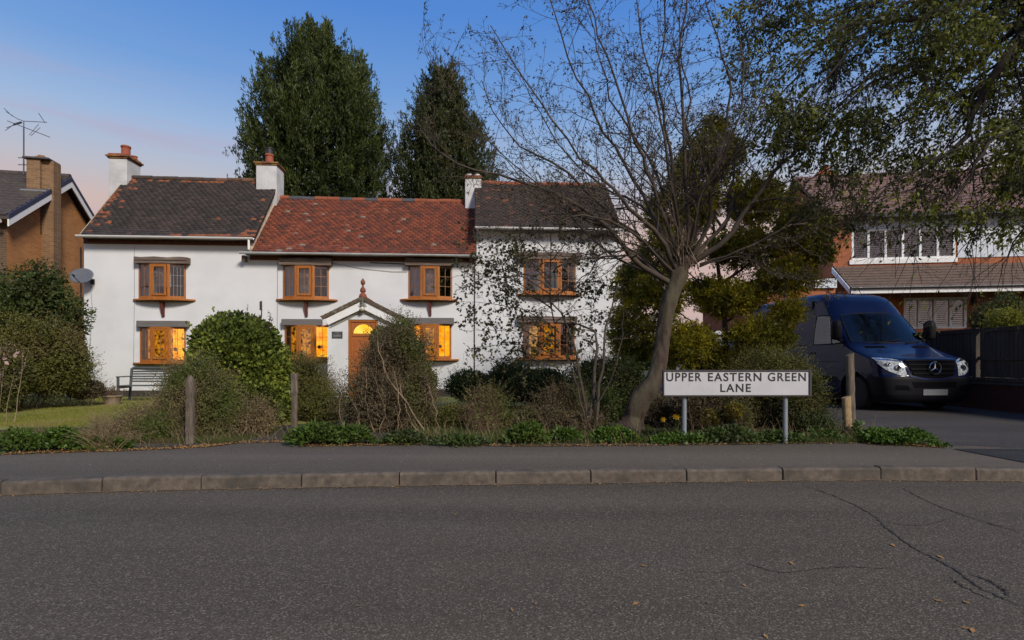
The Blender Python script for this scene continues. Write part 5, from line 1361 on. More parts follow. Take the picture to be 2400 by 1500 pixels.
for zc in (.765, .855, .945, 1.03):
    hw = .43+(zc-.73)*.36
    pts = [(x, Fy(x, zc)-.035, zc - .02*(1-(x/hw)**2)*0) for x in np.linspace(-hw, hw, 9)]
    q = MB()
    for p, r_ in zip(pts[:-1], pts[1:]): q.obox(Vector(p), Vector(r_)-Vector(p), Vector((0, .025, 0)), Vector((0, .0, .030)))
    q.build('grille_slat', m_slat, gr)
em = Vector((0, Fy(0, .89)-.075, .885)); R_ = .122
ring = [em + Vector((math.cos(a)*R_, 0, math.sin(a)*R_)) for a in np.linspace(0, 2*math.pi, 25)]
MB().tube(ring, .012, 6, False).build('badge', m_chrome, gr, smooth=60)
st = MB()
for a in (90, 210, 330):
    d = Vector((math.cos(R(a)), 0, math.sin(R(a)))); pr = Vector((-d.z, 0, d.x))
    st.add([em + pr*.020, em - pr*.020, em + d*R_, em + Vector((0, -.012, 0))], [(3, 1, 2), (3, 2, 0), (0, 2, 1)])
st.build('badge_star', m_chrome, gr)
vpatch('lower_intake', ([(-.44, .50), (.44, .50)], [(-.48, .61), (.48, .61)]), m_vgrl, .006)
vpatch('bumper_lip', ([(-.88, .245), (-.4, .23), (.4, .23), (.88, .245)], [(-.88, .275), (-.4, .26), (.4, .26), (.88, .275)]), m_vblk, .012)
vpatch('number_plate', ([(-.26, .345), (.26, .345)], [(-.26, .465), (.26, .465)]), m_numpl, .014)
# side glass, panel lines, handles, rub strips
for s_ in (-1, 1):
    so = [(1.40, 1.44), (1.7, 1.42), (2.41, 1.42), (2.41, 2.10), (2.2, 2.12), (1.92, 2.08), (1.66, 1.78), (1.40, 1.44)]
    MB().tube([(s_*(wv(z)+.003), y, z) for y, z in so], .016, 6, False).build('door_glass_seal', m_vblk, VAN, smooth=60)
    #vpatch('door_glass_seal', ([(1.30, 1.40), (1.7, 1.37), (2.47, 1.37)], [(1.86, 2.13), (2.2, 2.17), (2.47, 2.15)]), m_vblk, .003, side=s_)
    vpatch('door_glass', ([(1.40, 1.44), (1.7, 1.42), (2.41, 1.42)], [(1.92, 2.08), (2.2, 2.12), (2.41, 2.10)]), m_vglass, .007, side=s_)
    vpatch('quarter_bar', ([(1.72, 1.43), (1.76, 1.43)], [(1.86, 2.0), (1.90, 2.02)]), m_vblk, .010, side=s_)
    def line(pts, r_=.006):
        MB().tube([(s_*(wv(z)+.001), y, z) for y, z in pts], r_, 5).build('panel_gap', m_vblk, VAN)
    line([(2.56, .40), (2.57, 1.4), (2.54, 2.35)]); line([(1.30, .80), (1.34, 1.40)]); line([(2.64, .42), (2.64, 2.3), (3.9, 2.3), (3.9, .42)]); line([(1.5, .36), (2.56, .36)])
    line([(2.6, 2.36), (4.2, 2.38), (5.8, 2.36)], .010); line([(2.66, 1.42), (5.8, 1.40)], .007)
    line([(1.5, 1.02), (3.7, 1.0), (5.8, 1.0)], .007)
    MB().box(s_*(wv(1.2)+.0), s_*(wv(1.2)+.035), 2.32, 2.50, 1.20, 1.235).build('door_handle', m_vblk, VAN, bevel=.008)
    # mirror
    mo = MB(); mx = s_*1.12
    mo.lathe((mx, 1.38, 1.50), [(.02, 0), (.085, .02), (.105, .08), (.11, .30), (.09, .42), (.03, .45)], 16)
    mr_ = mo.build('mirror', m_vblk, VAN, smooth=60)
    MB().tube([(s_*.96, 1.42, 1.48), (mx, 1.40, 1.55)], .035, 8).build('mirror_arm', m_vblk, VAN, smooth=60)
    MB().box(mx-.07, mx+.07, 1.488, 1.492, 1.58, 1.90).build('mirror_glass', m_chrome, mr_)
for yw, zw in wheels:
    for s_ in (-1, 1):
        tp = [(.20, 0), (.30, .0), (.335, .02), (.345, .05), (.345, .17), (.335, .20), (.30, .22), (.20, .22)]
        ty = MB().lathe((s_*.965, yw, zw), [(r_, -h) for r_, h in tp][::1], 36, Vector((s_, 0, 0))).build('wheel', m_tyre, VAN, smooth=35)
        MB().lathe((s_*.93, yw, zw), [(.215, 0), (.205, .025), (.19, .0), (.15, -.01), (.10, .02), (.05, .03), (.02, .03)], 28, Vector((s_, 0, 0))).build('rim', m_rim, ty, smooth=30)
        for k in range(8):
            a = 2*math.pi*k/8; MB().lathe((s_*.951, yw+math.cos(a)*.15, zw+math.sin(a)*.15), [(.022, 0), (.02, .008)], 8, Vector((s_, 0, 0))).build('rim_hole', m_black, ty)
# cab inside: dash, seats, bulkhead so that the glass does not look into nothing
MB().box(-.80, .80, 1.30, 1.62, .9, 1.42).build('dashboard', m_vblk, VAN, bevel=.03)
MB().box(-.86, .86, 2.62, 2.66, .4, 2.5).build('bulkhead', m_vdark, VAN)
for sx in (-.62, .05, .45):
    sb = MB().box(sx-.2, sx+.2, 2.28, 2.42, .9, 1.75).build('seat', m_vblk, VAN, bevel=.05); MB().box(sx-.12, sx+.12, 2.30, 2.40, 1.78, 1.98).build('headrest', m_vblk, sb, bevel=.04)
tor = [(-.42 + .18*math.cos(a), 1.78+.08*math.sin(a), 1.42+.16*math.sin(a)) for a in np.linspace(0, 2*math.pi, 17)]
MB().tube(tor, .014, 6, False).build('steering_wheel', m_vblk, VAN)
MB().box(-.80, .80, .3, 5.7, .18, .24).build('underbody', m_vblk, VAN)
MB().tube([(.1, 2.2, 2.60), (.1, 2.35, 2.83)], .006, 5).build('aerial', m_vblk, VAN)

VAN.scale = (1.04, 1.04, 1.04)
# ------------------------------------------------------------------ vegetation
def fol(name, c1, c2, c3=None, scale=2.2, trans=.28, rough=.55, **k):
    return mat(name, c1, c2, scale=scale, rough=rough, rnd=.72, trans=trans, c3=c3, s3=k.get('s3', .9), p3=k.get('p3', (.5, .7)), spec=.3)
m_bark = mat('grey_brown_bark', (.078, .048, .033), (.025, .017, .012), scale=22, rough=.95, stretch=(1, 1, .30), bump=1.0, bscale=60, c3=(.085, .075, .045), s3=5, p3=(.45, .65), detail=8)
m_twig = mat('twig_bark', (.085, .064, .045), (.040, .030, .023), scale=5, rough=.9)
m_twig_d = mat('dark_bough_bark', (.040, .031, .023), (.020, .016, .012), scale=6, rough=.95, bump=.6, bscale=30)
m_twig_l = mat('pale_twig', (.30, .22, .14), (.18, .13, .085), scale=5, rough=.9)
m_twig_r = mat('reddish_twig', (.16, .085, .055), (.09, .05, .035), scale=5, rough=.9)
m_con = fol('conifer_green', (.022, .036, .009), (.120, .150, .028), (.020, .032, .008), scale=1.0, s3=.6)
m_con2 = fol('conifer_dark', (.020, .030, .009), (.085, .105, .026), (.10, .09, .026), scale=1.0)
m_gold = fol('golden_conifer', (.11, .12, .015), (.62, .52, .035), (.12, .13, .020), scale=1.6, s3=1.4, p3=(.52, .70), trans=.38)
m_hedge = fol('hedge_olive', (.045, .050, .012), (.205, .20, .045), (.15, .11, .045), scale=2.5)
m_hedge_d = fol('hedge_dark', (.020, .034, .008), (.105, .140, .030), (.08, .07, .03), scale=2.5)
m_ivy = fol('ivy_green', (.030, .055, .010), (.27, .31, .050), (.13, .085, .035), scale=2.0, s3=1.2, p3=(.60, .8))
m_brown = fol('brown_hedge_leaf', (.085, .060, .028), (.36, .27, .14), (.11, .14, .030), scale=3, s3=1.3, p3=(.46, .64))
m_brown_d = fol('dark_shrub_leaf', (.040, .030, .016), (.22, .17, .09), (.10, .12, .025), scale=3, s3=1.2)
m_bright = fol('bright_weed', (.025, .065, .008), (.12, .20, .026), (.07, .10, .02), scale=4)
m_bud = fol('dark_buds', (.050, .042, .024), (.095, .078, .038), None, scale=3, trans=.2)
m_bud_l = fol('pale_buds', (.16, .115, .06), (.10, .075, .04), None, scale=3, trans=.25)
m_leafd = fol('young_dark_leaf', (.055, .055, .024), (.11, .105, .035), (.08, .055, .03), scale=3, trans=.25)
m_ever = fol('olive_leaf', (.030, .042, .008), (.25, .27, .025), (.034, .040, .012), scale=1.3, s3=1.1, p3=(.45, .62), trans=.35)
m_straw = fol('dry_straw', (.30, .22, .12), (.20, .14, .08), None, scale=5)
m_grass = fol('grass_blade', (.14, .16, .024), (.25, .24, .04), (.26, .21, .07), scale=1.5, s3=.8, trans=.2)
m_flower = mat('yellow_petal', (.80, .42, .01), (.75, .50, .02), scale=8, rough=.5, trans=.3)
m_pinkfl = mat('pink_blossom', (.55, .38, .34), (.42, .28, .24), scale=8, rough=.6, trans=.3)
m_deadleaf = mat('dead_leaf', (.38, .20, .05), (.22, .12, .05), scale=60, rough=.8)

def plant_root(name, loc, label, cat, group=None):
    return empty(name, loc, 0, label=label, cat=cat, group=group)
def local(V, loc): V = np.array(V); return V - np.array(tuple(loc))

def bush(name, label, blobs, n, L, Wd, m, cat='shrub', stems=0, stem_m=None, outw=.55, upb=.2, depth=.18, lumpy=.17, lsc=2.1, zmin=.1, fuzz=0, stem_r=.012, droop=0., aspect=None):
    """shrub > foliage, stems. blobs in world metres (x, y, z, rx, ry, rz)"""
    B = np.array(blobs, float); c = (B[:, 0].mean(), B[:, 1].mean(), .12)
    root = plant_root(name, c, label, cat); cv = np.array(c)
    P, U = blob_points(blobs, n, depth, lumpy, lsc, zmin)
    D = unit(U*outw + rvec(len(P))*.75 + np.array([0, 0, upb-droop]))
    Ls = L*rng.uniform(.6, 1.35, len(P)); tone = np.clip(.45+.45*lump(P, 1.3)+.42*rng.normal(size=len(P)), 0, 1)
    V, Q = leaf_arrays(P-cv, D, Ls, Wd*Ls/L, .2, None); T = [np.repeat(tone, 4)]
    arr = [(V, Q)]
    # larger leaves deeper in, so that the shrub is not hollow
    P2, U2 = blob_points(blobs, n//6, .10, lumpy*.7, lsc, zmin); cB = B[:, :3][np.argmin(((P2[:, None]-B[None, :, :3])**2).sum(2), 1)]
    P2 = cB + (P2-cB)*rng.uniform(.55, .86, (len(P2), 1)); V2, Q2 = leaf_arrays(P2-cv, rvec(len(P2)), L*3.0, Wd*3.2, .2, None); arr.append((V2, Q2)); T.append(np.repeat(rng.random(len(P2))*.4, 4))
    if fuzz:
        # loose shoots that break the outline
        P3, U3 = blob_points(blobs, fuzz, .03, lumpy, lsc, zmin+.1); k = 7; ls = rng.uniform(.08, .26, (len(P3), 1))
        dd = unit(U3+rvec(len(P3))*.4+np.array([0, 0, .35]))
        for j in range(k):
            q = P3 + dd*ls*(j+1)/k; v_, q_ = leaf_arrays(q-cv, unit(dd*.6+rvec(len(q))), L*.9, Wd*.9, .2, None); arr.append((v_, q_)); T.append(np.repeat(rng.random(len(q)), 4))
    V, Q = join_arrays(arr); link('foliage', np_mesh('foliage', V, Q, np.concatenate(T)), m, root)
    if stems:
        # stems fan out from the foot into the crown
        i = rng.choice(len(B), stems); tgt = B[i, :3] + rvec(stems)*B[i, 3:]*rng.uniform(.55, 1.0, (stems, 1)); tgt[:, 2] = np.maximum(tgt[:, 2], .3)
        bs = np.column_stack([tgt[:, 0]*.45+c[0]*.55, tgt[:, 1]*.6+c[1]*.4 - .1, np.full(stems, .10)]) + rng.normal(size=(stems, 3))*[.08, .06, 0]
        t = np.linspace(0, 1, 7)[None, :, None]; mid = (bs+tgt)/2 + rng.normal(size=(stems, 3))*.08 
        PP = bs[:, None]*(1-t)**2 + 2*mid[:, None]*t*(1-t) + tgt[:, None]*t**2
        PP[:, 1:] += rng.normal(size=PP[:, 1:].shape)*.010
        RR = stem_r*rng.uniform(.4, 1.1, (stems, 1))*np.linspace(1, .3, 7)[None]
        a1, b1 = tubes_arrays(PP-cv, RR, 5); P4, R4 = spawn(PP, RR, 5, .3, 1, (20, 60), lens=(.12, .45), ln=(0, 0), k=5, wig=.2, rf=.5, minr=.0022)
        a2, b2 = tubes_arrays(P4-cv, R4, 3); V, Q = join_arrays([(a1, b1), (a2, b2)])
        link('stems', np_mesh('stems', V, Q, None, True), stem_m or m_twig, root)
    return root
def PX(px0, px1, py0, py1, Y, ry=None):
    """ellipsoid that fills this picture box at depth Y"""
    a, b = W(px0, py0, Y), W(px1, py1, Y); rx, rz = (b.x-a.x)/2, (a.z-b.z)/2
    return ((a.x+b.x)/2, Y, (a.z+b.z)/2, rx, ry or max(rx, rz)*.9, rz)

# ---- the two tall conifers behind the cottage
def conifer(label, xc, Y, prof, ns, per, m, Ls=1.5, tuft=.17):
    """prof: (py, half width px) pairs; a crown of upswept sprays"""
    prof = np.array(prof, float); zs = EYE + (845-prof[:, 0])/F*Y; rs = prof[:, 1]/F*Y
    o = np.argsort(zs); zs, rs = zs[o], rs[o]; cx = (xc-1200)/F*Y; root = plant_root('conifer_tree', (cx, Y, .1), label, 'tree'); cv = np.array((cx, Y, .1))
    # boughs: each a drooping then upswept arm that carries many sprays
    pr = np.linspace(zs[0], zs[-1], 200); wgt = np.interp(pr, zs, rs)+.25; nb = ns
    z = rng.choice(pr, nb, p=wgt/wgt.sum()) + rng.normal(size=nb)*.06; a = rng.uniform(0, 2*math.pi, nb); r = np.interp(z, zs, rs)
    rad = np.column_stack([np.cos(a), np.sin(a), np.zeros(nb)]); up = np.array([0, 0, 1.])
    q0 = np.column_stack([cx+np.cos(a)*r, Y+np.sin(a)*r, z]); sh = 1.0 + .08*lump(q0, .5) + rng.normal(size=nb)*.055
    tipn = np.interp(z, [zs[0], zs[-1]], [0, 1.])
    tip = np.column_stack([cx+np.cos(a)*r*sh, Y+np.sin(a)*r*sh, z + .25*rng.random(nb)])
    d = unit(rad*(1.0-.45*tipn)[:, None] + up*(.60+1.5*tipn)[:, None] + rng.normal(size=(nb, 3))*.16)
    LL = Ls*rng.uniform(.7, 1.5, nb)*np.clip(r/1.6, .55, 1.0)
    # each bough carries plumes, each plume a tapering fan of scale leaves
    npl = 13; pb2 = np.repeat(np.arange(nb), npl); tp_ = rng.random(len(pb2)); sd = unit(np.cross(d, rvec(nb)))[pb2]; sd2 = np.cross(d[pb2], sd)
    wj = (.08+.30*(1-tp_))*LL[pb2]
    pc_ = tip[pb2] - d[pb2]*(LL[pb2]*(1-tp_))[:, None] - up*(((1-tp_)**2)*LL[pb2]*.25)[:, None] + sd*(rng.normal(size=len(pb2))*wj)[:, None] + sd2*(rng.normal(size=len(pb2))*wj*.6)[:, None]
    pd_ = unit(d[pb2] + rng.normal(size=(len(pb2), 3))*.34 + up*.25); pl_ = .52*rng.uniform(.6, 1.4, len(pb2)); btone = rng.normal(size=nb)
    par = np.repeat(np.arange(len(pb2)), per); t = rng.random(len(par)); ww = (1-t)*.085+.012
    s1_ = unit(np.cross(pd_, rvec(len(pb2))))[par]; s2_ = np.cross(pd_[par], s1_)
    C = pc_[par] + pd_[par]*(pl_[par]*(t-.55))[:, None] + s1_*(rng.normal(size=len(par))*ww)[:, None] + s2_*(rng.normal(size=len(par))*ww*.5)[:, None]
    D = unit(pd_[par] + rng.normal(size=(len(par), 3))*.30)
    tone = np.clip(.05 + .30*t + .38*tp_[par]**1.5 + .13*rng.normal(size=len(par)) + .14*btone[pb2[par]], 0, 1)  # darker towards bough bases: shade between boughs put into the leaf tone
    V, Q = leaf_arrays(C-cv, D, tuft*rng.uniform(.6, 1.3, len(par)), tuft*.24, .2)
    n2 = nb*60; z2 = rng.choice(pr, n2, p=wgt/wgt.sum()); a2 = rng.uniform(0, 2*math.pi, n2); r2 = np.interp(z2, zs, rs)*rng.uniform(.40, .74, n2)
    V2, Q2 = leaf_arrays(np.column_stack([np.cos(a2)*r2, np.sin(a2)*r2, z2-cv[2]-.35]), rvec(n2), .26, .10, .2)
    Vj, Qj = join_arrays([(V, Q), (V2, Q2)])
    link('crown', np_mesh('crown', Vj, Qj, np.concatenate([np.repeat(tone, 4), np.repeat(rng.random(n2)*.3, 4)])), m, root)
    MB().tube([(0, 0, 0), (.05, 0, zs[-1]*.5), (0, 0, zs[-1]-.8)], [.42, .28, .05], 10).build('trunk', m_bark, root, smooth=60)
    return root
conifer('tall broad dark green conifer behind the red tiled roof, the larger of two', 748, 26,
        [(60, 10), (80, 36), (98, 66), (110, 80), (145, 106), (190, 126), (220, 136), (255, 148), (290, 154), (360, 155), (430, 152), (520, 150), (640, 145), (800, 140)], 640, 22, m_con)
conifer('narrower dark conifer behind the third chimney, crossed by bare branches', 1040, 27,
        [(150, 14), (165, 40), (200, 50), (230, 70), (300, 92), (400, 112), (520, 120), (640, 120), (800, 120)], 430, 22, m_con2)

# ---- branch skeleton trees
def limb_set(lims, k=14, wob=.0):
    P, Rr = [], []
    for pts, r0, r1 in lims:
        q = resample([W(*p) for p in pts], k); q[1:-1] += rng.normal(size=(k-2, 3))*.012; q[2:-1] += np.cumsum(rng.normal(size=(k-3, 3))*wob, 0)*np.hanning(k-3)[:, None]; P.append(q); Rr.append(r1 + (r0-r1)*(1-np.linspace(0, 1, k))**1.5)
    return np.array(P), np.array(Rr)

# the pollarded bare tree in front
YT = 8.35
tr = [(1478, 1012, YT), (1487, 975, YT), (1500, 935, YT-.05), (1532, 893, YT-.1), (1549, 830, YT-.05), (1556, 770, YT), (1566, 715, YT), (1588, 655, YT), (1606, 600, YT)]
trr = [.195, .15, .158, .128, .118, .112, .112, .12, .085]
TB = W(1478, 1012, YT)
TR = plant_root('pollarded_tree', (TB.x, TB.y, .1), 'leaning bare tree with fanned branches and a curved trunk beside the street sign', 'tree'); cvT = np.array((TB.x, TB.y, .1))
tp = resample([W(*p) for p in tr], 110); trad = np.interp(np.linspace(0, 8, 110), range(9), trr)*(1+.03*np.sin(np.arange(110)*.4)); trad[:8] *= np.linspace(1.4, 1.03, 8)
V1, Q1 = tubes_arrays((tp-cvT)[None], trad[None], 40)
V1 = V1 + (lump(V1*[3, 3, 1.2], 1.2)*.014 + lump(V1*[9, 9, 2.5]+3, 1.5)*.010)[:, None]*unit(V1 - (tp-cvT)[np.repeat(np.arange(110), 40)])
# knobbly head and stubs of old cuts
arr = [(V1, Q1)]
kn = [((1604, 616), .10), ((1582, 642), .09)]
for (q, r_) in kn:
    c = np.array(W(q[0], q[1], YT)) - cvT; u = rvec(1)[0]
    th = np.linspace(0, math.pi, 9); PP = np.stack([c + np.array([0, 0, 1])*r_*-math.cos(t)*1.2 for t in th]); arr.append(tubes_arrays(PP[None], np.array([[max(.01, r_*math.sin(t)) for t in th]]), 14))
Vj, Qj = join_arrays(arr); link('trunk', np_mesh('trunk', Vj, Qj, None, True), m_bark, TR)
y = YT
LIMBS = [
 ([(1575, 665, y), (1500, 622, y-.2), (1445, 560, y-.4), (1380, 500, y-.5), (1290, 455, y-.6), (1190, 418, y-.6), (1080, 388, y-.6), (1010, 345, y-.6), (985, 300, y-.6)], .060, .010),
 ([(1580, 650, y), (1530, 590, y+.1), (1455, 520, y+.2), (1400, 470, y+.3), (1310, 400, y+.3), (1220, 340, y+.4), (1165, 270, y+.4), (1130, 190, y+.4)], .058, .009),
 ([(1590, 640, y), (1545, 560, y-.3), (1480, 490, y-.5), (1440, 430, y-.6), (1380, 360, y-.7), (1290, 270, y-.8), (1210, 160, y-.8), (1150, 60, y-.8)], .055, .008),
 ([(1590, 630, y), (1540, 520, y+.3), (1490, 420, y+.5), (1440, 330, y+.6), (1390, 220, y+.6), (1330, 110, y+.6), (1290, 0, y+.6), (1270, -60, y+.6)], .052, .010),
 ([(1595, 620, y), (1560, 520, y-.2), (1520, 400, y-.4), (1480, 300, y-.5), (1445, 190, y-.5), (1400, 70, y-.5), (1370, -40, y-.5)], .052, .012),
 ([(1600, 620, y), (1590, 540, y+.2), (1580, 430, y+.4), (1560, 300, y+.4), (1555, 180, y+.4), (1560, 60, y+.4), (1555, -50, y+.4)], .058, .014),
 ([(1598, 620, y), (1585, 500, y-.2), (1545, 360, y-.4), (1530, 230, y-.4), (1500, 90, y-.4), (1490, -40, y-.4)], .045, .010),
 ([(1605, 615, y), (1615, 520, y-.1), (1600, 400, y-.3), (1605, 290, y-.3), (1600, 150, y-.3), (1610, 20, y-.3), (1605, -60, y-.3)], .055, .013),
 ([(1612, 610, y), (1632, 520, y+.3), (1620, 400, y+.4), (1605, 280, y+.5), (1590, 140, y+.5), (1600, 0, y+.5)], .045, .011),
 ([(1620, 605, y), (1665, 520, y-.1), (1665, 430, y-.2), (1680, 300, y-.2), (1683, 180, y-.2), (1665, 60, y-.2), (1640, -60, y-.2)], .050, .010),
 ([(1630, 600, y), (1700, 520, y+.1), (1720, 450, y+.3), (1728, 380, y+.3), (1745, 300, y+.3), (1790, 200, y+.3), (1820, 120, y+.3)], .048, .008),
 ([(1625, 615, y), (1700, 560, y-.2), (1760, 480, y-.3), (1820, 410, y-.4), (1870, 350, y-.5), (1930, 290, y-.6), (2000, 215, y-.7), (2060, 150, y-.7)], .065, .012),
 ([(1640, 620, y), (1730, 590, y-.3), (1820, 560, y-.5), (1900, 540, y-.6), (1930, 522, y-.7), (1985, 440, y-.8), (2010, 380, y-.8)], .030, .005),
 ([(1930, 522, y-.7), (1985, 538, y-.7), (2040, 552, y-.8), (2090, 556, y-.8)], .008, .003),
 ([(1640, 625, y), (1740, 600, y-.4), (1830, 625, y-.6), (1890, 650, y-.7), (1950, 690, y-.8)], .020, .004),
 ([(1570, 660, y), (1500, 600, y+.4), (1440, 565, y+.6), (1380, 545, y+.8), (1300, 535, y+1.0), (1210, 545, y+1.1), (1130, 560, y+1.1)], .042, .006),
 ([(1560, 680, y), (1500, 610, y+.2), (1430, 600, y+.3), (1370, 640, y+.4), (1300, 700, y+.5), (1250, 740, y+.5)], .030, .005),
 ([(1570, 670, y), (1480, 590, y-.2), (1400, 590, y-.3), (1300, 620, y-.4), (1200, 640, y-.4), (1120, 655, y-.4)], .030, .004),
 ([(1580, 640, y), (1500, 560, y-.5), (1400, 520, y-.8), (1320, 505, y-.9), (1240, 500, y-1.), (1150, 510, y-1.)], .035, .005),
 ([(1585, 640, y), (1520, 500, y+.7), (1420, 420, y+.9), (1340, 330, y+1.0), (1260, 240, y+1.1), (1190, 120, y+1.1)], .040, .007),
 ([(1600, 620, y), (1570, 480, y+.8), (1500, 340, y+1.0), (1430, 200, y+1.0), (1390, 60, y+1.0), (1350, -50, y+1.)], .040, .008),
 ([(1610, 610, y), (1640, 460, y-.7), (1700, 330, y-.9), (1740, 200, y-1.), (1730, 60, y-1.), (1745, -60, y-1.)], .035, .007),
 ([(1570, 660, y), (1420, 590, y+.5), (1290, 460, y+.6), (1160, 340, y+.6), (1060, 230, y+.6), (1020, 140, y+.6)], .030, .004),
]
LIMBS = [(a_, b_*.74, c_*.8) for a_, b_, c_ in LIMBS]
LP, LR = limb_set(LIMBS, 18, .035)
B1P, B1R = spawn(LP, LR, 24, .15, 1, (25, 68), ln=(.12, .34), k=9, bias=(0, 0, .38), wig=.14, rf=.42, minr=.0045)
B2P, B2R = spawn(B1P, B1R, 7, .15, 1, (28, 70), ln=(.22, .5), k=6, bias=(0, 0, .18), wig=.15, rf=.55, minr=.0032)
B3P, B3R = spawn(B2P, B2R, 2, .2, 1, (30, 75), ln=(.3, .7), k=4, bias=(0, 0, .1), wig=.2, rf=.7, minr=.0026)
V, Q = join_arrays([tubes_arrays(LP-cvT, LR, 9), tubes_arrays(B1P-cvT, B1R, 5), tubes_arrays(B2P-cvT, B2R, 4), tubes_arrays(B3P-cvT, B3R, 3)])
link('branches', np_mesh('branches', V, Q, None, True), m_twig, TR)
# upright suckers round the head
n = 60; a = rng.uniform(0, 2*math.pi, n); sb = np.array(W(1600, 625, YT)) + np.column_stack([rng.normal(size=n)*.13, rng.normal(size=n)*.10, rng.normal(size=n)*.06])
dd = unit(np.column_stack([rng.normal(size=n)*.55, rng.normal(size=n)*.5, np.ones(n)])); tt = np.linspace(0, 1, 6)[None, :, None]; ll = rng.uniform(.3, 1.2, (n, 1, 1))
SP = sb[:, None] + dd[:, None]*tt*ll + rng.normal(size=(n, 6, 3))*.015; SR_ = np.broadcast_to(np.linspace(.008, .003, 6), (n, 6)).copy()
S2, S2R = spawn(SP, SR_, 4, .3, 1, (20, 60), lens=(.1, .3), k=4, minr=.0022); V, Q = join_arrays([tubes_arrays(SP-cvT, SR_, 4), tubes_arrays(S2-cvT, S2R, 3)])
link('suckers', np_mesh('suckers', V, Q, None, True), m_twig_l, TR)
bp, bt = along(B2P, 11, .004, .2); bp3, bt3 = along(B3P, 16, .004, .1); bp = np.concatenate([bp, bp3]); bt = np.concatenate([bt, bt3])
leaves('buds', bp-cvT, unit(bt+rvec(len(bp))*.9), .034*rng.uniform(.5, 1.5, len(bp)), .022, m_bud, TR)

# ---- the young leafy tree before the right-hand bay
YY = 9.3
YT_ = plant_root('leafy_young_tree', tuple(G(1385, 1025, .1)), 'slim many-stemmed young tree with small dark leaves before the far white bay', 'tree'); gb_ = G(1385, 1025, .1); cvY = np.array(tuple(gb_))
SL_ = [([(1375, 1020, 8.3), (1390, 940, 8.4), (1392, 870, 8.6), (1400, 810, 8.8), (1385, 760, 9.0), (1300, 760, 9.2), (1290, 690, YY), (1291, 600, YY), (1290, 540, YY)], .036, .008),
       ([(1380, 1020, 8.35), (1368, 930, 8.5), (1352, 850, 8.7), (1340, 790, 8.9), (1310, 720, 9.1), (1240, 680, YY), (1180, 640, YY)], .030, .008),
       ([(1390, 1020, 8.3), (1402, 930, 8.3), (1412, 850, 8.3), (1420, 780, 8.3), (1440, 700, 8.4), (1455, 620, 8.5)], .032, .009),
       ([(1395, 950, 8.3), (1425, 905, 8.2), (1447, 840, 8.1), (1458, 780, 8.1), (1462, 730, 8.1)], .014, .005),
       ([(1378, 1022, 8.3), (1362, 950, 8.2), (1345, 880, 8.1), (1325, 830, 8.1), (1300, 790, 8.0)], .020, .006)]
HB = [(1290, 720, 1070, 640), (1290, 690, 1090, 610), (1292, 650, 1120, 570), (1290, 760, 1080, 700), (1290, 800, 1100, 772), (1300, 830, 1100, 812), (1300, 860, 1120, 842), (1295, 640, 1400, 590), (1292, 700, 1420, 650), (1300, 760, 1400, 720),
      (1291, 600, 1180, 545), (1291, 610, 1380, 560), (1300, 810, 1400, 790), (1292, 670, 1190, 600), (1310, 780, 1180, 735), (1320, 840, 1200, 880), (1310, 800, 1230, 830), (1300, 730, 1150, 665), (1294, 680, 1140, 625)]
for (x0, y0, x1, y1) in HB: SL_.append(([(x0, y0, YY), ((x0*2+x1)/3, (y0*2+y1)/3-14, YY+rng.normal()*.15), ((x0+2*x1)/3, (y0+2*y1)/3-8, YY+rng.normal()*.3), (x1, y1+6, YY+rng.normal()*.4)], .011, .003))
YP, YR = limb_set(SL_, 12)
Y1, Y1R = spawn(YP, YR, 12, .25, 1, (30, 75), lens=(.18, .55), k=6, bias=(0, 0, .06), wig=.16, rf=.5, minr=.0028)
Y2, Y2R = spawn(Y1, Y1R, 3, .2, 1, (35, 80), lens=(.08, .25), k=4, wig=.2, minr=.002)
V, Q = join_arrays([tubes_arrays(YP-cvY, YR, 8), tubes_arrays(Y1-cvY, Y1R, 4), tubes_arrays(Y2-cvY, Y2R, 3)]); link('trunk', np_mesh('trunk', V, Q, None, True), m_twig, YT_)
p1, t1 = along(Y1[50:], 17, .012, .25); p2, t2 = along(Y2[150:], 22, .01, .2); pp = np.concatenate([p1, p2]); tt_ = np.concatenate([t1, t2])
kp = rng.random(len(pp)) < np.clip((pp[:, 2]-.6)*1.2, .05, 1); pp, tt_ = pp[kp], tt_[kp]
leaves('crown', pp-cvY, unit(tt_*.5+rvec(len(pp))), .062*rng.uniform(.5, 1.3, len(pp)), .052, m_leafd, YT_)

# ---- golden conifer behind the sign
YG = 10.8
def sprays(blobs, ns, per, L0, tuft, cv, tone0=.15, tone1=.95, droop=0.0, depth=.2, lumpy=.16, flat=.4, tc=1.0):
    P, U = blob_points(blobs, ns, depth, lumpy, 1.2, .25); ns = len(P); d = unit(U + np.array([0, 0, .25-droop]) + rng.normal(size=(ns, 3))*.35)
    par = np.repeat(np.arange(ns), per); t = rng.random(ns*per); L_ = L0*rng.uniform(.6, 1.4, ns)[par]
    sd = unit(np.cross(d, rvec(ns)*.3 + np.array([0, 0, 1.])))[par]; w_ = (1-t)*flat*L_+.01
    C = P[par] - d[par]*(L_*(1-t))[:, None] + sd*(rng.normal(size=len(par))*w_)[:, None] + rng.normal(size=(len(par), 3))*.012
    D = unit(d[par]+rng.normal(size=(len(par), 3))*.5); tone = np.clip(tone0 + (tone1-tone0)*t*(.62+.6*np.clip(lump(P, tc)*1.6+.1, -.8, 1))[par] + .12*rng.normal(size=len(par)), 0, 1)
    V, Q = leaf_arrays(C-cv, D, tuft*rng.uniform(.7, 1.3, len(par)), tuft*.38, .2); return V, Q, np.repeat(tone, 4)
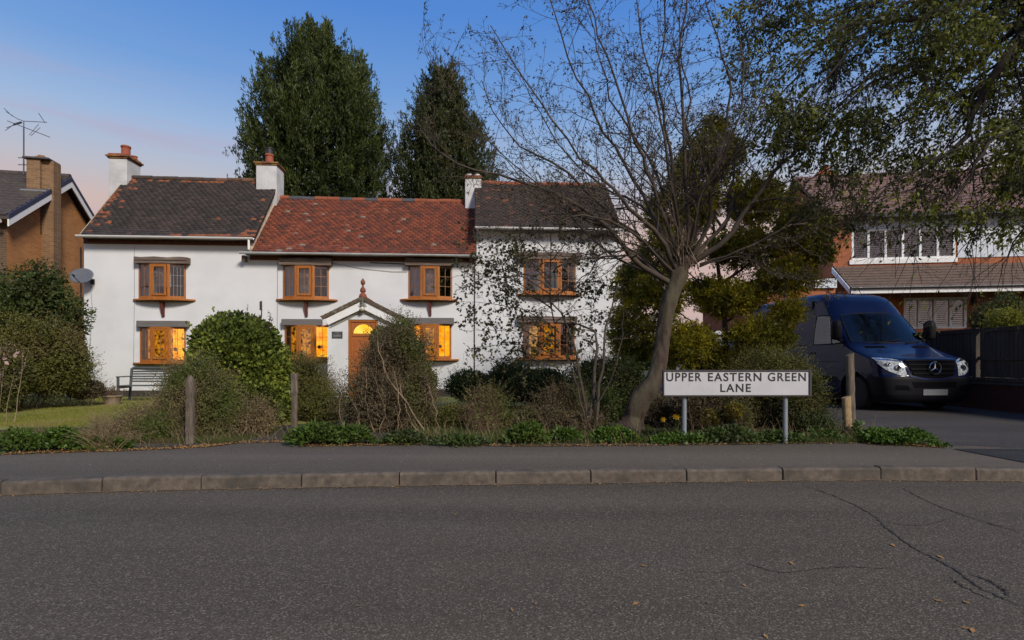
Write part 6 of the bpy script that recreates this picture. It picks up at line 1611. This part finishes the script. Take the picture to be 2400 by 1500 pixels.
gbs = [PX(1590, 1760, 290, 430, YG+.2), PX(1640, 1720, 255, 330, YG+.2), PX(1540, 1700, 400, 560, YG+.3), PX(1680, 1850, 400, 540, YG), PX(1500, 1640, 520, 640, YG+.3), PX(1640, 1850, 520, 640, YG), PX(1800, 1960, 470, 600, YG-.3),
       PX(1480, 1620, 620, 760, YG+.2), PX(1620, 1800, 640, 760, YG), PX(1780, 1930, 590, 700, YG-.4), PX(1800, 1890, 690, 770, YG-.5), PX(1690, 1860, 730, 850, YG-.3), PX(1500, 1700, 740, 870, YG), PX(1440, 1560, 690, 860, YG+.5), PX(1850, 1965, 550, 640, YG-.4), PX(1600, 1700, 640, 720, YG+.6), PX(1560, 1640, 350, 470, YG+.2), PX(1720, 1830, 440, 520, YG+.4), PX(1760, 1880, 600, 700, YG+.3), PX(1470, 1560, 560, 680, YG+.5), PX(1600, 1760, 800, 900, YG+.3), PX(1425, 1540, 600, 740, YG+.9), PX(1410, 1530, 700, 860, YG+.8), PX(1500, 1600, 450, 560, YG+.6)]
gx = W(1690, 900, YG).x; GT = plant_root('golden_conifer', (gx, YG, .1), 'ragged golden green conifer spreading behind the street sign', 'tree'); cvG = np.array((gx, YG, .1))
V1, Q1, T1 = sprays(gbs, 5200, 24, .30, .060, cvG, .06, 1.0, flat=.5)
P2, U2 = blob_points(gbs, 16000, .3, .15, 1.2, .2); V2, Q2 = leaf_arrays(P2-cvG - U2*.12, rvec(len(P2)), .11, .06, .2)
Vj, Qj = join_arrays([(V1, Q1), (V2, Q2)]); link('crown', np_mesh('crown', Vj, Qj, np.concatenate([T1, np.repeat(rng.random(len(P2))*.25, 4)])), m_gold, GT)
gl_ = [([(1690, 1000, YG), (1700, 870, YG), (1700, 760, YG), (1680, 600, YG), (1670, 450, YG+.1), (1675, 300, YG+.2)], .10, .01)]
for gx_, gy_ in ((1540, 700), (1600, 500), (1560, 600), (1820, 500), (1900, 540), (1850, 640), (1880, 620), (1760, 420), (1620, 420), (1500, 800), (1840, 740), (1600, 800)):
    gl_.append(([(1695, gy_+120, YG), ((1695+gx_)/2, gy_+50, YG), (gx_, gy_, YG-.1)], .03, .006))
GP, GR = limb_set(gl_, 10); G1, G1R = spawn(GP, GR, 8, .3, 1, (30, 70), lens=(.2, .6), k=5, minr=.003)
V, Q = join_arrays([tubes_arrays(GP-cvG, GR, 8), tubes_arrays(G1-cvG, G1R, 4)]); link('trunk', np_mesh('trunk', V, Q, None, True), m_twig, GT)

# ---- the great tree that hangs in from the right, its trunk beyond the frame
BT0 = np.array((12.6, 8.2, .1)); BT = plant_root('overhanging_tree', tuple(BT0), 'large tree whose long drooping leafy boughs hang in above the van', 'tree')
yb = 8.6
BL = [([(2900, 900, yb), (2860, 500, yb), (2700, 200, yb), (2520, 60, yb), (2440, 30, yb), (2390, -20, yb)], .34, .16)]
MAIN = [
 ([(2560, 90, yb), (2420, 60, yb-.2), (2360, 130, yb-.3), (2300, 200, yb-.3), (2240, 300, yb-.4), (2150, 380, yb-.5), (2050, 470, yb-.6), (1970, 560, yb-.6)], .10, .012),
 ([(2560, 60, yb), (2400, -10, yb-.2), (2280, 0, yb-.4), (2180, 50, yb-.4), (2060, 70, yb-.5), (1950, 130, yb-.6), (1860, 200, yb-.6), (1790, 260, yb-.6)], .09, .010),
 ([(2500, 30, yb), (2360, -50, yb+.3), (2200, -40, yb+.5), (2060, -20, yb+.6), (1940, 40, yb+.6), (1840, 100, yb+.6), (1770, 150, yb+.6)], .09, .010),
 ([(2690, 190, yb), (2600, 160, yb), (2450, 180, yb+.4), (2330, 190, yb+.6), (2270, 230, yb+.6), (2180, 240, yb+.7), (2080, 300, yb+.8), (1980, 370, yb+.8), (1900, 420, yb+.8)], .08, .010),
 ([(2740, 260, yb), (2620, 240, yb), (2470, 250, yb-.5), (2350, 290, yb-.8), (2290, 340, yb-.9), (2230, 420, yb-.9), (2160, 500, yb-.9), (2120, 570, yb-.9)], .07, .009),
 ([(2780, 330, yb), (2650, 300, yb), (2480, 330, yb+.2), (2400, 380, yb+.2), (2330, 450, yb+.1), (2290, 520, yb), (2260, 590, yb)], .06, .008),
 ([(2815, 410, yb), (2680, 380, yb), (2540, 380, yb-.3), (2450, 430, yb-.4), (2400, 500, yb-.4), (2370, 570, yb-.4), (2350, 620, yb-.4)], .05, .008),
 ([(2500, 40, yb), (2420, -20, yb-1.), (2300, -40, yb-1.2), (2160, 20, yb-1.3), (2020, 100, yb-1.3), (1920, 200, yb-1.3), (1850, 300, yb-1.3)], .07, .009),
 ([(2440, 30, yb), (2370, 60, yb-.6), (2290, 90, yb-.8), (2200, 160, yb-.9), (2120, 200, yb-.9), (2020, 230, yb-.9), (1930, 300, yb-.9), (1880, 350, yb-.9)], .06, .008),
 ([(2500, -20, yb), (2350, -120, yb), (2150, -130, yb), (1980, -90, yb), (1860, -30, yb), (1790, 40, yb)], .07, .009),
 ([(2400, 50, yb+.5), (2320, 120, yb+1.0), (2250, 160, yb+1.1), (2160, 130, yb+1.2), (2040, 170, yb+1.3), (1940, 230, yb+1.3), (1850, 260, yb+1.3)], .06, .008),
 ([(2660, 160, yb), (2600, 120, yb), (2520, 250, yb+.8), (2440, 300, yb+1.0), (2330, 370, yb+1.1), (2220, 400, yb+1.1), (2140, 440, yb+1.1), (2060, 470, yb+1.1)], .06, .008)]
MAIN = [(a_, b_*.95, c_*.9) for a_, b_, c_ in MAIN]
MP, MR = limb_set(MAIN, 18, .05); TPm, TRm = limb_set(BL, 16)
E1, E1R = spawn(MP, MR, 26, .08, 1, (25, 60), lens=(.6, 1.7), k=9, bias=(-.25, 0, -.55), wig=.09, rf=.38, minr=.006)
E2, E2R = spawn(E1, E1R, 8, .1, 1, (22, 60), lens=(.25, .85), k=7, bias=(-.1, 0, -.7), wig=.11, rf=.5, minr=.003)
E3, E3R = spawn(E2, E2R, 3, .15, 1, (25, 60), lens=(.12, .40), k=5, bias=(0, 0, -.5), wig=.14, rf=.6, minr=.002)
def keep_thin(P_, R_):
    m_ = P_[:, -1]; hz = (m_[:, 2]-EYE)/m_[:, 1]; xx_ = m_[:, 0]/m_[:, 1]
    k = rng.random(len(m_)) < np.clip((hz-.14)/.14, .22, 1)*np.clip((xx_-.38+(hz-.30)*.35)/.12, .12, 1); return P_[k], R_[k]
E2, E2R = keep_thin(E2, E2R); E3, E3R = keep_thin(E3, E3R)
V, Q = join_arrays([tubes_arrays(TPm-BT0, TRm, 14), tubes_arrays(MP-BT0, MR, 9), tubes_arrays(E1-BT0, E1R, 5), tubes_arrays(E2-BT0, E2R, 3), tubes_arrays(E3-BT0, E3R, 3)])
link('trunk', np_mesh('trunk', V, Q, None, True), m_twig_d, BT)
pa, ta = along(E2, 24, .02, .15); pb_, tb = along(E3, 36, .02, .1); p = np.concatenate([pa, pb_]); t = np.concatenate([ta, tb])
dens = lump(p*np.array([.7, .7, 1.3]), 1.5)
# the crown thins out towards its low fringe and its outer tips
hz = (p[:, 2]-EYE)/p[:, 1]; xx_ = p[:, 0]/p[:, 1]
thin = np.clip((hz-.16+.05*(xx_ > .72))/.20, .10, 1)*np.clip((xx_ - .40 + (hz-.30)*.35)/.14, .04, 1)
kp = rng.random(len(p)) < np.clip(.68+1.7*dens, .03, 1)*thin; p, t, dens = p[kp], t[kp], dens[kp]
tone = np.clip(.35+.6*lump(p*1.0+5, 1.1)+.2*rng.normal(size=len(p)), 0, 1)
leaves('crown', p-BT0, unit(t*.7+rvec(len(p))*.8+np.array([0, 0, -.3])), (.072*rng.uniform(.55, 1.35, len(p))), .036, m_ever, BT, rnd=tone)
# high crown added, largely above the frame, to shade drive and darken windscreen reflection
hb = [(12.9, 12.6, 9.2, 2.6, 2.2, 1.2), (14.2, 8.5, 8.8, 2.6, 2.6, 1.8)]
P2, U2 = blob_points(hb, 16000, .35, .2, .8, .5); leaves('added_shade_crown', P2-BT0, rvec(len(P2)), .10, .055, m_ever, BT)

# ---- shrubs, hedges and mounds (each on its own)
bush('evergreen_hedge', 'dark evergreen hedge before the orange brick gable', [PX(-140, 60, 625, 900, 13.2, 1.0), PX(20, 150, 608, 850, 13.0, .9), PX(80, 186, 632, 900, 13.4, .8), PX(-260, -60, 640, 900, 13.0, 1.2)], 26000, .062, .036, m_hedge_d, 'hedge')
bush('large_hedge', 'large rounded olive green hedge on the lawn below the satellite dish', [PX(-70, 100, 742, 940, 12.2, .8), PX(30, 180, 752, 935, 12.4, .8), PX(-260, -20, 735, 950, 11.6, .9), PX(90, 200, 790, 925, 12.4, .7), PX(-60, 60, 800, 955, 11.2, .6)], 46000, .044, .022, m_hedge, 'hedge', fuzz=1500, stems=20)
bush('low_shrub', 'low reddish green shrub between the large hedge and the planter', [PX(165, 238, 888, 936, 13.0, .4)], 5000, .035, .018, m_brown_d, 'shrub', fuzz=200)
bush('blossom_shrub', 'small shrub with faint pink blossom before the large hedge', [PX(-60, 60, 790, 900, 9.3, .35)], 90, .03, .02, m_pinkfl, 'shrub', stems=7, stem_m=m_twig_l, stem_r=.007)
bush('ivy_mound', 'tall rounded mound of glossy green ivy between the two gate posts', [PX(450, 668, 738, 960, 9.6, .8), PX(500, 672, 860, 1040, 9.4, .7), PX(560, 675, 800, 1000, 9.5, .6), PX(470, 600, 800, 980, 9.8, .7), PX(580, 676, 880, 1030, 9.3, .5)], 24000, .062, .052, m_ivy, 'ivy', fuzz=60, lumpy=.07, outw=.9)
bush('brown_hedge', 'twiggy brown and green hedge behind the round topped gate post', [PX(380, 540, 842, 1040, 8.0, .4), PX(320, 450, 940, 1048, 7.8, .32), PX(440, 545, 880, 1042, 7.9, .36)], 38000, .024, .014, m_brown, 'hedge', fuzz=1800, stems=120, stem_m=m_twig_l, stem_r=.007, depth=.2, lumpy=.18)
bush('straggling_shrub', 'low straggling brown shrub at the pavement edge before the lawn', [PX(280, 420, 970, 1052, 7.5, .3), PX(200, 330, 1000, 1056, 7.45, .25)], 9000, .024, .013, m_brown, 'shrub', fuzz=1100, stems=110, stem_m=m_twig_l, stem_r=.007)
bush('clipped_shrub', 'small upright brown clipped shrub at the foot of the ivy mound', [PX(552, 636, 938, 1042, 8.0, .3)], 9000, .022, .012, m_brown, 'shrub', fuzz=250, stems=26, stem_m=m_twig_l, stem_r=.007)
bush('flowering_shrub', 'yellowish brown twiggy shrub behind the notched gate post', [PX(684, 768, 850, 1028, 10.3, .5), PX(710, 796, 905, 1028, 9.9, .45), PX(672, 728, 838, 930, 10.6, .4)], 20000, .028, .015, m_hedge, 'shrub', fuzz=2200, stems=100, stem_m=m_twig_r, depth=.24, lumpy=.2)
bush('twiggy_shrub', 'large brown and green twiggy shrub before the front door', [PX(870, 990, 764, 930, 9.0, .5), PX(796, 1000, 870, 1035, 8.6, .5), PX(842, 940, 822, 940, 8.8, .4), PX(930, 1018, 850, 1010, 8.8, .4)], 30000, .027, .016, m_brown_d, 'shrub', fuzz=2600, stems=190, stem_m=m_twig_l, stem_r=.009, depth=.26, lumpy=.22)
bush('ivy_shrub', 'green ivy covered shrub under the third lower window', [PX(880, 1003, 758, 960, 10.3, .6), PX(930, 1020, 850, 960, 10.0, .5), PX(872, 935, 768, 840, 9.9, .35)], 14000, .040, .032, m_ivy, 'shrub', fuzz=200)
# long pale stems of the twiggy shrub, leaning out to the verge
SX = [([(1000, 1022, 8.3), (960, 950, 8.2), (905, 880, 8.2), (885, 800, 8.3)], .014, .005), ([(985, 1024, 8.3), (955, 970, 8.2), (940, 900, 8.25)], .012, .005), ([(880, 1028, 8.2), (862, 960, 8.2), (858, 860, 8.3)], .011, .004),
      ([(888, 1022, 8.2), (900, 960, 8.2), (880, 890, 8.2)], .009, .004), ([(1030, 1010, 8.4), (1020, 960, 8.3), (1000, 900, 8.3)], .010, .004), ([(850, 1018, 8.2), (835, 960, 8.2), (800, 900, 8.2), (790, 870, 8.3)], .010, .004),
      ([(800, 1000, 8.2), (795, 960, 8.2), (810, 900, 8.3)], .007, .003), ([(930, 1015, 8.2), (935, 950, 8.1), (925, 870, 8.2)], .008, .003)]
XP, XR = limb_set(SX, 12); X1, X1R = spawn(XP, XR, 8, .3, 1, (20, 55), lens=(.1, .4), k=5, minr=.0025); sc_ = np.array((2.0*-1.0, 8.3, .1))
V, Q = join_arrays([tubes_arrays(XP-sc_, XR, 7), tubes_arrays(X1-sc_, X1R, 3)]); link('bare_stems', np_mesh('bare_stems', V, Q, None, True), m_twig_l, None, label='long pale bare stems leaning outward at the foot of the twiggy shrub', cat='stems').location = tuple(sc_)
bush('dark_hedge', 'low dark green hedge along the white wall under the far bay', [PX(1040, 1170, 868, 945, 12.6, .6), PX(1130, 1260, 848, 945, 12.3, .6), PX(1220, 1340, 860, 945, 12.4, .6), PX(1180, 1300, 866, 945, 12.0, .5)], 22000, .040, .024, m_hedge_d, 'hedge', fuzz=300)
bush('rounded_dark_shrub', 'dark rounded shrub between the slim tree and the leaning trunk', [PX(1330, 1470, 830, 960, 10.6, .6), PX(1400, 1520, 840, 1000, 10.2, .5), PX(1340, 1450, 900, 1010, 9.8, .5)], 22000, .034, .020, m_hedge_d, 'shrub', fuzz=500, stems=20)
bush('reddish_shrub', 'open reddish brown shrub on the verge left of the bright weed clump', [PX(1090, 1190, 902, 1010, 8.6, .35), PX(1100, 1160, 960, 1036, 8.3, .25)], 3600, .022, .013, m_brown, 'shrub', fuzz=260, stems=70, stem_m=m_twig_r, stem_r=.007)
bush('pale_green_mound', 'low pale green mound of ground plants beyond the verge', [PX(1010, 1110, 948, 1020, 9.0, .5), PX(1080, 1200, 960, 1025, 8.9, .4)], 9000, .028, .016, m_hedge, 'shrub')
bush('bramble_tangle', 'dark bramble tangle at the foot of the slim tree', [PX(1190, 1340, 950, 1030, 8.7, .4), PX(1290, 1420, 960, 1030, 8.5, .35), PX(1260, 1380, 900, 980, 9.2, .4)], 13000, .026, .016, m_brown_d, 'shrub', fuzz=500, stems=60, stem_m=m_twig_r, stem_r=.006)
bush('box_hedge', 'rounded twiggy hedge between the street sign and the van', [PX(1770, 1912, 812, 1010, 8.8, .55), PX(1690, 1830, 830, 1020, 8.9, .5), PX(1800, 1922, 880, 1030, 8.5, .45)], 44000, .026, .013, m_hedge, 'hedge', fuzz=1200, stems=50)
bush('dusky_shrub', 'shrub with yellow sprays under and behind the street sign', [PX(1560, 1700, 900, 1030, 8.5, .4), PX(1640, 1770, 910, 1030, 8.4, .35), PX(1490, 1580, 920, 1025, 9.2, .4)], 19000, .026, .014, m_brown_d, 'shrub', fuzz=500, stems=40, stem_m=m_twig_r)
bush('yellow_forsythia', 'small clump of golden yellow blossom under the street sign', [PX(1700, 1742, 940, 985, 8.0, .14), PX(1640, 1690, 955, 1010, 8.2, .15)], 1300, .022, .016, mat('forsythia', (.32, .22, .015), (.12, .13, .02), scale=20, rough=.6, trans=.3), 'flowers', stems=14)
bush('corner_shrub', 'low dark shrub at the corner of the driveway beside the rounded hedge', [PX(1850, 1945, 968, 1032, 8.0, .3)], 7000, .026, .015, m_hedge_d, 'shrub', fuzz=250)
bush('topiary_shrub', 'dark evergreen shrub in front of the white fronted house above the fence', [PX(2285, 2400, 690, 900, 15.2, .8), PX(2340, 2460, 720, 900, 15.0, .8)], 15000, .05, .03, m_hedge_d, 'shrub')
bush('yellow_shrub', 'bright yellow green shrub just above the board fence', [PX(2320, 2410, 722, 820, 14.0, .5), PX(2390, 2470, 735, 820, 14.0, .5)], 9000, .045, .022, m_gold2 if False else fol('yellow_green_leaf', (.16, .18, .02), (.30, .28, .03), None), 'shrub', fuzz=300)
# dark tufts at the top of the ivy mound
SX = [([(600, 790, 9.6), (612, 745, 9.6), (613, 706, 9.6)], .012, .010)] + [([(x, 800, 9.6), (x+4, 760, 9.6), (x+dx, y_, 9.6)], .006, .003) for x, dx, y_ in ((625, 10, 735), (600, 8, 738), (632, 2, 745), (575, 6, 712), (580, -6, 735), (488, 0, 738), (495, -8, 760))]
XP, XR = limb_set(SX, 9); X1, X1R = spawn(XP[1:], XR[1:], 7, .4, 1, (20, 60), lens=(.04, .12), k=4, minr=.0022); ic = np.array((-4.6, 9.6, .12)); pp, tt_ = along(X1, 40, .004)
V, Q = join_arrays([tubes_arrays(XP-ic, XR, 6), tubes_arrays(X1-ic, X1R, 3)]); st_ = link('ivy_shoots', np_mesh('ivy_shoots', V, Q, None, True), m_twig, None, label='dark upright shoots standing out of the top of the ivy mound', cat='stems'); st_.location = tuple(ic)
leaves('buds', pp-ic, rvec(len(pp)), .024, .016, m_bud, st_, kind='stuff')

# ---- low verge plants
def clump(label, px, py, wpx, hpx, n=900, L=.075, Wd=.022, m=m_bright, cat='plant', name='weed_clump', droop=.25):
    g = G(px, py, .12); Y = g.y; rx = wpx/2*Y/F; hz = hpx*Y/F
    root = plant_root(name, tuple(g), label, cat)
    P = np.column_stack([rng.normal(size=n)*rx*.50, rng.normal(size=n)*rx*.28+.05, np.zeros(n)]); rr = np.hypot(P[:, 0]/rx, P[:, 1]/(rx*.6)); keep = rr < 1.05; P = P[keep]; rr = rr[keep]; n = len(P)
    P[:, 2] = hz*np.sqrt(np.clip(1-rr**2*.9, .05, 1))*rng.uniform(.25, 1.0, n)*(1+.25*lump(P*2+g.x*3, 2.))
    D = unit(np.column_stack([P[:, 0]/rx*.9, P[:, 1]/rx*.9, np.full(n, .55-droop)]) + rng.normal(size=(n, 3))*.5)
    leaves('leaves', P, D, L*rng.uniform(.5, 1.3, n), Wd, m, root)
    return root
cl = [('bright green weed clump at the pavement edge nearest the large hedge', 40, 1058, 95, 48), ('green weed clump beside the straw tuft on the verge', 135, 1056, 110, 40), ('fern clump at the foot of the notched gate post', 738, 1042, 125, 52),
      ('lower fern clump next to the twiggy shrub stems', 825, 1040, 95, 40), ('bright green weed clump in the middle of the verge', 1230, 1040, 105, 46), ('ivy patch at the foot of the leaning trunk', 1440, 1036, 120, 30),
      ('ivy patch around the nearer leg of the street sign', 1590, 1038, 130, 26), ('ivy patch between the sign posts', 1700, 1036, 150, 34), ('ivy patch around the farther leg of the street sign', 1830, 1034, 140, 22), ('ivy patch left of the pale timber post', 1930, 1030, 110, 20),
      ('low green ivy patch at the mouth of the driveway', 2110, 1040, 150, 34), ('small trailing end of the ivy patch by the drive', 2060, 1034, 90, 28), ('tiny tuft of weeds at the tip of the ivy patch', 2205, 1047, 44, 9), ('low weeds at the foot of the bare stems', 950, 1040, 130, 24),
      ('low green weeds under the reddish shrub', 1080, 1043, 130, 22), ('small green weeds beside the slim tree stems', 1320, 1036, 90, 34), ('tall weed tuft at the foot of the tall grey post', 2012, 1026, 26, 38), ('low weeds behind the straggling shrub', 240, 1052, 120, 30)]
for i, (lb, px, py, w_, h_) in enumerate(cl):
    fern = 'fern' in lb; ivy = 'ivy' in lb
    clump(lb, px, py, w_, h_, n=int(w_*h_*(.42 if not ivy else .6)), L=.085 if fern else .05 if ivy else .06, Wd=.022 if fern else .032 if ivy else .028, m=m_bright if i not in (7, 8, 9, 13, 14) else fol('verge_ivy', (.045, .085, .016), (.085, .13, .025), (.06, .06, .03), scale=5), name='fern_clump' if fern else 'ivy_patch' if ivy else 'weed_clump', cat='fern' if fern else 'ivy' if ivy else 'weeds')
# straw tufts
for lb, px, py, n_ in (('dry straw tuft arching over the pavement edge', 235, 1055, 90), ('pale dry straw tuft beside the bright weeds', 100, 1050, 45)):
    g = G(px, py, .12); a = rng.uniform(-1.4, 1.4, n_); L_ = rng.uniform(.15, .5, n_); k = 6; t = np.linspace(0, 1, k)[None, :, None]
    P = np.zeros((n_, k, 3)); P[:, :, 0] = np.sin(a)[:, None]*L_[:, None]*t[:, :, 0]**1.2*.9; P[:, :, 1] = rng.normal(size=(n_, 1))*.10*t[:, :, 0]; P[:, :, 2] = L_[:, None]*(t[:, :, 0]*.9-.45*np.abs(np.sin(a))[:, None]*t[:, :, 0]**2)
    P[:, :, 0] += rng.normal(size=(n_, 1))*.12
    V, Q = tubes_arrays(P, np.broadcast_to(np.linspace(.004, .0015, k), (n_, k)), 3); link('straw_tuft', np_mesh('straw_tuft', V, Q), m_straw, None, label=lb, cat='dry grass').location = tuple(g)
# dry stalks among the verge plants
n = 700; x_ = rng.uniform(-6.6, 5.2, n); y_ = np.interp(x_, [q.x for q in pb], [q.y for q in pb]) + rng.uniform(.08, 1.0, n); L_ = rng.uniform(.08, .32, n); k = 4; t = np.linspace(0, 1, k)[None, :, None]
dr = unit(rng.normal(size=(n, 3))*[.5, .4, .1]+np.array([0, 0, 1.])); P = np.column_stack([x_, y_, np.full(n, .12)])[:, None] + dr[:, None]*t*L_[:, None, None] + np.array([1., 0, -.6])*(t**2)*(rng.normal(size=(n, 1, 1))*.05)
V, Q = tubes_arrays(P, np.broadcast_to(np.linspace(.0035, .0012, k), (n, k)), 3); link('dry_grass', np_mesh('dry_grass', V, Q), m_straw, kind='stuff')
# stems in the planter
P = rng.normal(size=(26, 3))*[.08, .08, 0]; k = 5; t = np.linspace(0, 1, k)[None, :, None]; dr = unit(rng.normal(size=(26, 3))*[.8, .5, .1]+np.array([.15, 0, .9])); PP = P[:, None]+dr[:, None]*t*rng.uniform(.12, .34, (26, 1, 1)); S1, S1R = spawn(PP, np.full((26, k), .005), 3, .3, 1, (20, 60), lens=(.05, .15), k=4)
pc = np.array((pg.x, 13.4, .32)); V, Q = join_arrays([tubes_arrays(PP, np.full((26, k), .005), 4), tubes_arrays(S1, S1R, 3)]); ps = link('planter_stems', np_mesh('planter_stems', V, Q), m_twig_r, None, label='dry reddish stems growing out of the stone planter', cat='plant'); ps.location = tuple(pc)
q1, q2 = along(S1, 40, .005); leaves('leaves', q1, rvec(len(q1)), .03, .02, m_brown, ps)
# daffodils
for i, (px, py) in enumerate(((1556, 983), (1583, 976))):
    g = G(px+12, 1030, .12); c = W(px, py, g.y)
    root = empty('daffodil', tuple(g), 0, label=('paler single daffodil head left of the sign post' if i == 0 else 'taller pair of yellow daffodil heads touching the sign post line'), cat='flower')
    for j in range(1+i):
        h = c - g + Vector((j*.035-.01, 0, j*-.01)); MB().tube([(0, 0, 0), (h.x*.6, 0, h.z*.5), h], .004, 5).build('stem', m_bright, root)
        fl = MB()
        for q in range(6):
            a = q*math.pi/3; d = Vector((math.cos(a), -.25, math.sin(a))); s = Vector((-math.sin(a), 0, math.cos(a))); fl.add([h, h+d*.022+s*.012, h+d*.042, h+d*.022-s*.012], [(0, 1, 2, 3)])
        fl.build('petals', m_flower, root); MB().lathe(h, [(.009, 0), (.012, .012), (.015, .02)], 8, Vector((0, -1, 0))).build('trumpet', m_flower, root)
# grass on the lawn and round the beds
def grass(name, polys, n, h, m_, z=.126, kind='stuff'):
    P = []
    for (x0, x1, y0, y1, w_) in polys:
        k = int(n*w_); yy = y0 + (y1-y0)*rng.random(k)**1.25; P.append(np.column_stack([rng.uniform(x0, x1, k), yy, np.full(k, z)]))
    P = np.concatenate(P); n = len(P); D = unit(rng.normal(size=(n, 3))*.35+np.array([0, 0, 1.])); S = unit(np.cross(D, rvec(n))); hh = h*rng.uniform(.5, 1.4, n)[:, None]
    V = np.stack([P-S*.004, P+S*.004, P+D*hh], 1).reshape(-1, 3); link(name, np_mesh(name, V, np.arange(3*n).reshape(-1, 3), np.repeat(rng.random(n), 3)), m_, kind=kind)
grass('lawn_grass', [(-9.5, -3.8, 8.9, 13.0, .6), (-15, -9.3, 7.6, 12.0, .2), (-14, -5, 12, 16, .2), (-1.4, 1.6, 9.2, 13.0, .2)], 130000, .030, m_grass)
grass('rough_grass', [(-1.6, 2.2, 7.15, 9.0, .45), (-7.6, -3.6, 7.15, 8.6, .4), (2.2, 5.2, 7.2, 8.4, .3)], 70000, .06, fol('rough_green', (.05, .075, .016), (.10, .12, .03), (.12, .10, .045), scale=2.5, s3=2), .12)
# litter along the back of the pavement
n = 5200; i = rng.integers(0, len(pb)-1, n); u = rng.random(n); X = np.array([tuple(p) for p in pb]); P = X[i]*(1-u[:, None])+X[i+1]*u[:, None]; P = np.column_stack([P[:, 0], P[:, 1]+np.abs(rng.normal(size=n))*.13*(rng.random(n) < .5)+rng.normal(size=n)*.03+.02, np.full(n, .124)])
D = rvec(n)*[1, 1, .25]; leaves('dead_leaves', P, D, .026*rng.uniform(.4, 1.3, n), .016, m_deadleaf, up=np.broadcast_to(np.array([0, 0, 1.]), (n, 3)), kind='stuff')
n = 330; P = np.column_stack([rng.uniform(-6, 6.5, n), rng.uniform(5.15, 5.4, n), np.full(n, .005)]); P[:, 1] = np.interp(P[:, 0], [q.x for q in kl], [q.y for q in kl])-np.abs(rng.normal(size=n))*.05-.01
leaves('gutter_leaves', P, rvec(n)*[1, 1, .2], .024*rng.uniform(.4, 1.3, n), .015, m_deadleaf, up=np.broadcast_to(np.array([0, 0, 1.]), (n, 3)), kind='stuff')
lit = [(100, 1222), (385, 1222), (1067, 1206), (842, 1421), (1508, 1326), (1604, 1336), (1660, 1413), (1693, 1362), (1855, 1320), (2093, 1278), (2094, 1262), (2205, 1306), (1200, 1430), (1256, 1415), (1880, 1420), (2280, 1478), (2262, 1472), (1490, 1415), (1795, 1492), (2265, 1412), (2200, 1408), (1745, 1372)]
V, Q = [], []
for i, (x, y_) in enumerate(lit):
    g = G(x, y_, .004); a = rng.uniform(0, 6.28); d = np.array([math.cos(a), math.sin(a), 0]); s = np.array([-d[1], d[0], 0]); L_ = rng.uniform(.012, .026); c = np.array(tuple(g)); b = len(V)
    V += [c-d*L_, c+s*L_*.5+[0, 0, .004], c+d*L_+[0, 0, .006], c-s*L_*.5+[0, 0, .002]]; Q.append([b, b+3, b+2, b+1])
link('scattered_leaves', np_mesh('scattered_leaves', V, Q), m_deadleaf, kind='stuff')
# pale chips on the pavement
V, Q = [], []
for i in range(70):
    x = rng.uniform(0, 2200); y_ = rng.uniform(1052, 1098); g = np.array(tuple(G(x, y_, .1165))); r_ = rng.uniform(.003, .008); b = len(V)
    V += [g+[-r_, 0, 0], g+[0, -r_*.8, 0], g+[r_, 0, .001], g+[0, r_*.8, .002]]; Q.append([b, b+1, b+2, b+3])
link('white_chips', np_mesh('white_chips', V, Q), mat('white_grit', (.55, .55, .52), (.4, .4, .38), rough=.8), kind='stuff')
# far off tree line beyond the gardens
n = 30000; a = rng.uniform(R(20), R(160), n); r_ = rng.uniform(70, 82, n); top = 3.2+1.6*np.sin(a*17)+1.0*np.sin(a*41+1); P = np.column_stack([np.cos(a)*r_, np.sin(a)*r_, rng.random(n)*top])
leaves('distant_woodland', P, rvec(n), .9, .7, m_con2, kind='stuff')
